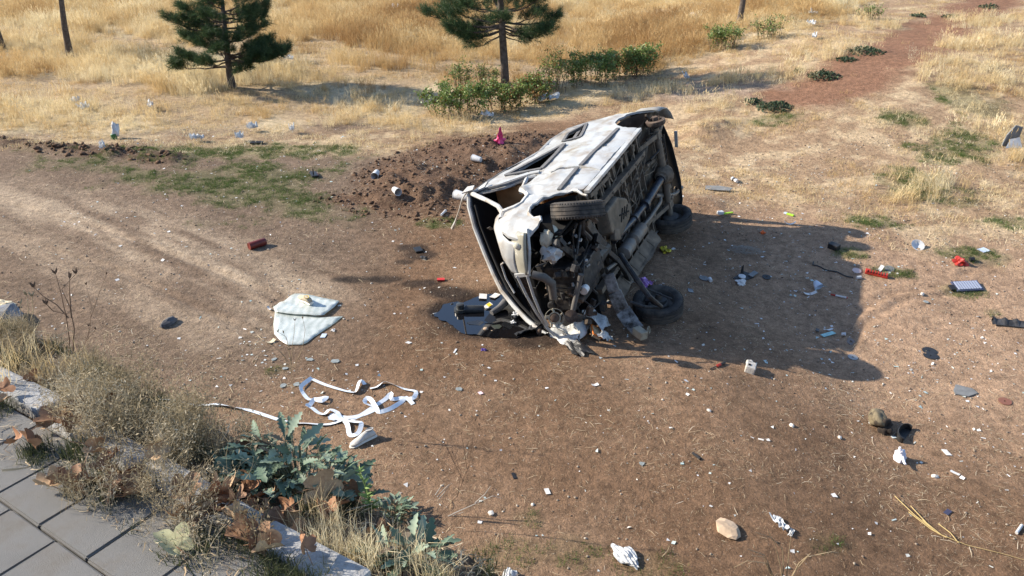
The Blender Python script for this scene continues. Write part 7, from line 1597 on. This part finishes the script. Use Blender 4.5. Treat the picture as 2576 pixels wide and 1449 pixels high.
for i, P in enumerate(([(-.02, 0, .06), (-.07, .01, .05), (-.12, .03, .055), (-.145, .035, .065)], [(.0, .02, .09), (.012, .025, .12), (.02, .03, .145)], [(.01, -.02, .04), (.03, -.05, .03), (.045, -.07, .014)], [(-.01, -.03, .04), (.0, -.06, .025), (.015, -.075, .012)], [(-.02, .02, .05), (-.045, .03, .035), (-.06, .035, .014)])): mb = MB(); mb.tube(P, [.022, .015, .012, .009][:len(P)], 8); mb.build('finger', m_gl, gl, True)
# plastic bags, tissue, stick
def bag(px, py, w, l, seed, rz, lab, h=.09, m=None, dz=0.0, grp='pale plastic bags and wrappers'):
    o = solo('plastic_bag', px, py, cloth(w, l, seed, h, 16, 8), m or m_film, lab, 'plastic bag', grp, dz, rz); md = o.modifiers.new('thick', 'SOLIDIFY'); md.thickness = .0015; return o
m_film = leafmat('bag_film', [(.72, .74, .75), (.72, .74, .75)], transl=.35, rough=.35, spec=.5); m_film2 = m_film
def sack(px, py, r, seed, sq, rz, lab, amp=.55):
    me = rock_mesh('sack', r, seed, 4, sq, amp)
    for v in me.vertices:
        v.co.z = v.co.z * 1.0 + r * sq[2] * .55; v.co.y *= 1 + .35 * math.sin(v.co.x / r * 1.6 + 1.2); v.co.z += .006 * math.sin(v.co.y / r * 16 + v.co.x * 30)
    return solo('plastic_bag', px, py, me, m_film, lab, 'plastic bag', 'pale plastic bags and wrappers', 0.0, rz)
sack(1574, 1405, .072, 5, (2.0, .85, .50), -1.15, 'crumpled translucent white bag at the bottom centre right'); sack(1282, 1449, .05, 8, (1, .8, .6), .3, 'white bag tip cut by the bottom edge')
bag(1962, 1318, .08, .19, 4, -.1, 'torn white tissue among dry stems on the lower right', .03); bag(1880 + 110, 1342, .04, .10, 8, -.5, 'small torn tissue end right below the larger tissue', .02)
mb = MB(); mb.tube([(-.055, 0, .012), (.055, 0, .014)], .013, 8); solo('charred_stick', 1752, 1150, mb, m_blk, 'short charred stick on the soil in the lower right', 'stick', rz=.9); solo('black_scrap', 1293, 1198, slab(.03, .085, .006), m_blk, 'flat black scrap on the soil in the lower middle', 'scrap', rz=-.1)
mb = MB(); mb.tube([(-.07, 0, .014), (.07, 0, .014)], .014, 10); solo('printed_stick', 2563, 1334, mb, m_wplast, 'white printed stick at the right picture edge', 'stick', rz=-.4, smooth=True)
st = put('plastic_strip', 2552, 820, 'long ragged black grey plastic strip at the right edge', 'plastic strip', dz=.02, rz=-.2)
mb = MB(); V = []; F = []
for i in range(13): x_ = (i / 12 - .5) * .55; V += [(x_, -.045, .0), (x_, .04 + .025 * (i % 2), .01), (x_, .01, .06 + .03 * (i % 3 == 0))]
for i in range(12): a = 3 * i; F += [(a, a + 3, a + 4, a + 1), (a + 1, a + 4, a + 5, a + 2), (a + 2, a + 5, a + 3, a)]
mb.add(V, F); mb.build('strip_body', cm('mottled_black', (.06, .06, .062), .5, nscale=14, namp=.9), st)
mb = MB(); mb.poly([(-.2, -.07, 0), (.2, -.05, .0), (.24, .05, .0), (.0, .09, .0), (-.22, .06, .0)], .012); o = solo('black_plate', 1805, 479, mb, m_gry, 'long dark plastic plate lying behind the van near the can', 'plate', dz=.03, rz=.25, tilt=(.15, -.05))
c = put('drink_can', 1847, 457, 'silver and dark drink can lying on straw behind the van', 'can', dz=.035, rz=.05); mb = MB(); mb.lathe([(.0, -.085), (.026, -.085), (.034, -.072), (.034, .072), (.028, .085), (.0, .083)], 18, Matrix.Rotation(PI / 2, 4, 'Y')); mb.build('can_body', cm('can_silver', (.66, .67, .68), .3, metal=.4), c, True); mb = MB(); mb.lathe([(.0345, -.03), (.0345, .03)], 18, Matrix.Rotation(PI / 2, 4, 'Y')); mb.build('band', m_blk, c, True)
bd = put('board', 2541, 366, 'tilted grey board with a white torn front in the grass at the right edge', 'board', rz=.2); mb = MB(); mb.poly([(-.16, 0, 0), (.14, .02, 0), (.16, .05, .34), (.02, .06, .38), (-.10, .04, .2)], .02, (0, 1, .2)); mb.build('dark_side', m_gry, bd); mb = MB(); mb.poly([(-.14, -.10, .01), (.16, -.12, .01), (.12, -.02, .17), (-.05, -.02, .14)], .01, (0, .5, 1)); mb.build('white_front', m_wplast, bd)
# bags and bottles in the far grass
for i, (px, py, w, l, lab) in enumerate(((212, 278, .20, .28, 'white bag in the gap of the tall grass on the left'), (190, 262, .12, .2, 'faint small bag just above the larger bag on the left'), (380, 274, .12, .34, 'clear bottle shaped bag upright beside the pine grass'), (497, 357, .16, .26, 'white bag on trampled straw at the edge of the green patch'), (637, 331, .14, .2, 'white wrapper in straw right of the trampled bag'), (605, 355, .10, .16, 'flat pale wrapper between the trampled bag and the dark scrap'), (728, 155, .14, .26, 'white scrap right of the small pine'), (1028, 101, .16, .42, 'curved white bag caught in far grass left of the tall pine'), (993, 25, .12, .22, 'tiny white bag far off near the top frame'), (1224, 298, .14, .3, 'white bag at the foot of the bush row'), (1375, 255, .3, .6, 'large pale sheet hidden below the rusty bush'), (1350 + 397, 45, .14, .3, 'white bag in golden grass left of the bare trunk'), (2045, 40, .12, .28, 'white scrap highest in the grass beside the upper path'), (2040, 66, .12, .24, 'white scrap in the middle of three by the upper path'), (2048, 100, .12, .24, 'white scrap lowest of three by the upper path'), (1727, 202, .12, .24, 'white rag on straw below the round dark bush'), (735, 372 - 37, .1, .16, 'pale wrapper in straw above the green patch'), (260, 375, .1, .22, 'white scrap on the dark soil crumbs beside the dirt road'), (1635, 432 - 65, .1, .1, 'scrap in dry stems above the van tail'))):
    bag(px, py, w, l, 70 + i, random.uniform(-.6, .6), lab, .10, m_film, .06)
b = put('green_bottle', 288, 350, 'white bag draped over a green based bottle by the dirt road', 'bottle', rz=0); mb = MB(); mb.tube([(0, 0, 0), (0, 0, .10), (0, 0, .11)], [.055, .06, .05], 14); mb.build('base', cm('green_plastic', (.02, .12, .04), .4), b, True); me = crumple(.075, 88, (.9, .8, 1.9), .9)
for v in me.vertices: v.co += Vector((-.05 - .25 * max(0, v.co.z - .1), 0, .08))
link('bag', me, m_wplast, b, True)
solo('dark_scrap', 640 + 6, 362, slab(.12, .25, .02), m_blk, 'dark flat scrap in straw right of the pale wrappers', 'scrap', dz=.02, rz=.2)
# fallen yellow stem on the right
fs = put('forked_twig', 2440, 1360, 'long forked yellow twig lying on the soil at the lower right', 'dried plant'); fl = fs.location.copy(); fs.rotation_euler = (0, 0, 0)
for P in ([(2250, 1250), (2300, 1300), (2360, 1345), (2430, 1375), (2520, 1395), (2600, 1420)], [(2285, 1290), (2340, 1335), (2380, 1355)], [(2320, 1310), (2350, 1340), (2375, 1352)], [(2360, 1320), (2390, 1345), (2410, 1368)], [(2290, 1275), (2330, 1320), (2370, 1350)]):
    mb = MB(); mb.tube([G(px, py, .012 + .008 * (i % 2)) - fl for i, (px, py) in enumerate(P)], [.004 * (1 - .10 * i) for i in range(len(P))], 5); mb.build('stem', cm('yellow_stem', (.50, .38, .17), .8), fs, True)
# loose stones and stubs with their own place
for px, py, r, lab in ((2320, 740, .03, 'white stub on pale soil above the tyre arcs'), (1992, 1072, .03, 'pale pebble by itself left of the scorched headrest'), (2112, 1102, .028, 'whitish pebble just left of the dark mark near the headrest'), (1783, 1034, .025, 'tan pebble on soil in the middle right'), (2352, 1200, .03, 'white stone below the white glove'), (1235, 1293, .03, 'white broken scrap near the tip of the grey sticks'), (1340, 1270, .018, 'tiny round white button on the soil')): solo('pebble', px, py, rock_mesh('pebble', r, int(px + py), 1, (1.2, .9, .6), .3), cm('pale_stone', (.66, .62, .55), .8), lab, 'stone', 'pale pebbles on the soil', dz=r * .3)
o = solo('pink_wrapper', 348, 1243, cloth(.05, .07, 3, .02, 8, 7), cm('pink_print', (.66, .40, .52), .5, nscale=30, namp=.7), 'pink and white sweet wrapper among brown leaves and dry stalks', 'wrapper', dz=.03)
gp = GS(348, 1245); o.location = gp + Vector((0, 0, .05))
